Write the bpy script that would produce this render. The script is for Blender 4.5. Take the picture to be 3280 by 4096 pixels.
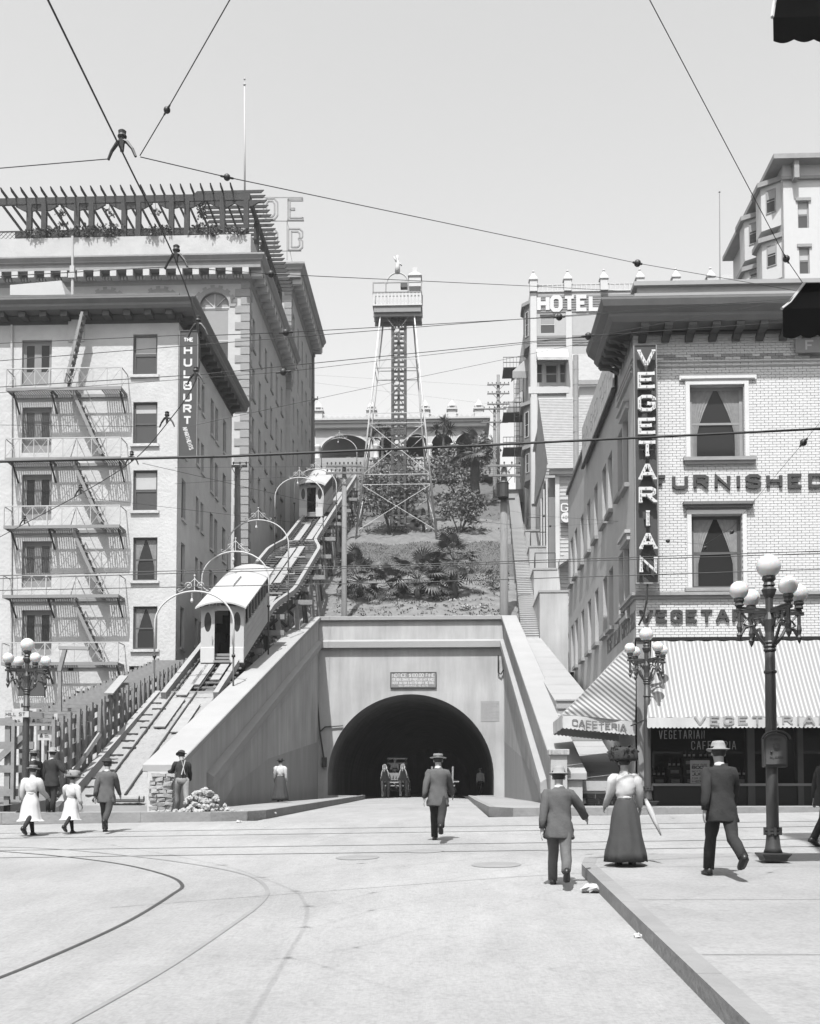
import bpy, bmesh, math, random
from mathutils import Vector, Matrix
R = math.radians
rnd = random.Random(7)
for o in list(bpy.data.objects): bpy.data.objects.remove(o)
scene = bpy.context.scene
COL = scene.collection

# ---------------------------------------------------------------- camera
# a plate camera with front rise: nearly upright picture plane, small upward tilt
FPX, PPX, PPY = 4400.0, 1640.0, 3002.0          # focal length and principal point in photograph pixels
EYE = Vector((0, 0, 2.0))
TILT = math.atan(210 / FPX)
YAW = math.atan(168 * math.cos(TILT) / FPX)
c_f = Vector((-math.sin(YAW) * math.cos(TILT), math.cos(YAW) * math.cos(TILT), math.sin(TILT)))
c_r = Vector((math.cos(YAW), math.sin(YAW), 0))
c_u = c_r.cross(c_f)
cam = bpy.data.cameras.new('camera')
cam.sensor_fit = 'VERTICAL'; cam.sensor_height = 36.0; cam.sensor_width = 36.0
cam.lens = FPX / 4096 * 36.0
cam.shift_y = (PPY - 2048) / 4096
cam.clip_start = 0.1; cam.clip_end = 3000
camo = bpy.data.objects.new('camera', cam); COL.objects.link(camo)
m = Matrix((c_r, c_u, -c_f)).transposed().to_4x4(); m.translation = EYE
camo.matrix_world = m
scene.camera = camo

# ---------------------------------------------------------------- sky, sun, exposure
SUN = Vector((-0.21, -1.0, 1.85)).normalized()   # towards the sun: high, behind the camera, a little left
world = bpy.data.worlds.new('World'); scene.world = world; world.use_nodes = True
wn = world.node_tree.nodes; wl = world.node_tree.links
sky = wn.new('ShaderNodeTexSky'); sky.sky_type = 'NISHITA'; sky.sun_disc = False
sky.sun_elevation = math.asin(SUN.z); sky.sun_rotation = math.atan2(SUN.x, SUN.y)
sky.altitude = 0; sky.air_density = 1.0; sky.dust_density = 4.0; sky.ozone_density = 0.2
sep = wn.new('ShaderNodeSeparateColor')          # black and white plate, sensitive to blue above all
wl.new(sky.outputs[0], sep.inputs[0])
wl.new(sep.outputs[2], wn['Background'].inputs['Color'])
wn['Background'].inputs['Strength'].default_value = 0.14
sl = bpy.data.lights.new('sun', 'SUN'); sl.energy = 5.0; sl.angle = R(0.55); sl.color = (1, 1, 1)
so = bpy.data.objects.new('sun', sl); COL.objects.link(so)
so.rotation_euler = SUN.to_track_quat('Z', 'Y').to_euler(); so.location = (-20, -40, 80)
scene.view_settings.view_transform = 'Standard'; scene.view_settings.look = 'None'
scene.view_settings.exposure = 0.92; scene.view_settings.gamma = 1.0
scene.view_settings.use_curve_mapping = False
scene.cycles.max_bounces = 6; scene.cycles.diffuse_bounces = 3; scene.cycles.glossy_bounces = 3
scene.cycles.transmission_bounces = 6; scene.cycles.transparent_max_bounces = 8
scene.cycles.use_denoising = True

# ---------------------------------------------------------------- places: pixel of the photograph + a distance
def ray(x, y): return c_f + c_r * ((x - PPX) / FPX) + c_u * ((PPY - y) / FPX)
def P(x, y, Y):
    d = ray(x, y); return EYE + d * (Y / d.y)
def PX(x, y, X):
    d = ray(x, y); return EYE + d * (X / d.x)
def street_z(X, Y): return 0.0565 * Y + 0.016 * max(-16, min(14, X))
def G(x, y, h=0.0):                              # pixel on the crossing's paving (h above it)
    d = ray(x, y); a = d.z - 0.0565 * d.y - 0.016 * d.x
    return EYE + d * ((h - EYE.z) / a)
def V(*a): return Vector(a)
ZU = Vector((0, 0, 1))

# ---------------------------------------------------------------- materials (all grey: the plate is black and white)
MATS = {}
ALB = 0.60
def mat(name, v, rough=0.8, var=0.12, scale=1.5, bump=0.0, bscale=None, stretch=None, metal=0.0, spec=0.3, var2=0.0, scale2=0.3):
    if name in MATS: return MATS[name]
    v *= ALB; grit = name in ('asphalt', 'paving')
    mt = bpy.data.materials.new(name); mt.use_nodes = True
    nt = mt.node_tree; b = nt.nodes['Principled BSDF']
    b.inputs['Roughness'].default_value = rough; b.inputs['Metallic'].default_value = metal
    b.inputs['Specular IOR Level'].default_value = spec
    b.inputs['Base Color'].default_value = (v, v, v, 1)
    if var or bump:
        tc = nt.nodes.new('ShaderNodeTexCoord'); src = tc.outputs['Object']
        if stretch:
            mp = nt.nodes.new('ShaderNodeMapping'); mp.inputs['Scale'].default_value = stretch
            nt.links.new(src, mp.inputs['Vector']); src = mp.outputs['Vector']
        nz = nt.nodes.new('ShaderNodeTexNoise'); nz.inputs['Scale'].default_value = scale
        nz.inputs['Detail'].default_value = 6; nz.inputs['Roughness'].default_value = 0.65
        nt.links.new(src, nz.inputs['Vector'])
        if var:
            mr = nt.nodes.new('ShaderNodeMapRange'); mr.inputs[1].default_value = 0.25; mr.inputs[2].default_value = 0.75
            mr.inputs[3].default_value = max(0, v * (1 - var)); mr.inputs[4].default_value = min(0.95, v * (1 + var))
            nt.links.new(nz.outputs['Fac'], mr.inputs[0]); out = mr.outputs[0]
            if grit:                                 # dust, grit and scattered stains
                for sc_, lo_, a_, b_ in ((26, .86, .35, .6), (9, .9, .3, .5), (2.6, .90, .22, .36)):
                    n3 = nt.nodes.new('ShaderNodeTexNoise'); n3.inputs['Scale'].default_value = sc_; n3.inputs['Detail'].default_value = 3; nt.links.new(tc.outputs['Object'], n3.inputs['Vector'])
                    m3 = nt.nodes.new('ShaderNodeMapRange'); m3.inputs[1].default_value = a_; m3.inputs[2].default_value = b_; m3.inputs[3].default_value = lo_; m3.inputs[4].default_value = 1.0; nt.links.new(n3.outputs['Fac'], m3.inputs[0])
                    mu = nt.nodes.new('ShaderNodeMath'); mu.operation = 'MULTIPLY'; nt.links.new(out, mu.inputs[0]); nt.links.new(m3.outputs[0], mu.inputs[1]); out = mu.outputs[0]
            if var2:
                n2 = nt.nodes.new('ShaderNodeTexNoise'); n2.inputs['Scale'].default_value = scale2; n2.inputs['Detail'].default_value = 4
                nt.links.new(tc.outputs['Object'], n2.inputs['Vector'])
                m2 = nt.nodes.new('ShaderNodeMapRange'); m2.inputs[1].default_value = 0.3; m2.inputs[2].default_value = 0.7
                m2.inputs[3].default_value = 1 - var2; m2.inputs[4].default_value = 1 + var2 * 0.4
                nt.links.new(n2.outputs['Fac'], m2.inputs[0])
                mu = nt.nodes.new('ShaderNodeMath'); mu.operation = 'MULTIPLY'
                nt.links.new(out, mu.inputs[0]); nt.links.new(m2.outputs[0], mu.inputs[1]); out = mu.outputs[0]
            nt.links.new(out, b.inputs['Base Color'])
        if bump:
            bn = nt.nodes.new('ShaderNodeTexNoise'); bn.inputs['Scale'].default_value = bscale or scale * 4
            bn.inputs['Detail'].default_value = 5
            nt.links.new(src, bn.inputs['Vector'])
            bp = nt.nodes.new('ShaderNodeBump'); bp.inputs['Strength'].default_value = bump; bp.inputs['Distance'].default_value = 0.05
            nt.links.new(bn.outputs['Fac'], bp.inputs['Height']); nt.links.new(bp.outputs[0], b.inputs['Normal'])
    MATS[name] = mt; return mt
def stripes(name, a, c, axis, period, duty=0.5, rough=0.85, soft=0.08):
    mt = mat(name, a, rough, 0, 1); a *= ALB; c *= ALB; nt = mt.node_tree; b = nt.nodes['Principled BSDF']
    tc = nt.nodes.new('ShaderNodeTexCoord'); dt = nt.nodes.new('ShaderNodeVectorMath'); dt.operation = 'DOT_PRODUCT'
    dt.inputs[1].default_value = Vector(axis) / period; nt.links.new(tc.outputs['Object'], dt.inputs[0])
    fr = nt.nodes.new('ShaderNodeMath'); fr.operation = 'PINGPONG'; fr.inputs[1].default_value = 0.5
    nt.links.new(dt.outputs['Value'], fr.inputs[0])
    mr = nt.nodes.new('ShaderNodeMapRange'); mr.inputs[1].default_value = duty / 2 - soft / 2; mr.inputs[2].default_value = duty / 2 + soft / 2
    mr.inputs[3].default_value = a; mr.inputs[4].default_value = c
    nt.links.new(fr.outputs[0], mr.inputs[0]); nt.links.new(mr.outputs[0], b.inputs['Base Color'])
    return mt
def glass_mat(name, v, rough=0.08, tr=0.0):
    mt = mat(name, v, rough, 0, 1, spec=0.5)
    if tr:
        nt = mt.node_tree; b = nt.nodes['Principled BSDF']; b.inputs['Alpha'].default_value = 1 - tr
    return mt
mat('asphalt', 0.345, 0.9, 0.12, 0.9, 0.25, 14, stretch=(2.2, .5, 1), var2=0.16, scale2=0.22)
mat('paving', 0.32, 0.9, 0.10, 1.1, 0.2, 12, var2=0.12, scale2=0.35)
mat('kerbstone', 0.25, 0.9, 0.15, 1.2, 0.3, 10)
mat('concrete', 0.46, 0.9, 0.2, 1.6, 0.2, 8, stretch=(1, 1, 0.12), var2=0.2, scale2=0.4)
mat('concrete_light', 0.35, 0.9, 0.06, 1.0, 0.12, 8, var2=0.06)
mat('concrete_grey', 0.35, 0.9, 0.15, 1.0, 0.2, 8, stretch=(1, 1, 0.3))
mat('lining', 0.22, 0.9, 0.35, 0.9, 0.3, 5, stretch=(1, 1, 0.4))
mat('dirt', 0.16, 0.95, 0.3, 2.0, 0.6, 6)
mat('lawn', 0.11, 0.95, 0.25, 3.0, 0.6, 20)
mat('steel', 0.10, 0.5, 0.2, 3, metal=0.6)
mat('iron', 0.025, 0.55, 0.2, 5, spec=0.4)
mat('lamp_paint', 0.045, 0.5, 0.15, 6, spec=0.4)
mat('white_paint', 0.54, 0.6, 0.04, 2)
mat('cream_paint', 0.46, 0.7, 0.05, 2)
mat('grey_paint', 0.24, 0.7, 0.1, 2)
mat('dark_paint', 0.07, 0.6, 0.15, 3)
mat('black', 0.012, 0.5, 0.1, 3)
mat('stucco', 0.54, 0.95, 0.10, 1.3, 0.5, 7, var2=0.07)
mat('stucco_tall', 0.49, 0.95, 0.10, 1.0, 0.2, 6, var2=0.06)
mat('stone', 0.30, 0.9, 0.14, 1.5, 0.3, 6)
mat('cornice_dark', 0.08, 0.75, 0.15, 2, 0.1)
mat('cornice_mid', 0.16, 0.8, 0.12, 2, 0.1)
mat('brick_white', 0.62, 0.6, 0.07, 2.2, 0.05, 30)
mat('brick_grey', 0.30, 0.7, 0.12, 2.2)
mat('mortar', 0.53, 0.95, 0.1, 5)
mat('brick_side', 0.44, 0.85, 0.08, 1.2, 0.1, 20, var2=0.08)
mat('wood_raw', 0.25, 0.9, 0.22, 4, 0.1, 20)
mat('wood_pale', 0.31, 0.9, 0.12, 4)
mat('wood_dark', 0.05, 0.9, 0.25, 4)
mat('pole_wood', 0.20, 0.9, 0.25, 3, 0.2, 12, stretch=(3, 3, 0.3))
mat('frame_grey', 0.085, 0.7, 0.1, 3)
mat('frame_white', 0.50, 0.7, 0.05, 3)
mat('shade_cloth', 0.30, 0.85, 0.06, 2)
mat('shade_pale', 0.46, 0.85, 0.05, 2)
mat('curtain', 0.24, 0.9, 0.2, 6)
glass_mat('glass_dark', 0.03, 0.06); glass_mat('glass_mid', 0.08, 0.08)
for k_ in ('glass_dark', 'glass_mid'): MATS[k_].node_tree.nodes['Principled BSDF'].inputs['Specular IOR Level'].default_value = 0.2
glass_mat('globe', 0.66, 0.15); MATS['globe'].node_tree.nodes['Principled BSDF'].inputs['Subsurface Weight'].default_value = 0.3
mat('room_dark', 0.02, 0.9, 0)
mat('shingle', 0.31, 0.9, 0.15, 3, 0.2)
mat('clapboard', 0.42, 0.8, 0.05, 2)
mat('clapboard_grey', 0.19, 0.8, 0.06, 2)
mat('leaf_palm', 0.10, 0.6, 0.3, 3, spec=0.4)
mat('leaf_dark', 0.06, 0.6, 0.3, 3, spec=0.4)
mat('leaf_mid', 0.15, 0.6, 0.35, 5, spec=0.5)
mat('flower', 0.62, 0.8, 0.2, 6)
mat('trunk', 0.09, 0.95, 0.3, 6, 0.5, 14)
mat('skin', 0.33, 0.6, 0.08, 6); mat('hair', 0.03, 0.6, 0.2, 9)
mat('suit_dark', 0.026, 0.9, 0.2, 6, 0.15, 30); mat('suit_grey', 0.095, 0.9, 0.15, 6, 0.15, 30)
mat('suit_mid', 0.05, 0.9, 0.15, 6, 0.15, 30); mat('cloth_white', 0.52, 0.9, 0.06, 6, 0.1, 20)
mat('trouser_grey', 0.12, 0.9, 0.2, 6); mat('skirt_dark', 0.055, 0.9, 0.15, 5, 0.1, 20)
mat('straw', 0.27, 0.8, 0.12, 12); mat('felt', 0.04, 0.9, 0.1, 8); mat('shoe', 0.02, 0.4, 0.1, 5)
mat('overall', 0.22, 0.9, 0.2, 6); mat('horse_coat', 0.07, 0.6, 0.3, 3, spec=0.4); mat('rubble', 0.36, 0.95, 0.3, 3, 0.3)
mat('sign_dark', 0.05, 0.6, 0.12, 1.5); mat('sign_white', 0.60, 0.6, 0.05, 4); mat('paper', 0.5, 0.9, 0.05, 4)
mat('canvas', 0.5, 0.9, 0.05, 3); mat('canvas_dark', 0.006, 0.9, 0.2, 3, spec=0.0)

# ---------------------------------------------------------------- mesh building
def root_of(o):
    while o.parent: o = o.parent
    return o
class MB:
    def __init__(s): s.v = []; s.f = []
    def add(s, vs, fs):
        n = len(s.v); s.v += [tuple(p) for p in vs]; s.f += [tuple(i + n for i in q) for q in fs]; return s
    def box(s, a, b):
        x0, x1 = sorted((a[0], b[0])); y0, y1 = sorted((a[1], b[1])); z0, z1 = sorted((a[2], b[2]))
        return s.add([(x0,y0,z0),(x1,y0,z0),(x1,y1,z0),(x0,y1,z0),(x0,y0,z1),(x1,y0,z1),(x1,y1,z1),(x0,y1,z1)],
                     [(0,3,2,1),(4,5,6,7),(0,1,5,4),(1,2,6,5),(2,3,7,6),(3,0,4,7)])
    def poly(s, pts): return s.add(pts, [tuple(range(len(pts)))])
    def prism(s, pts, vec):
        n = len(pts); vec = Vector(vec); q = [Vector(p) for p in pts]; q2 = [p + vec for p in q]
        fs = [tuple(range(n - 1, -1, -1)), tuple(range(n, 2 * n))] + [(i, (i + 1) % n, n + (i + 1) % n, n + i) for i in range(n)]
        return s.add(q + q2, fs)
    def bar(s, p, q, w, h=None, up=None):
        p = Vector(p); q = Vector(q); h = h or w; d = (q - p)
        if d.length < 1e-6: return s
        d.normalize(); up = Vector(up) if up else (ZU if abs(d.z) < 0.98 else Vector((0, 1, 0)))
        a = d.cross(up).normalized() * (w / 2); b = a.cross(d).normalized() * (h / 2)
        vs = [e + sa * a + sb * b for e in (p, q) for sa, sb in ((-1,-1),(1,-1),(1,1),(-1,1))]
        return s.add(vs, [(3,2,1,0),(4,5,6,7),(0,1,5,4),(1,2,6,5),(2,3,7,6),(3,0,4,7)])
    def tube(s, pts, r, n=8, cap=True, sq=1.0):
        pts = [Vector(p) for p in pts]; m_ = len(pts)
        rs = r if isinstance(r, (list, tuple)) else [r] * m_
        d0 = (pts[1] - pts[0]).normalized(); ref = ZU if abs(d0.z) < 0.9 else Vector((1, 0, 0))
        a = d0.cross(ref).normalized(); vs = []
        for i in range(m_):
            d = ((pts[min(i + 1, m_ - 1)] - pts[max(i - 1, 0)])).normalized()
            a = (a - d * a.dot(d)).normalized(); b = d.cross(a)
            for k in range(n):
                t = 2 * math.pi * k / n
                vs.append(pts[i] + (a * math.cos(t) + b * math.sin(t) * sq) * rs[i])
        fs = [(i * n + k, i * n + (k + 1) % n, (i + 1) * n + (k + 1) % n, (i + 1) * n + k) for i in range(m_ - 1) for k in range(n)]
        if cap: fs += [tuple(range(n - 1, -1, -1)), tuple((m_ - 1) * n + k for k in range(n))]
        return s.add(vs, fs)
    def rings(s, rings, cap=True):
        n = len(rings[0]); vs = [p for r_ in rings for p in r_]
        fs = [(i * n + k, i * n + (k + 1) % n, (i + 1) * n + (k + 1) % n, (i + 1) * n + k) for i in range(len(rings) - 1) for k in range(n)]
        if cap: fs += [tuple(range(n - 1, -1, -1)), tuple((len(rings) - 1) * n + k for k in range(n))]
        return s.add(vs, fs)
    def lathe(s, c, prof, n=12, rot=0.0):
        c = Vector(c)
        return s.rings([[c + Vector((r * math.cos(rot + 2 * math.pi * k / n), r * math.sin(rot + 2 * math.pi * k / n), z)) for k in range(n)] for r, z in prof])
    def ball(s, c, r, n=10, sz=1.0):
        k = max(4, n // 2)
        return s.lathe(c, [(max(1e-4, r * math.sin(math.pi * i / k)), -r * sz * math.cos(math.pi * i / k)) for i in range(k + 1)], n)
    def xform(s, M):
        s.v = [tuple(M @ Vector(p)) for p in s.v]; return s
    def grid(s, fn, nu, nv):
        vs = [fn(i / nu, j / nv) for j in range(nv + 1) for i in range(nu + 1)]; w = nu + 1
        return s.add(vs, [(j*w+i, j*w+i+1, (j+1)*w+i+1, (j+1)*w+i) for j in range(nv) for i in range(nu)])
    def mesh(s, name, material, smooth=False, off=Vector((0, 0, 0))):
        me = bpy.data.meshes.new(name)
        me.from_pydata([(p[0] - off.x, p[1] - off.y, p[2] - off.z) for p in s.v], [], s.f)
        me.materials.append(MATS[material])
        if smooth: me.polygons.foreach_set('use_smooth', [True] * len(me.polygons))
        me.update(); return me
    def build(s, name, material, parent=None, smooth=False, bevel=0.0, kind=None, label=None):
        if not s.v: return None
        if parent is not None: off = Vector(root_of(parent).location)
        else:
            xs = [p[0] for p in s.v]; ys = [p[1] for p in s.v]
            off = Vector(((min(xs) + max(xs)) / 2, (min(ys) + max(ys)) / 2, min(p[2] for p in s.v)))
        me = s.mesh(name, material, smooth, off)
        if bevel:
            b = bmesh.new(); b.from_mesh(me)
            bmesh.ops.remove_doubles(b, verts=b.verts, dist=1e-5)
            bmesh.ops.bevel(b, geom=[e for e in b.edges if len(e.link_faces) == 2 and e.calc_face_angle(0) > 0.5], offset=bevel, segments=1, affect='EDGES')
            b.to_mesh(me); b.free()
        o = bpy.data.objects.new(name, me); COL.objects.link(o)
        if parent is not None: o.parent = parent
        else: o.location = off
        if kind: o['kind'] = kind
        if label: o['label'] = label
        return o
def tag(o, label, cat, group=None):
    o['label'] = label; o['category'] = cat
    if group: o['group'] = group
    return o
def struct(o): o['kind'] = 'structure'; return o
def thing(name, label, cat, loc=(0, 0, 0), group=None, rotz=0.0):
    o = bpy.data.objects.new(name, None); COL.objects.link(o); o.location = loc; o.rotation_euler = (0, 0, rotz)
    o.empty_display_size = 0.3
    return tag(o, label, cat, group)
def inst(name, me, parent, loc, rotz=0.0, rot=None, scale=None):      # one more piece sharing mesh data; loc in world terms
    o = bpy.data.objects.new(name, me); COL.objects.link(o)
    if parent is not None:
        o.parent = parent; o.location = Vector(loc) - Vector(root_of(parent).location)
    else: o.location = loc
    o.rotation_euler = rot or (0, 0, rotz)
    if scale: o.scale = (scale, scale, scale) if not isinstance(scale, (tuple, list)) else scale
    return o
def copy_tree(o, parent=None):
    c = o.copy(); COL.objects.link(c); c.parent = parent
    for ch in list(o.children): copy_tree(ch, c)
    return c
def clone(root, loc, rotz=None, label=None, scale=None, group=None):
    r_ = copy_tree(root); r_.location = loc
    if rotz is not None: r_.rotation_euler = (0, 0, rotz)
    if scale: r_.scale = scale if isinstance(scale, (tuple, list)) else (scale,) * 3
    if label: r_['label'] = label
    if group: r_['group'] = group
    return r_
def wall_holes(mb, o, du, dv, W, H, holes, n, depth):
    """flat wall o + u*du + v*dv with openings (u0,u1,v0,v1) and reveals of the given depth along n (into the wall)"""
    o = Vector(o); du = Vector(du); dv = Vector(dv); n = Vector(n) * depth
    us = sorted(set([0, W] + [max(0, min(W, h[i])) for h in holes for i in (0, 1)]))
    vs = sorted(set([0, H] + [max(0, min(H, h[i])) for h in holes for i in (2, 3)]))
    for j in range(len(vs) - 1):
        i = 0
        while i < len(us) - 1:
            def hole(k):
                cu = (us[k] + us[k + 1]) / 2; cv = (vs[j] + vs[j + 1]) / 2
                return any(h[0] < cu < h[1] and h[2] < cv < h[3] for h in holes)
            if hole(i): i += 1; continue
            k = i
            while k + 1 < len(us) - 1 and not hole(k + 1): k += 1
            mb.poly([o + du*us[i] + dv*vs[j], o + du*us[k+1] + dv*vs[j], o + du*us[k+1] + dv*vs[j+1], o + du*us[i] + dv*vs[j+1]])
            i = k + 1
    for u0, u1, v0, v1 in holes:
        c = [o + du*u0 + dv*v0, o + du*u1 + dv*v0, o + du*u1 + dv*v1, o + du*u0 + dv*v1]
        for a in range(4):
            p, q = c[a], c[(a + 1) % 4]; mb.poly([p, p + n, q + n, q])
    return mb

# ---------------------------------------------------------------- lettering made of strokes
FONT = {
 'A': [[(0,0),(.34,1),(.46,1),(.8,0)],[(.18,.36),(.62,.36)]], 'B': [[(0,0),(0,1),(.5,1),(.66,.86),(.66,.66),(.52,.53),(0,.53)],[(.5,.53),(.7,.4),(.7,.14),(.54,0),(0,0)]],
 'C': [[(.7,.75),(.7,.85),(.55,1),(.15,1),(0,.85),(0,.15),(.15,0),(.55,0),(.7,.15),(.7,.25)]], 'D': [[(0,0),(0,1),(.5,1),(.7,.82),(.7,.18),(.5,0),(0,0)]],
 'E': [[(.66,1),(0,1),(0,0),(.66,0)],[(.05,.52),(.5,.52)]], 'F': [[(.66,1),(0,1),(0,0)],[(.05,.5),(.5,.5)]],
 'G': [[(.7,.78),(.7,.86),(.55,1),(.15,1),(0,.85),(0,.15),(.15,0),(.55,0),(.7,.15),(.7,.46),(.42,.46)]], 'H': [[(0,0),(0,1)],[(.7,0),(.7,1)],[(.05,.52),(.65,.52)]],
 'I': [[(.05,0),(.05,1)]], 'J': [[(.5,1),(.5,.15),(.36,0),(.14,0),(0,.15)]], 'K': [[(0,0),(0,1)],[(.66,1),(.06,.42)],[(.26,.6),(.7,0)]], 'L': [[(0,1),(0,0),(.6,0)]],
 'M': [[(0,0),(0,1),(.4,.35),(.8,1),(.8,0)]], 'N': [[(0,0),(0,1),(.7,0),(.7,1)]], 'O': [[(0,.5),(0,.82),(.16,1),(.54,1),(.7,.82),(.7,.18),(.54,0),(.16,0),(0,.18),(0,.5)]],
 'P': [[(0,0),(0,1),(.52,1),(.68,.86),(.68,.6),(.52,.46),(.05,.46)]], 'Q': [[(0,.5),(0,.82),(.16,1),(.54,1),(.7,.82),(.7,.18),(.54,0),(.16,0),(0,.18),(0,.5)],[(.45,.25),(.75,-.05)]],
 'R': [[(0,0),(0,1),(.52,1),(.68,.87),(.68,.64),(.52,.5),(.05,.5)],[(.36,.48),(.7,0)]], 'S': [[(.68,.78),(.68,.86),(.54,1),(.15,1),(0,.86),(0,.66),(.15,.54),(.54,.46),(.68,.34),(.68,.14),(.54,0),(.15,0),(0,.14),(0,.22)]],
 'T': [[(0,1),(.72,1)],[(.36,.95),(.36,0)]], 'U': [[(0,1),(0,.16),(.16,0),(.54,0),(.7,.16),(.7,1)]], 'V': [[(0,1),(.36,0),(.44,0),(.8,1)]], 'W': [[(0,1),(.24,0),(.5,.8),(.76,0),(1,1)]],
 'X': [[(0,0),(.7,1)],[(0,1),(.7,0)]], 'Y': [[(0,1),(.36,.5),(.36,0)],[(.72,1),(.36,.5)]], 'Z': [[(0,1),(.68,1),(0,0),(.68,0)]],
 '0': [[(0,.5),(0,.82),(.14,1),(.46,1),(.6,.82),(.6,.18),(.46,0),(.14,0),(0,.18),(0,.5)]], '1': [[(.05,.8),(.25,1),(.25,0)]],
 '2': [[(0,.8),(.14,1),(.46,1),(.6,.82),(.6,.62),(0,.04),(.62,.0)]], '3': [[(0,.86),(.14,1),(.46,1),(.6,.84),(.6,.66),(.45,.53),(.6,.4),(.6,.16),(.46,0),(.14,0),(0,.14)]], '4': [[(.45,0),(.45,1),(0,.3),(.65,.3)]],
 '5': [[(.58,1),(.04,1),(.02,.56),(.44,.58),(.6,.44),(.6,.14),(.46,0),(.14,0),(0,.14)]], '6': [[(.5,1),(.2,.9),(0,.5),(0,.16),(.14,0),(.46,0),(.6,.16),(.6,.4),(.46,.54),(.02,.5)]], '7': [[(0,1),(.6,1),(.2,0)]],
 '8': [[(.14,.54),(.02,.7),(.02,.86),(.14,1),(.46,1),(.58,.86),(.58,.7),(.46,.54),(.14,.54)],[(.14,.5),(0,.36),(0,.14),(.14,0),(.46,0),(.6,.14),(.6,.36),(.46,.5)]], '9': [[(.1,0),(.4,.1),(.6,.5),(.6,.84),(.46,1),(.14,1),(0,.84),(0,.6),(.14,.46),(.58,.5)]],
 '.': [[(.05,0),(.05,.1)]], '$': [[(.6,.8),(.5,.9),(.15,.9),(0,.78),(.02,.62),(.55,.42),(.6,.24),(.48,.1),(.1,.1),(0,.22)],[(.3,1.05),(.3,-.05)]], '-': [[(0,.5),(.4,.5)]], '&': [[(.7,0),(.12,.75),(.2,.98),(.42,.98),(.5,.8),(0,.3),(.1,.03),(.4,0),(.7,.4)]],
}
def glyph_w(ch): return 0.35 if ch == ' ' else max(p[0] for st in FONT[ch] for p in st)
def stroke(mb, pts, t, o, du, dv, n, depth):
    """mitred ribbon along pts (already scaled), thickness t, extruded by depth along n"""
    m_ = len(pts); L = []; Rr = []
    P2 = [Vector((p[0], p[1])) for p in pts]
    closed = (P2[0] - P2[-1]).length < 1e-6
    for i in range(m_):
        a = P2[i - 1] if i > 0 else (P2[-2] if closed else None); b = P2[i + 1] if i < m_ - 1 else (P2[1] if closed else None)
        da = (P2[i] - a).normalized() if a is not None else None; db = (b - P2[i]).normalized() if b is not None else None
        if da is None: da = db
        if db is None: db = da
        na = Vector((-da.y, da.x)); nb = Vector((-db.y, db.x)); mm = (na + nb)
        mm = mm.normalized() if mm.length > 1e-4 else na
        k = min(1.8, 1 / max(0.4, mm.dot(na))) * t / 2
        L.append(P2[i] + mm * k); Rr.append(P2[i] - mm * k)
    for i in range(m_ - 1):
        q = [o + du * p.x + dv * p.y for p in (L[i], Rr[i], Rr[i + 1], L[i + 1])]
        e = [p + n * depth for p in q]
        mb.add(q + e, [(4,5,6,7),(1,0,4,5),(3,2,6,7)] + ([(0,3,7,4)] if False else []) + [(0,4,7,3),(1,2,6,5)] + ([(0,1,5,4)] if i == 0 and not closed else []) + ([(2,3,7,6)] if i == m_ - 2 and not closed else []))
def text(s, o, du, dv, n, H, t, depth, gap=0.28, serif=0.0, wscale=1.0, width=None):
    """letters as a list of (character, MB); o = lower left, du/dv unit vectors, n = towards the viewer"""
    o = Vector(o); du = Vector(du); dv = Vector(dv); n = Vector(n)
    if width:
        tot = sum(glyph_w(c) for c in s); k = len(s) - 1
        wscale = max(0.3, (width / H - gap * k) / tot) if gap * k < width / H else 0.5
    out = []; u = 0.0
    for ch in s:
        w = glyph_w(ch) * wscale
        if ch != ' ':
            mb = MB(); kk = 0
            for st in FONT[ch]:
                pts = [((u + p[0] * wscale) * H, (t / 2 + p[1] * (H - t))) for p in st]
                stroke(mb, pts, t, o, du, dv, n, depth * (1 + 0.06 * kk)); kk += 1
                if serif and (Vector(st[0]) - Vector(st[-1])).length > 0.05:
                    for p, q in ((pts[0], pts[1]), (pts[-1], pts[-2])):
                        vert = abs(p[1] - q[1]) > abs(p[0] - q[0]) * 0.8
                        sg = 1 if p[1] > H / 2 else -1
                        if vert:
                            c = (p[0], p[1] + sg * t * 0.0)
                            stroke(mb, [(c[0] - serif * H, c[1]), (c[0] + serif * H, c[1])], t * 0.6, o, du, dv, n, depth * (1 + 0.06 * kk)); kk += 1
                        else:
                            stroke(mb, [(p[0], p[1] - serif * H * 0.9), (p[0], p[1] + serif * H * 0.9)], t * 0.6, o, du, dv, n, depth * (1 + 0.06 * kk)); kk += 1
            out.append((ch, mb))
        u += w + gap
    return out
def letters(parent, s, o, du, dv, n, H, t, depth, material, name='letter', **k):
    return [mb.build(name, material, parent) for ch, mb in text(s, o, du, dv, n, H, t, depth, **k)]
def line_of_text(parent, s, o, du, dv, n, H, t, depth, material, name='lettering', **k):
    a = MB()
    for ch, mb in text(s, o, du, dv, n, H, t, depth, **k): a.add(mb.v, mb.f)
    return a.build(name, material, parent)

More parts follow.
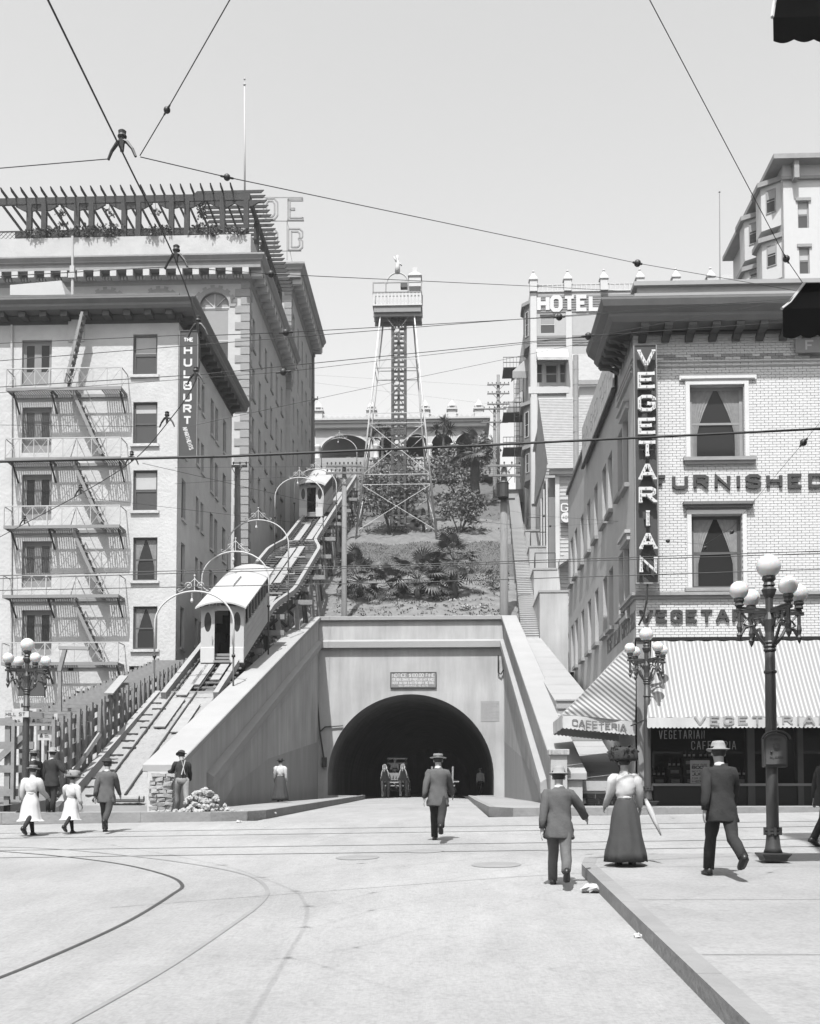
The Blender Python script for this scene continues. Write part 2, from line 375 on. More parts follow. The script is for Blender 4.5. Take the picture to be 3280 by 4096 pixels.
# ---------------------------------------------------------------- a window as a part: frame, panes, blind or curtains
WIN = {}
def window(parent, loc, w, h, kind='sash', rotz=0.0, frame='frame_grey', glass='glass_dark', blind=0.0, blindmat='shade_cloth', curt=False):
    """loc = lower left corner on the wall face, opening w x h, local -y faces out"""
    key = (round(w, 2), round(h, 2), kind, frame, glass, round(blind, 2), blindmat, curt)
    if key not in WIN:
        f = MB(); t = min(0.09, w * 0.1); y0, y1 = 0.14, 0.20
        def fr(u0, u1, v0, v1, a=y0, b=y1): f.box((u0, a, v0), (u1, b, v1))
        fr(0, t, 0, h); fr(w - t, w, 0, h); fr(t, w - t, 0, t); fr(t, w - t, h - t, h)
        panes = []
        if kind == 'sash':
            fr(t, w - t, h * .48, h * .48 + t * .7, y0 + .015, y1 - .005); panes = [(t, w - t, t, h * .48, .185), (t, w - t, h * .48 + t * .7, h - t, .17)]
        elif kind == 'door':
            fr(w/2 - t, w/2 + t, t, h - t, y0 + .01, y1 - .01)
            for a, b in ((t, w/2 - t), (w/2 + t, w - t)):
                fr(a, a + t * .8, t, h - t, y0 + .012, y1 - .012); fr(b - t * .8, b, t, h - t, y0 + .012, y1 - .012)
                fr(a + t * .8, b - t * .8, t, h * .33, y0 + .02, y1 - .02); fr(a + t * .8, b - t * .8, h - 2.2 * t, h - t, y0 + .012, y1 - .012)
                panes.append((a + t * .8, b - t * .8, h * .33, h - 2.2 * t, .175))
        else: panes = [(t, w - t, t, h - t, .18)]
        me_f = f.mesh('window', frame); me_p = []
        for a, b, c, d, yy in panes:
            g = MB(); g.poly([(a, yy, c), (b, yy, c), (b, yy, d), (a, yy, d)]); me_p.append(g.mesh('pane', glass))
        me_b = None; me_c = None
        if blind:
            g = MB(); g.box((t, .163, h - t - (h - 2 * t) * blind), (w - t, .167, h - t)); me_b = g.mesh('blind', blindmat)
        if curt:
            g = MB()
            for sgn in (0, 1):
                def fn(a, b, sgn=sgn):
                    wd = (w - 2 * t) * (0.10 + 0.36 * max(0, (b - .3) / .7) ** 1.4)
                    x = a * wd; x = t + x if sgn == 0 else w - t - x
                    return (x, .160 + .008 * math.sin(a * 30), t + (h - 2 * t) * b)
                g.grid(fn, 10, 6)
            me_c = g.mesh('curtain', 'curtain')
        WIN[key] = (me_f, me_p, me_b, me_c)
    me_f, me_p, me_b, me_c = WIN[key]
    o = inst('window', me_f, parent, loc, rotz)
    for me, nm in [(p, 'pane') for p in me_p] + [(me_b, 'blind'), (me_c, 'curtain')]:
        if me:
            c = bpy.data.objects.new(nm, me); COL.objects.link(c); c.parent = o
    return o
# ================================================================ THE SETTING
Y_KERB = 28.6            # far kerb of the cross street
Y_PORT = 64.5            # tunnel headwall
XL, XR = -7.88, 3.07     # inner faces of the wing walls
ROAD_L, ROAD_R = -5.1, 0.95
def third_z(X, Y):       # roadway from the crossing up to and into the tunnel
    t = min(1, max(0, (Y - Y_KERB) / (Y_PORT - Y_KERB)))
    a = street_z(X, Y_KERB); b = 2.22
    crown = 0.10 * t * (1 - ((X - (ROAD_L + ROAD_R) / 2) / 3.1) ** 2)
    return a * (1 - t) + b * t + crown + max(0, Y - Y_PORT) * 0.012
# street: one sheet for the crossing and the carriageway into the tunnel
b = MB()
xs = [-90, -40, -16, -12, -9, -7, ROAD_L, -4, -3, -2, -1, 0, ROAD_R, 1.9, 3, 5, 8, 14, 40, 90]
ys = [-30, -10, 0, 4, 8, 12, 16, 18.6, 22, 25, Y_KERB]
for j in range(len(ys) - 1):
    for i in range(len(xs) - 1):
        b.poly([(x, y, street_z(x, y)) for x, y in ((xs[i], ys[j]), (xs[i+1], ys[j]), (xs[i+1], ys[j+1]), (xs[i], ys[j+1]))])
ys2 = [Y_KERB, 34, 40, 46, 52, 58, Y_PORT, 80, 110, 160]; xr = [ROAD_L, -4, -3, -2, -1, 0, ROAD_R]
for j in range(len(ys2) - 1):
    for i in range(len(xr) - 1):
        b.poly([(x, y, third_z(x, y)) for x, y in ((xr[i], ys2[j]), (xr[i+1], ys2[j]), (xr[i+1], ys2[j+1]), (xr[i], ys2[j+1]))])
struct(b.build('street', 'asphalt'))
g = MB(); g.poly([(-900, -900, -6), (900, -900, -6), (900, 900, -6), (-900, 900, -6)]); struct(g.build('ground', 'dirt'))

def rail_line(name, pts, w=0.07, lift=0.004, mt='steel'):
    b = MB(); n = len(pts)
    L = []
    for i in range(n):
        d = (pts[min(i+1, n-1)] - pts[max(i-1, 0)]); d.z = 0; d.normalize(); s_ = Vector((-d.y, d.x, 0)) * (w / 2)
        L.append((pts[i] + s_, pts[i] - s_))
    for i in range(n - 1):
        q = [Vector(p) for p in (L[i][0], L[i][1], L[i+1][1], L[i+1][0])]
        for p in q: p.z = street_z(p.x, p.y) + lift
        b.poly(q)
    return struct(b.build(name, mt))
# two tracks along the cross street, each with two grooved rails
for yy in (19.9, 21.35, 24.2, 25.65):
    rail_line('tram_rail', [V(x, yy + (x * -0.004), 0) for x in range(-60, 61, 4)])
def bez(pts, n=40):            # Catmull-Rom through points
    out = []
    for i in range(len(pts) - 1):
        p0 = pts[max(i-1, 0)]; p1 = pts[i]; p2 = pts[i+1]; p3 = pts[min(i+2, len(pts)-1)]
        for k in range(n // (len(pts) - 1) + 1):
            t = k / (n // (len(pts) - 1) + 1)
            out.append(0.5 * ((2*p1) + (p2-p0)*t + (2*p0-5*p1+4*p2-p3)*t*t + (3*p1-p0-3*p2+p3)*t**3))
    out.append(pts[-1]); return out
c1 = [G(-260, 4000), G(80, 3880), G(490, 3698), G(690, 3578), G(728, 3540), G(660, 3500), G(470, 3455), G(200, 3422), G(-80, 3402), G(-400, 3394)]
c2 = [G(-300, 4420), G(250, 4110), G(650, 3885), G(900, 3720), G(1040, 3615), G(1066, 3555), G(985, 3500), G(760, 3455), G(480, 3420), G(180, 3394), G(-200, 3384)]
rail_line('tram_rail', bez(c1, 90), 0.055, 0.006); rail_line('tram_rail', bez(c2, 90), 0.06, 0.006, 'kerbstone')
# pavements with kerbs
def pavement(name, outline, h, kerbw=0.18, zf=street_z, edges=(), joints=True):
    """raised slab: outline (x,y) counter-clockwise, h above the street; edges = indices of outline edges that carry a kerb stone"""
    b = MB(); top = [V(x, y, zf(x, y) + h) for x, y in outline]; bot = [V(x, y, zf(x, y) - 0.4) for x, y in outline]
    b.poly(top); n = len(top)
    for i in range(n): b.poly([bot[i], bot[(i+1) % n], top[(i+1) % n], top[i]])
    o = struct(b.build(name, 'paving'))
    for i in edges:
        p, q = top[i], top[(i+1) % n]; d = (q - p); L = d.length; d.normalize(); inn = Vector((-d.y, d.x, 0)).normalized() * kerbw
        k = max(1, int(L / 1.8))
        for a in range(k):                         # kerb stones one by one
            s0 = p + d * (L * a / k + 0.006); s1 = p + d * (L * (a + 1) / k - 0.006)
            out = -inn.normalized() * 0.012; up = V(0, 0, 0.006); dn = V(0, 0, -h - 0.05)
            kb = MB(); kb.add([s0 + out + dn, s1 + out + dn, s1 + inn + dn, s0 + inn + dn, s0 + out + up, s1 + out + up, s1 + inn + up, s0 + inn + up],
                              [(0,3,2,1),(4,5,6,7),(0,1,5,4),(1,2,6,5),(2,3,7,6),(3,0,4,7)])
            kb.build('kerb_stone', 'kerbstone', o)
    return o
near_p = pavement('near_pavement', [(1.9, -14), (40, -14), (40, 17.6), (2.7, 17.6), (2.05, 17.1), (1.9, 16.2)], 0.16, edges=(5, 4, 3))
def fl_z(X, Y): return third_z(X, Y) if Y > Y_KERB and X > -5.3 else street_z(X, min(Y, Y_KERB)) + max(0, Y - Y_KERB) * 0.012
fp = pavement('far_pavement', [(-60, Y_KERB), (-6.3, Y_KERB), (-5.45, Y_KERB + .5), (ROAD_L, 30), (ROAD_L, 44), (ROAD_L + .05, 58), (ROAD_L, Y_PORT), (XL - .3, Y_PORT), (XL - .3, 31.4), (-60, 31.4)], 0.24, zf=fl_z, edges=(0, 1, 2, 3, 4, 5))
pavement('far_pavement', [(60, Y_KERB), (60, 31.3), (XR + .2, 31.3), (XR + .2, Y_PORT), (ROAD_R, Y_PORT), (ROAD_R, 46), (ROAD_R + .1, 31), (1.6, Y_KERB + .2), (2.2, Y_KERB)], 0.22, zf=lambda X, Y: third_z(X, Y) if Y > Y_KERB and X < 2 else street_z(X, min(Y, Y_KERB)) + max(0, Y - Y_KERB) * 0.012, edges=(4, 5, 6, 7, 8))
# scored lines of the near pavement
for i in range(5):
    yy = 3 + i * 3.2
    q = MB(); q.poly([(2.1, yy, street_z(2.1, yy) + .164), (14, yy, street_z(14, yy) + .164), (14, yy + .02, street_z(14, yy + .02) + .164), (2.1, yy + .02, street_z(2.1, yy + .02) + .164)])
    q.build('joint_line', 'kerbstone', near_p)

# ---------------------------------------------------------------- tunnel portal: headwall, wing walls, lining
zt = P(1640, 2466, Y_PORT).z                 # top of the headwall
z_band = P(1640, 2592, Y_PORT).z
tc_x = (XL + XR) / 2 - 0.02; rad = 4.88
zspring = 2.2 + 1.32; z_crown = zspring + rad
port = thing('tunnel_portal', 'pale concrete tunnel portal with round arch and sloping wing walls', 'tunnel portal', (tc_x, Y_PORT, 2.0))
# headwall with the arched opening
NA = 40
arc = [V(tc_x + rad * math.cos(math.pi * (1 - k / NA)), Y_PORT, zspring + rad * math.sin(math.pi * (1 - k / NA))) for k in range(NA + 1)]
b = MB(); zb = 1.9
for k in range(NA):
    b.poly([arc[k], arc[k+1], V(arc[k+1].x, Y_PORT, zt - .25), V(arc[k].x, Y_PORT, zt - .25)])
b.poly([(XL - .4, Y_PORT, zb), (arc[0].x, Y_PORT, zb), (arc[0].x, Y_PORT, zt - .25), (XL - .4, Y_PORT, zt - .25)])
b.poly([(arc[-1].x, Y_PORT, zb), (XR + .4, Y_PORT, zb), (XR + .4, Y_PORT, zt - .25), (arc[-1].x, Y_PORT, zt - .25)])
b.build('headwall', 'concrete', port)
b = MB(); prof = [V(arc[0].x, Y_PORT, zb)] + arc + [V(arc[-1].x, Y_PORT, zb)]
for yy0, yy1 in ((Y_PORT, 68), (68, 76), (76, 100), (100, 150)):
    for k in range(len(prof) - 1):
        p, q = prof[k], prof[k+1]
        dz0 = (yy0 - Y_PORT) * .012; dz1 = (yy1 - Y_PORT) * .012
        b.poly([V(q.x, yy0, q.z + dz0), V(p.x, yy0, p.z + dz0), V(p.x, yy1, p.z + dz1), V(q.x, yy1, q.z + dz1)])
b.poly([V(p.x, 150, p.z + 85.5 * .012) for p in prof])  # end plate added to keep light out; the real bore runs on
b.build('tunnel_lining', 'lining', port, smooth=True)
for sx0, sx1 in ((XL - .2, ROAD_L - .5), (ROAD_R + .5, XR + .2)):
    q = MB(); q.box((max(sx0, arc[0].x), Y_PORT, 1.8), (min(sx1, arc[-1].x), 150, 2.45)); q.build('tunnel_footway', 'concrete_grey', port)
# parapet above, projecting band and coping
b = MB(); b.box((XL - .3, Y_PORT - .03, z_band + .1), (XR + .3, Y_PORT + .55, zt - .24)); b.build('parapet', 'concrete', port)
b = MB(); b.prism([(XL - .25, Y_PORT - .28, z_band), (XL - .25, Y_PORT - .28, z_band + .36), (XL - .25, Y_PORT - .031, z_band + .5), (XL - .25, Y_PORT + .05, z_band + .5), (XL - .25, Y_PORT + .05, z_band)], (XR - XL + .5, 0, 0)); b.build('band', 'concrete_light', port)
b = MB(); b.box((XL - .5, Y_PORT - .22, zt - .24), (XR + .45, Y_PORT + .6, zt)); b.build('coping', 'concrete_light', port, bevel=.02)
YF_L, YF_R = 30.9, 31.3
def wing(side, xi, xo, yf, ztop_f, name_lab):
    def top(y): return ztop_f + (zt - .02 - ztop_f) * (y - yf) / (Y_PORT - .3 - yf)
    s = 1 if side == 'l' else -1
    wl_ = MB()
    for y0, y1 in ((yf, Y_PORT - .02),):
        a = [(xi, y0), (xi, y1), (xo, y1), (xo, y0)]
        lo = [V(x, y, 1.3) for x, y in a]; hi = [V(x, y, top(y) - .2) for x, y in a]
        wl_.add(lo + hi, [(0,3,2,1),(4,5,6,7),(0,1,5,4),(1,2,6,5),(2,3,7,6),(3,0,4,7)])
    w = wl_.build('wing_wall', 'concrete', port)
    # sloping band along the inner face
    bd = MB(); ys_ = (yf + 4.2, Y_PORT - .3); off = zt - z_band
    pr = [(0, 0), (.25, 0), (.25, .34), (.0, .50)]
    ends = [[V(xi - s * .02 + s * p, y, top(y) - off + q) for p, q in pr] for y in ys_]
    bd.rings(ends); bd.build('band', 'concrete_light', w)
    cp = MB(); e = []
    for y in (yf - .12, Y_PORT - .24):
        e.append([V(xi + s * .16, y, top(y) - .22), V(xi + s * .16, y, top(y)), V(xo - s * .12, y, top(y)), V(xo - s * .12, y, top(y) - .22)])
    cp.rings(e); cp.build('coping', 'concrete_light', w, bevel=.025)
    # thin sloping panel, a darker tone along the foot of the wall
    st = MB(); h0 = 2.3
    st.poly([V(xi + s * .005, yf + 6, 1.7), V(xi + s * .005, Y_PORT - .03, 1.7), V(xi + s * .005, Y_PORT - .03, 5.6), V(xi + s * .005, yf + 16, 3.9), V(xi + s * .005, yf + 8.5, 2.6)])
    st.build('dark_foot', 'concrete_grey', w)
    # expansion joint
    return w, top
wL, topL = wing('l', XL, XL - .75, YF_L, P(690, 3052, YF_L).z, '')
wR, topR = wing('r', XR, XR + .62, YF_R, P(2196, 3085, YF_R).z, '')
# raw rubble end of the left wing wall: stones proud of the mortar
pj = MB(); pj.box((XL - .70, YF_L - .16, 1.5), (XL - .06, YF_L - .01, topL(YF_L) - .24)); pj.build('broken_end', 'mortar', wL)
stone_me = []
for k in range(6):
    q = MB(); q.box((-.11, -.06, -.05), (.11, .06, .05)); q.v = [tuple(c * (1 + rnd.uniform(-.22, .22)) for c in p) for p in q.v]; stone_me.append(q.mesh('stone', 'rubble'))
zz = 1.75
while zz < topL(YF_L) - .28:
    xx = XL - .66 + rnd.uniform(0, .1)
    while xx < XL - .08:
        inst('stone', rnd.choice(stone_me), wL, (xx + .1, YF_L - .17 + rnd.uniform(-.03, .03), zz), rot=(rnd.uniform(-.2, .2), rnd.uniform(-.15, .15), rnd.uniform(-.3, .3)), scale=rnd.uniform(.75, 1.1)); xx += rnd.uniform(.17, .25)
    zz += .115
# right pier with cap and sunk panel, street name cut in the cap
px0, px1 = P(2203, 3000, 30.9).x, P(2268, 3000, 30.9).x; pz = P(2230, 2997, 30.9).z
pier = thing('pier', 'pale concrete pier with lettered cap and sunk panel at right wing wall', 'pier', ((px0 + px1) / 2, 30.9, 1.8))
q = MB(); wall_holes(q, (px0, 30.9, 1.75), (1, 0, 0), (0, 0, 1), px1 - px0, pz - .16 - 1.75, [(.12, px1 - px0 - .12, .3, pz - 2.35)], (0, 1, 0), .05)
q.box((px0 + .002, 30.95, 1.75), (px1 - .002, 31.35, pz - .161)); q.build('shaft', 'concrete', pier)
q = MB(); q.box((px0 - .06, 30.82, pz - .16), (px1 + .06, 31.4, pz)); q.build('cap', 'concrete', pier, bevel=.01)
line_of_text(pier, 'S.HILL ST', (px0, 30.815, pz - .13), (1, 0, 0), (0, 0, 1), (0, -1, 0), .1, .014, .004, 'concrete_grey', width=px1 - px0)
q = MB(); q.box((px0 + .14, 30.88, pz - .5), (px1 - .14, 30.93, pz - .45)); q.build('panel_ledge', 'concrete', pier)
# notice board above the arch, and the painted notice on the wall
nb0 = P(1561, 2752, Y_PORT - .08); nb1 = P(1746, 2688, Y_PORT - .08)
nb = thing('notice_board', 'dark wooden notice board with white lettering over the tunnel arch', 'sign', (nb0.x, Y_PORT - .06, nb0.z))
q = MB(); q.box((nb0.x, Y_PORT - .08, nb0.z), (nb1.x, Y_PORT - .005, nb1.z)); q.build('board', 'grey_paint', nb)
q = MB(); wN, hN = nb1.x - nb0.x, nb1.z - nb0.z
for a, c in (((0, 0), (wN, .05)), ((0, hN - .05), (wN, hN)), ((0, .05), (.05, hN - .05)), ((wN - .05, .05), (wN, hN - .05))):
    q.box((nb0.x + a[0], Y_PORT - .10, nb0.z + a[1]), (nb0.x + c[0], Y_PORT - .081, nb0.z + c[1]))
q.build('frame', 'dark_paint', nb)
for s_, zf, hh, ind in (('NOTICE $100.00 FINE', .68, .23, .12), ('FOR RIDING DRIVING OR PROPELLING ANY VEHICLE', .44, .17, .12), ('FASTER THAN EIGHT 8 MILES PER HOUR IN THIS TUNNEL.', .23, .17, .12), ('SEE ORDINANCE NO 15775', .07, .12, .5)):
    line_of_text(nb, s_, (nb0.x + ind, Y_PORT - .082, nb0.z + zf * hN), (1, 0, 0), (0, 0, 1), (0, -1, 0), hh, hh * .15, .006, 'sign_white', width=wN - 2 * ind, gap=.2 if len(s_) < 30 else .12)
wn0 = P(1923, 2886, Y_PORT - .01); wn1 = P(1997, 2804, Y_PORT - .01)
wnb = thing('painted_notice', 'weathered grey notice painted on the headwall right of the arch', 'sign', (wn0.x, Y_PORT - .01, wn0.z))
q = MB(); q.box((wn0.x, Y_PORT - .012, wn0.z), (wn1.x, Y_PORT - .004, wn1.z)); q.build('panel', 'concrete_grey', wnb)
for k, s_ in enumerate(('$100 FINE', 'FOR TRAVEL', 'FASTER', '8 MILES PER', 'IN THIS TUNNEL', 'ORD. 15775')):
    line_of_text(wnb, s_, (wn0.x + .06, Y_PORT - .013, wn1.z - .2 - k * .17), (1, 0, 0), (0, 0, 1), (0, -1, 0), .1, .017, .004, 'concrete_light', width=1.0 if k != 2 else .55)
# drain pipes on the headwall
for nm, pts in (('drain_pipe', [P(1993, 2622, Y_PORT - .15), P(1993, 2690, Y_PORT - .15), P(2003, 2697, Y_PORT - .15), P(2014, 2680, Y_PORT - .15)]),
                ('conduit', [P(1259, 2620, Y_PORT - .1), P(1266, 2760, Y_PORT - .1), P(1280, 2930, Y_PORT - .1), P(1300, 3060, Y_PORT - .1)]),
                ('conduit', [P(1282, 2925, Y_PORT - .1), P(1300, 2908, Y_PORT - .1), P(1372, 2902, Y_PORT - .1)])):
    q = MB(); q.tube(pts, .045, 6); q.build(nm, 'iron', port)
q = MB(); q.box(P(1287, 3068, Y_PORT - .25), P(1308, 3030, Y_PORT - .01)); q.build('meter_box', 'iron', port)

# ---------------------------------------------------------------- hillside terrain
def track_z(Y): return 2.0 + 0.44 * (Y - 32.5)
ST_A, ST_B = P(2085, 2552, 61.5), P(2031, 1967, 106.0)     # left edge of the long stair, foot and head
def stair_x(Y): return ST_A.x + (ST_B.x - ST_A.x) * (Y - ST_A.y) / (ST_B.y - ST_A.y)
def garden_z(X, Y):
    z = 12.25 + 0.47 * (Y - 65.2)
    z += 0.45 * math.sin((Y - 65) * 0.30) * (1 if Y < 100 else .4) + 0.12 * math.sin(X * 1.3 + Y * .7)
    if Y > 116: z = garden_z(X, 116) + (Y - 116) * 0.12
    return z
def cut_z(Y): return track_z(Y) - 0.25 - 3.4 * min(1, max(0, (Y - 43) / 20)) * min(1, max(.0, (112 - Y) / 16))
def left_z(X, Y):
    if Y < 48: return 1.9 + max(0, Y - 31) * .05
    if Y < 62: return 2.75 + (cut_z(62) - 2.75) * max(0, Y - 52) / 10
    return cut_z(Y) - .02
def terr_z(X, Y):
    g_ = garden_z(X, max(Y, 65.2))
    if X < -8.19:                                           # cut under the railway
        c = track_z(Y) - 0.25 - 3.4 * min(1, max(0, (Y - 43) / 20)) * min(1, max(.0, (112 - Y) / 16))
        if X < -11.8 and Y < 62: c = c + (min(c, left_z(X, Y)) - c) * min(1, (-11.8 - X) / 1.2)
        if Y < 65.2: return c
        t = min(1, (-8.2 - X) / 1.4); return g_ * (1 - t) + c * t
    return g_
def terrain(name, x0, x1, nx, y0, y1, ny, material, f=terr_z, rough=.1):
    b = MB()
    def fn(a, c):
        X = x0(c) + (x1(c) - x0(c)) * a if callable(x0) else x0 + (x1 - x0) * a
        Y = y0 + (y1 - y0) * c
        return (X, Y, f(X, Y) + rnd.uniform(-rough, rough) * (0 < a < 1 and 0 < c < 1))
    b.grid(fn, nx, ny); return struct(b.build(name, material, smooth=True))
gx0 = lambda c: -8.3; 
def gpatch(name, ya, yb, material, rough, ny):
    terrain(name, lambda c: -8.2, lambda c: stair_x(ya + (yb - ya) * c) + .1, 30, ya, yb, ny, material, rough=rough)
mat('bank_soil', .17, .95, .3, 1.6, .6, 6)
gpatch('flower_bank', 65.0, 79.5, 'bank_soil', .09, 30)
gpatch('lawn', 79.5, 87.2, 'lawn', .05, 18)
gpatch('flower_terrace', 87.2, 98, 'dirt', .10, 20)
gpatch('upper_lawn', 98, 135, 'lawn', .08, 30)
terrain('railway_cut', lambda c: -13.0, lambda c: -8.2, 10, 42.2, 135, 70, 'dirt', rough=.14)
terrain('hillside', lambda c: -90, lambda c: -13.0, 10, 31.4, 135, 80, 'dirt', f=left_z, rough=0)
def right_z(X, Y):
    return 2.0 + max(0, Y - 31) * .25 if Y < 62 else 9.6 + .46 * (min(Y, 116) - 62) + max(0, Y - 116) * .12
terrain('hillside', lambda c: stair_x(62 + 73 * c) + 1.15, lambda c: 90, 6, 62, 135, 24, 'dirt', f=lambda X, Y: right_z(X, Y) - .3, rough=0)
terrain('hillside', lambda c: 12, lambda c: 90, 4, 40, 62, 6, 'dirt', f=lambda X, Y: right_z(X, Y) - .5, rough=0)
terrain('hilltop', lambda c: -300, lambda c: 300, 8, 134.8, 420, 6, 'dirt', f=lambda X, Y: 36.0 + (Y - 135) * -.02, rough=0)

# ---------------------------------------------------------------- ramp of the inclined railway down to the pavement
rampx0, rampx1 = -11.35, XL - .78
b = MB()
def ramp_fn(a, c):
    Y = 31.4 + (42.3 - 31.4) * c; X = rampx0 + (rampx1 - rampx0) * a
    return (X, Y, track_z(max(Y, 32.2)) - .03 + (rnd.uniform(-.025, .025) if 0 < a < 1 else 0) + (-.2 if Y < 32 else 0))
b.grid(ramp_fn, 24, 60); ramp = struct(b.build('ramp', 'paving'))
q = MB(); q.box((rampx0 + .4, 31.2, 1.2), (rampx1, 31.42, 1.93)); q.build('ramp_kerb', 'concrete_light', ramp)
q = MB(); q.add([V(x, y, z) for x in (rampx0, rampx0 - .2) for y, z in ((31.4, 1.0), (42.3, 1.0), (42.3, track_z(42.3) + .06), (31.4, 1.9))], [(0,1,2,3),(7,6,5,4),(3,2,6,7),(0,3,7,4),(1,5,6,2)]); q.build('ramp_edge', 'concrete_light', ramp)
q = MB(); q.box((rampx0, 42.2, 3.5), (rampx1, 42.45, track_z(42.3) + .03)); q.build('ramp_head', 'concrete_light', ramp)

# ---------------------------------------------------------------- footway beside the right wing wall: slab, short flight, slab, long stair
fx0, fx1 = XR + .62, 5.05
def slab(name, y0, z0, y1, z1, xa=None, xb=None):
    xa = xa or fx0; xb = xb or fx1
    q = MB(); q.add([V(x, y, z) for x in (xa, xb) for y, z in ((y0, z0 - 1.6), (y1, z1 - 1.6), (y1, z1), (y0, z0))], [(0,1,2,3),(7,6,5,4),(3,2,6,7),(1,5,6,2),(0,3,7,4)])
    return struct(q.build(name, 'concrete_light'))
zs0 = P(2300, 3127, 31.9).z
yb1 = 37.2; zb1 = P(2300, 2962, yb1).z; yb2 = 39.4; zb2 = P(2300, 2802, yb2).z
f1 = slab('footway', 31.9, zs0, yb1, zb1)
for k in range(4):                                         # slab joints
    yy = 33 + k * 1.1; z_ = zs0 + (zb1 - zs0) * (yy - 31.9) / (yb1 - 31.9)
    q = MB(); q.poly([(fx0, yy, z_ + .004), (fx1, yy, z_ + .004), (fx1, yy + .025, z_ + .012), (fx0, yy + .025, z_ + .012)]); q.build('joint_line', 'kerbstone', f1)
q = MB(); q.box((fx0 + .02, 31.8, zs0 - .26), (fx1 + .25, 32.3, zs0 + .02)); q.build('slab_lip', 'concrete', f1)
fw = thing('low_wall', 'dark glazed brick wall under the footway slab beside pier', 'wall', (4.4, 31.85, 1.85))
bl = MB(); bl.box((0, 0, 0), (.36, .06, .13)); me = bl.mesh('brick', 'black')
q = MB(); q.box((fx0 + .05, 31.86, 1.7), (fx1 + .25, 31.95, zs0 - .26)); q.build('backing', 'mortar', fw)
for r_ in range(5):
    for k in range(5):
        x_ = fx0 + .06 + k * .375 + (.1 if r_ % 2 else 0)
        if x_ + .36 < fx1 + .25 and 1.85 + r_ * .145 + .13 < zs0 - .26: inst('brick', me, fw, (x_, 31.81, 1.85 + r_ * .145))
for k in range(5):
    y0 = yb1 + (yb2 - yb1) * k / 5; z1 = zb1 + (zb2 - zb1) * (k + 1) / 5
    q = MB(); q.box((fx0, y0 + .05, z1 - 1.5), (fx1, yb2 + .05, z1 - .05)); q.box((fx0, y0, z1 - .05), (fx1, yb2 + .05, z1)); q.build('step', 'concrete_light', f1)
q = MB(); q.box((fx0, yb1 - .12, zb1 - .4), (fx1, yb1 + .0, zb1 + .004)); q.build('landing_edge', 'kerbstone', f1)
zfoot = ST_A.z
f2 = slab('footway', yb2, zb2, 61.6, zfoot, fx0, 5.0)
for k in range(9):
    yy = 41 + k * 2.3; z_ = zb2 + (zfoot - zb2) * (yy - yb2) / (61.6 - yb2)
    q = MB(); q.poly([(fx0, yy, z_ + .004), (5.0, yy, z_ + .004), (5.0, yy + .03, z_ + .012), (fx0, yy + .03, z_ + .012)]); q.build('joint_line', 'kerbstone', f2)
NST = 104; sw = 1.0
stair = thing('stairway', 'long straight concrete stairway climbing the hill beside the garden', 'stairs', tuple(ST_A))
rise = (ST_B.z - ST_A.z) / NST; run = (ST_B.y - ST_A.y) / NST
sm = MB(); sm.box((0, .035, -1.0), (sw, run * 2.2, rise - .05)); sm.box((-.01, 0, rise - .05), (sw + .01, run * 2.2, rise)); mat('stair_stone', .52, .9, .08, 1.0, .1, 8); sme = sm.mesh('step', 'stair_stone')
sang = math.atan2(-(ST_B.x - ST_A.x), ST_B.y - ST_A.y)
for k in range(NST):
    inst('step', sme, stair, (ST_A.x + (ST_B.x - ST_A.x) * k / NST, ST_A.y + run * k, ST_A.z + rise * k), rotz=sang)
# handrail along the stair
hr = thing('handrail', 'thin iron handrail on posts up the left side of the stairway', 'handrail', (ST_A.x - .05, ST_A.y, ST_A.z))
q = MB(); n_ = 8
for k in range(n_):
    a = ST_A.lerp(ST_B, k / n_) + V(-.08, .1, .1); c = ST_A.lerp(ST_B, (k + 1) / n_ - .004) + V(-.08, 0, .1)
    pq = MB(); pq.bar(a, a + V(0, 0, .95), .06); pq.build('post', 'iron', hr)
    q.bar(a + V(0, 0, .95), c + V(0, 0, .95), .05)
q.build('rail', 'iron', hr)
# top of the stair: white landing wall
q = MB(); q.box((ST_B.x - .3, ST_B.y + .2, ST_B.z - 1), (ST_B.x + 1.5, ST_B.y + 14, ST_B.z + .3)); struct(q.build('upper_path', 'concrete_light'))
# stepped retaining walls right of the stair
rx = lambda Y: stair_x(Y) + sw + .05
for k, (px_, py_, Yr, dep, w_) in enumerate(((2144, 2370, 62.2, 8, 1.6), (2120, 2280, 70.5, 7, 1.5), (2105, 2190, 78, 8, 1.5), (2090, 2125, 87, 7, 1.5))):
    zt_ = P(px_, py_, Yr).z; x0 = rx(Yr) + .02
    t_ = thing('retaining_wall', ['tall cracked concrete retaining wall at the foot of the stairway', 'second concrete retaining wall up beside the stairway', 'third concrete retaining wall up beside the stairway, with railing', 'uppermost concrete retaining wall beside the stairway'][k], 'wall', (x0, Yr, zt_ - 4), 'retaining walls beside the stairway')
    q = MB(); q.box((x0, Yr, zt_ - 7), (x0 + w_, Yr + dep, zt_)); q.build('wall', 'concrete', t_)
    q = MB(); q.box((x0 - .04, Yr - .04, zt_), (x0 + w_ + .04, Yr + dep, zt_ + .12)); q.build('coping', 'concrete_light', t_)
    if k:
        q = MB(); a = V(x0 + .1, Yr + .1, zt_ + .12)
        for p_, r_ in ((a, a + V(0, 0, 1)), (a + V(w_ - .2, 0, 0), a + V(w_ - .2, 0, 1)), (a + V(0, 0, 1), a + V(w_ - .2, 0, 1)), (a + V(0, 0, 1), a + V(.15, 2.5, 1.0)), (a + V(.15, 2.5, 0), a + V(.15, 2.5, 1.0))): q.bar(p_, r_, .05)
        q.build('railing', 'iron', t_)
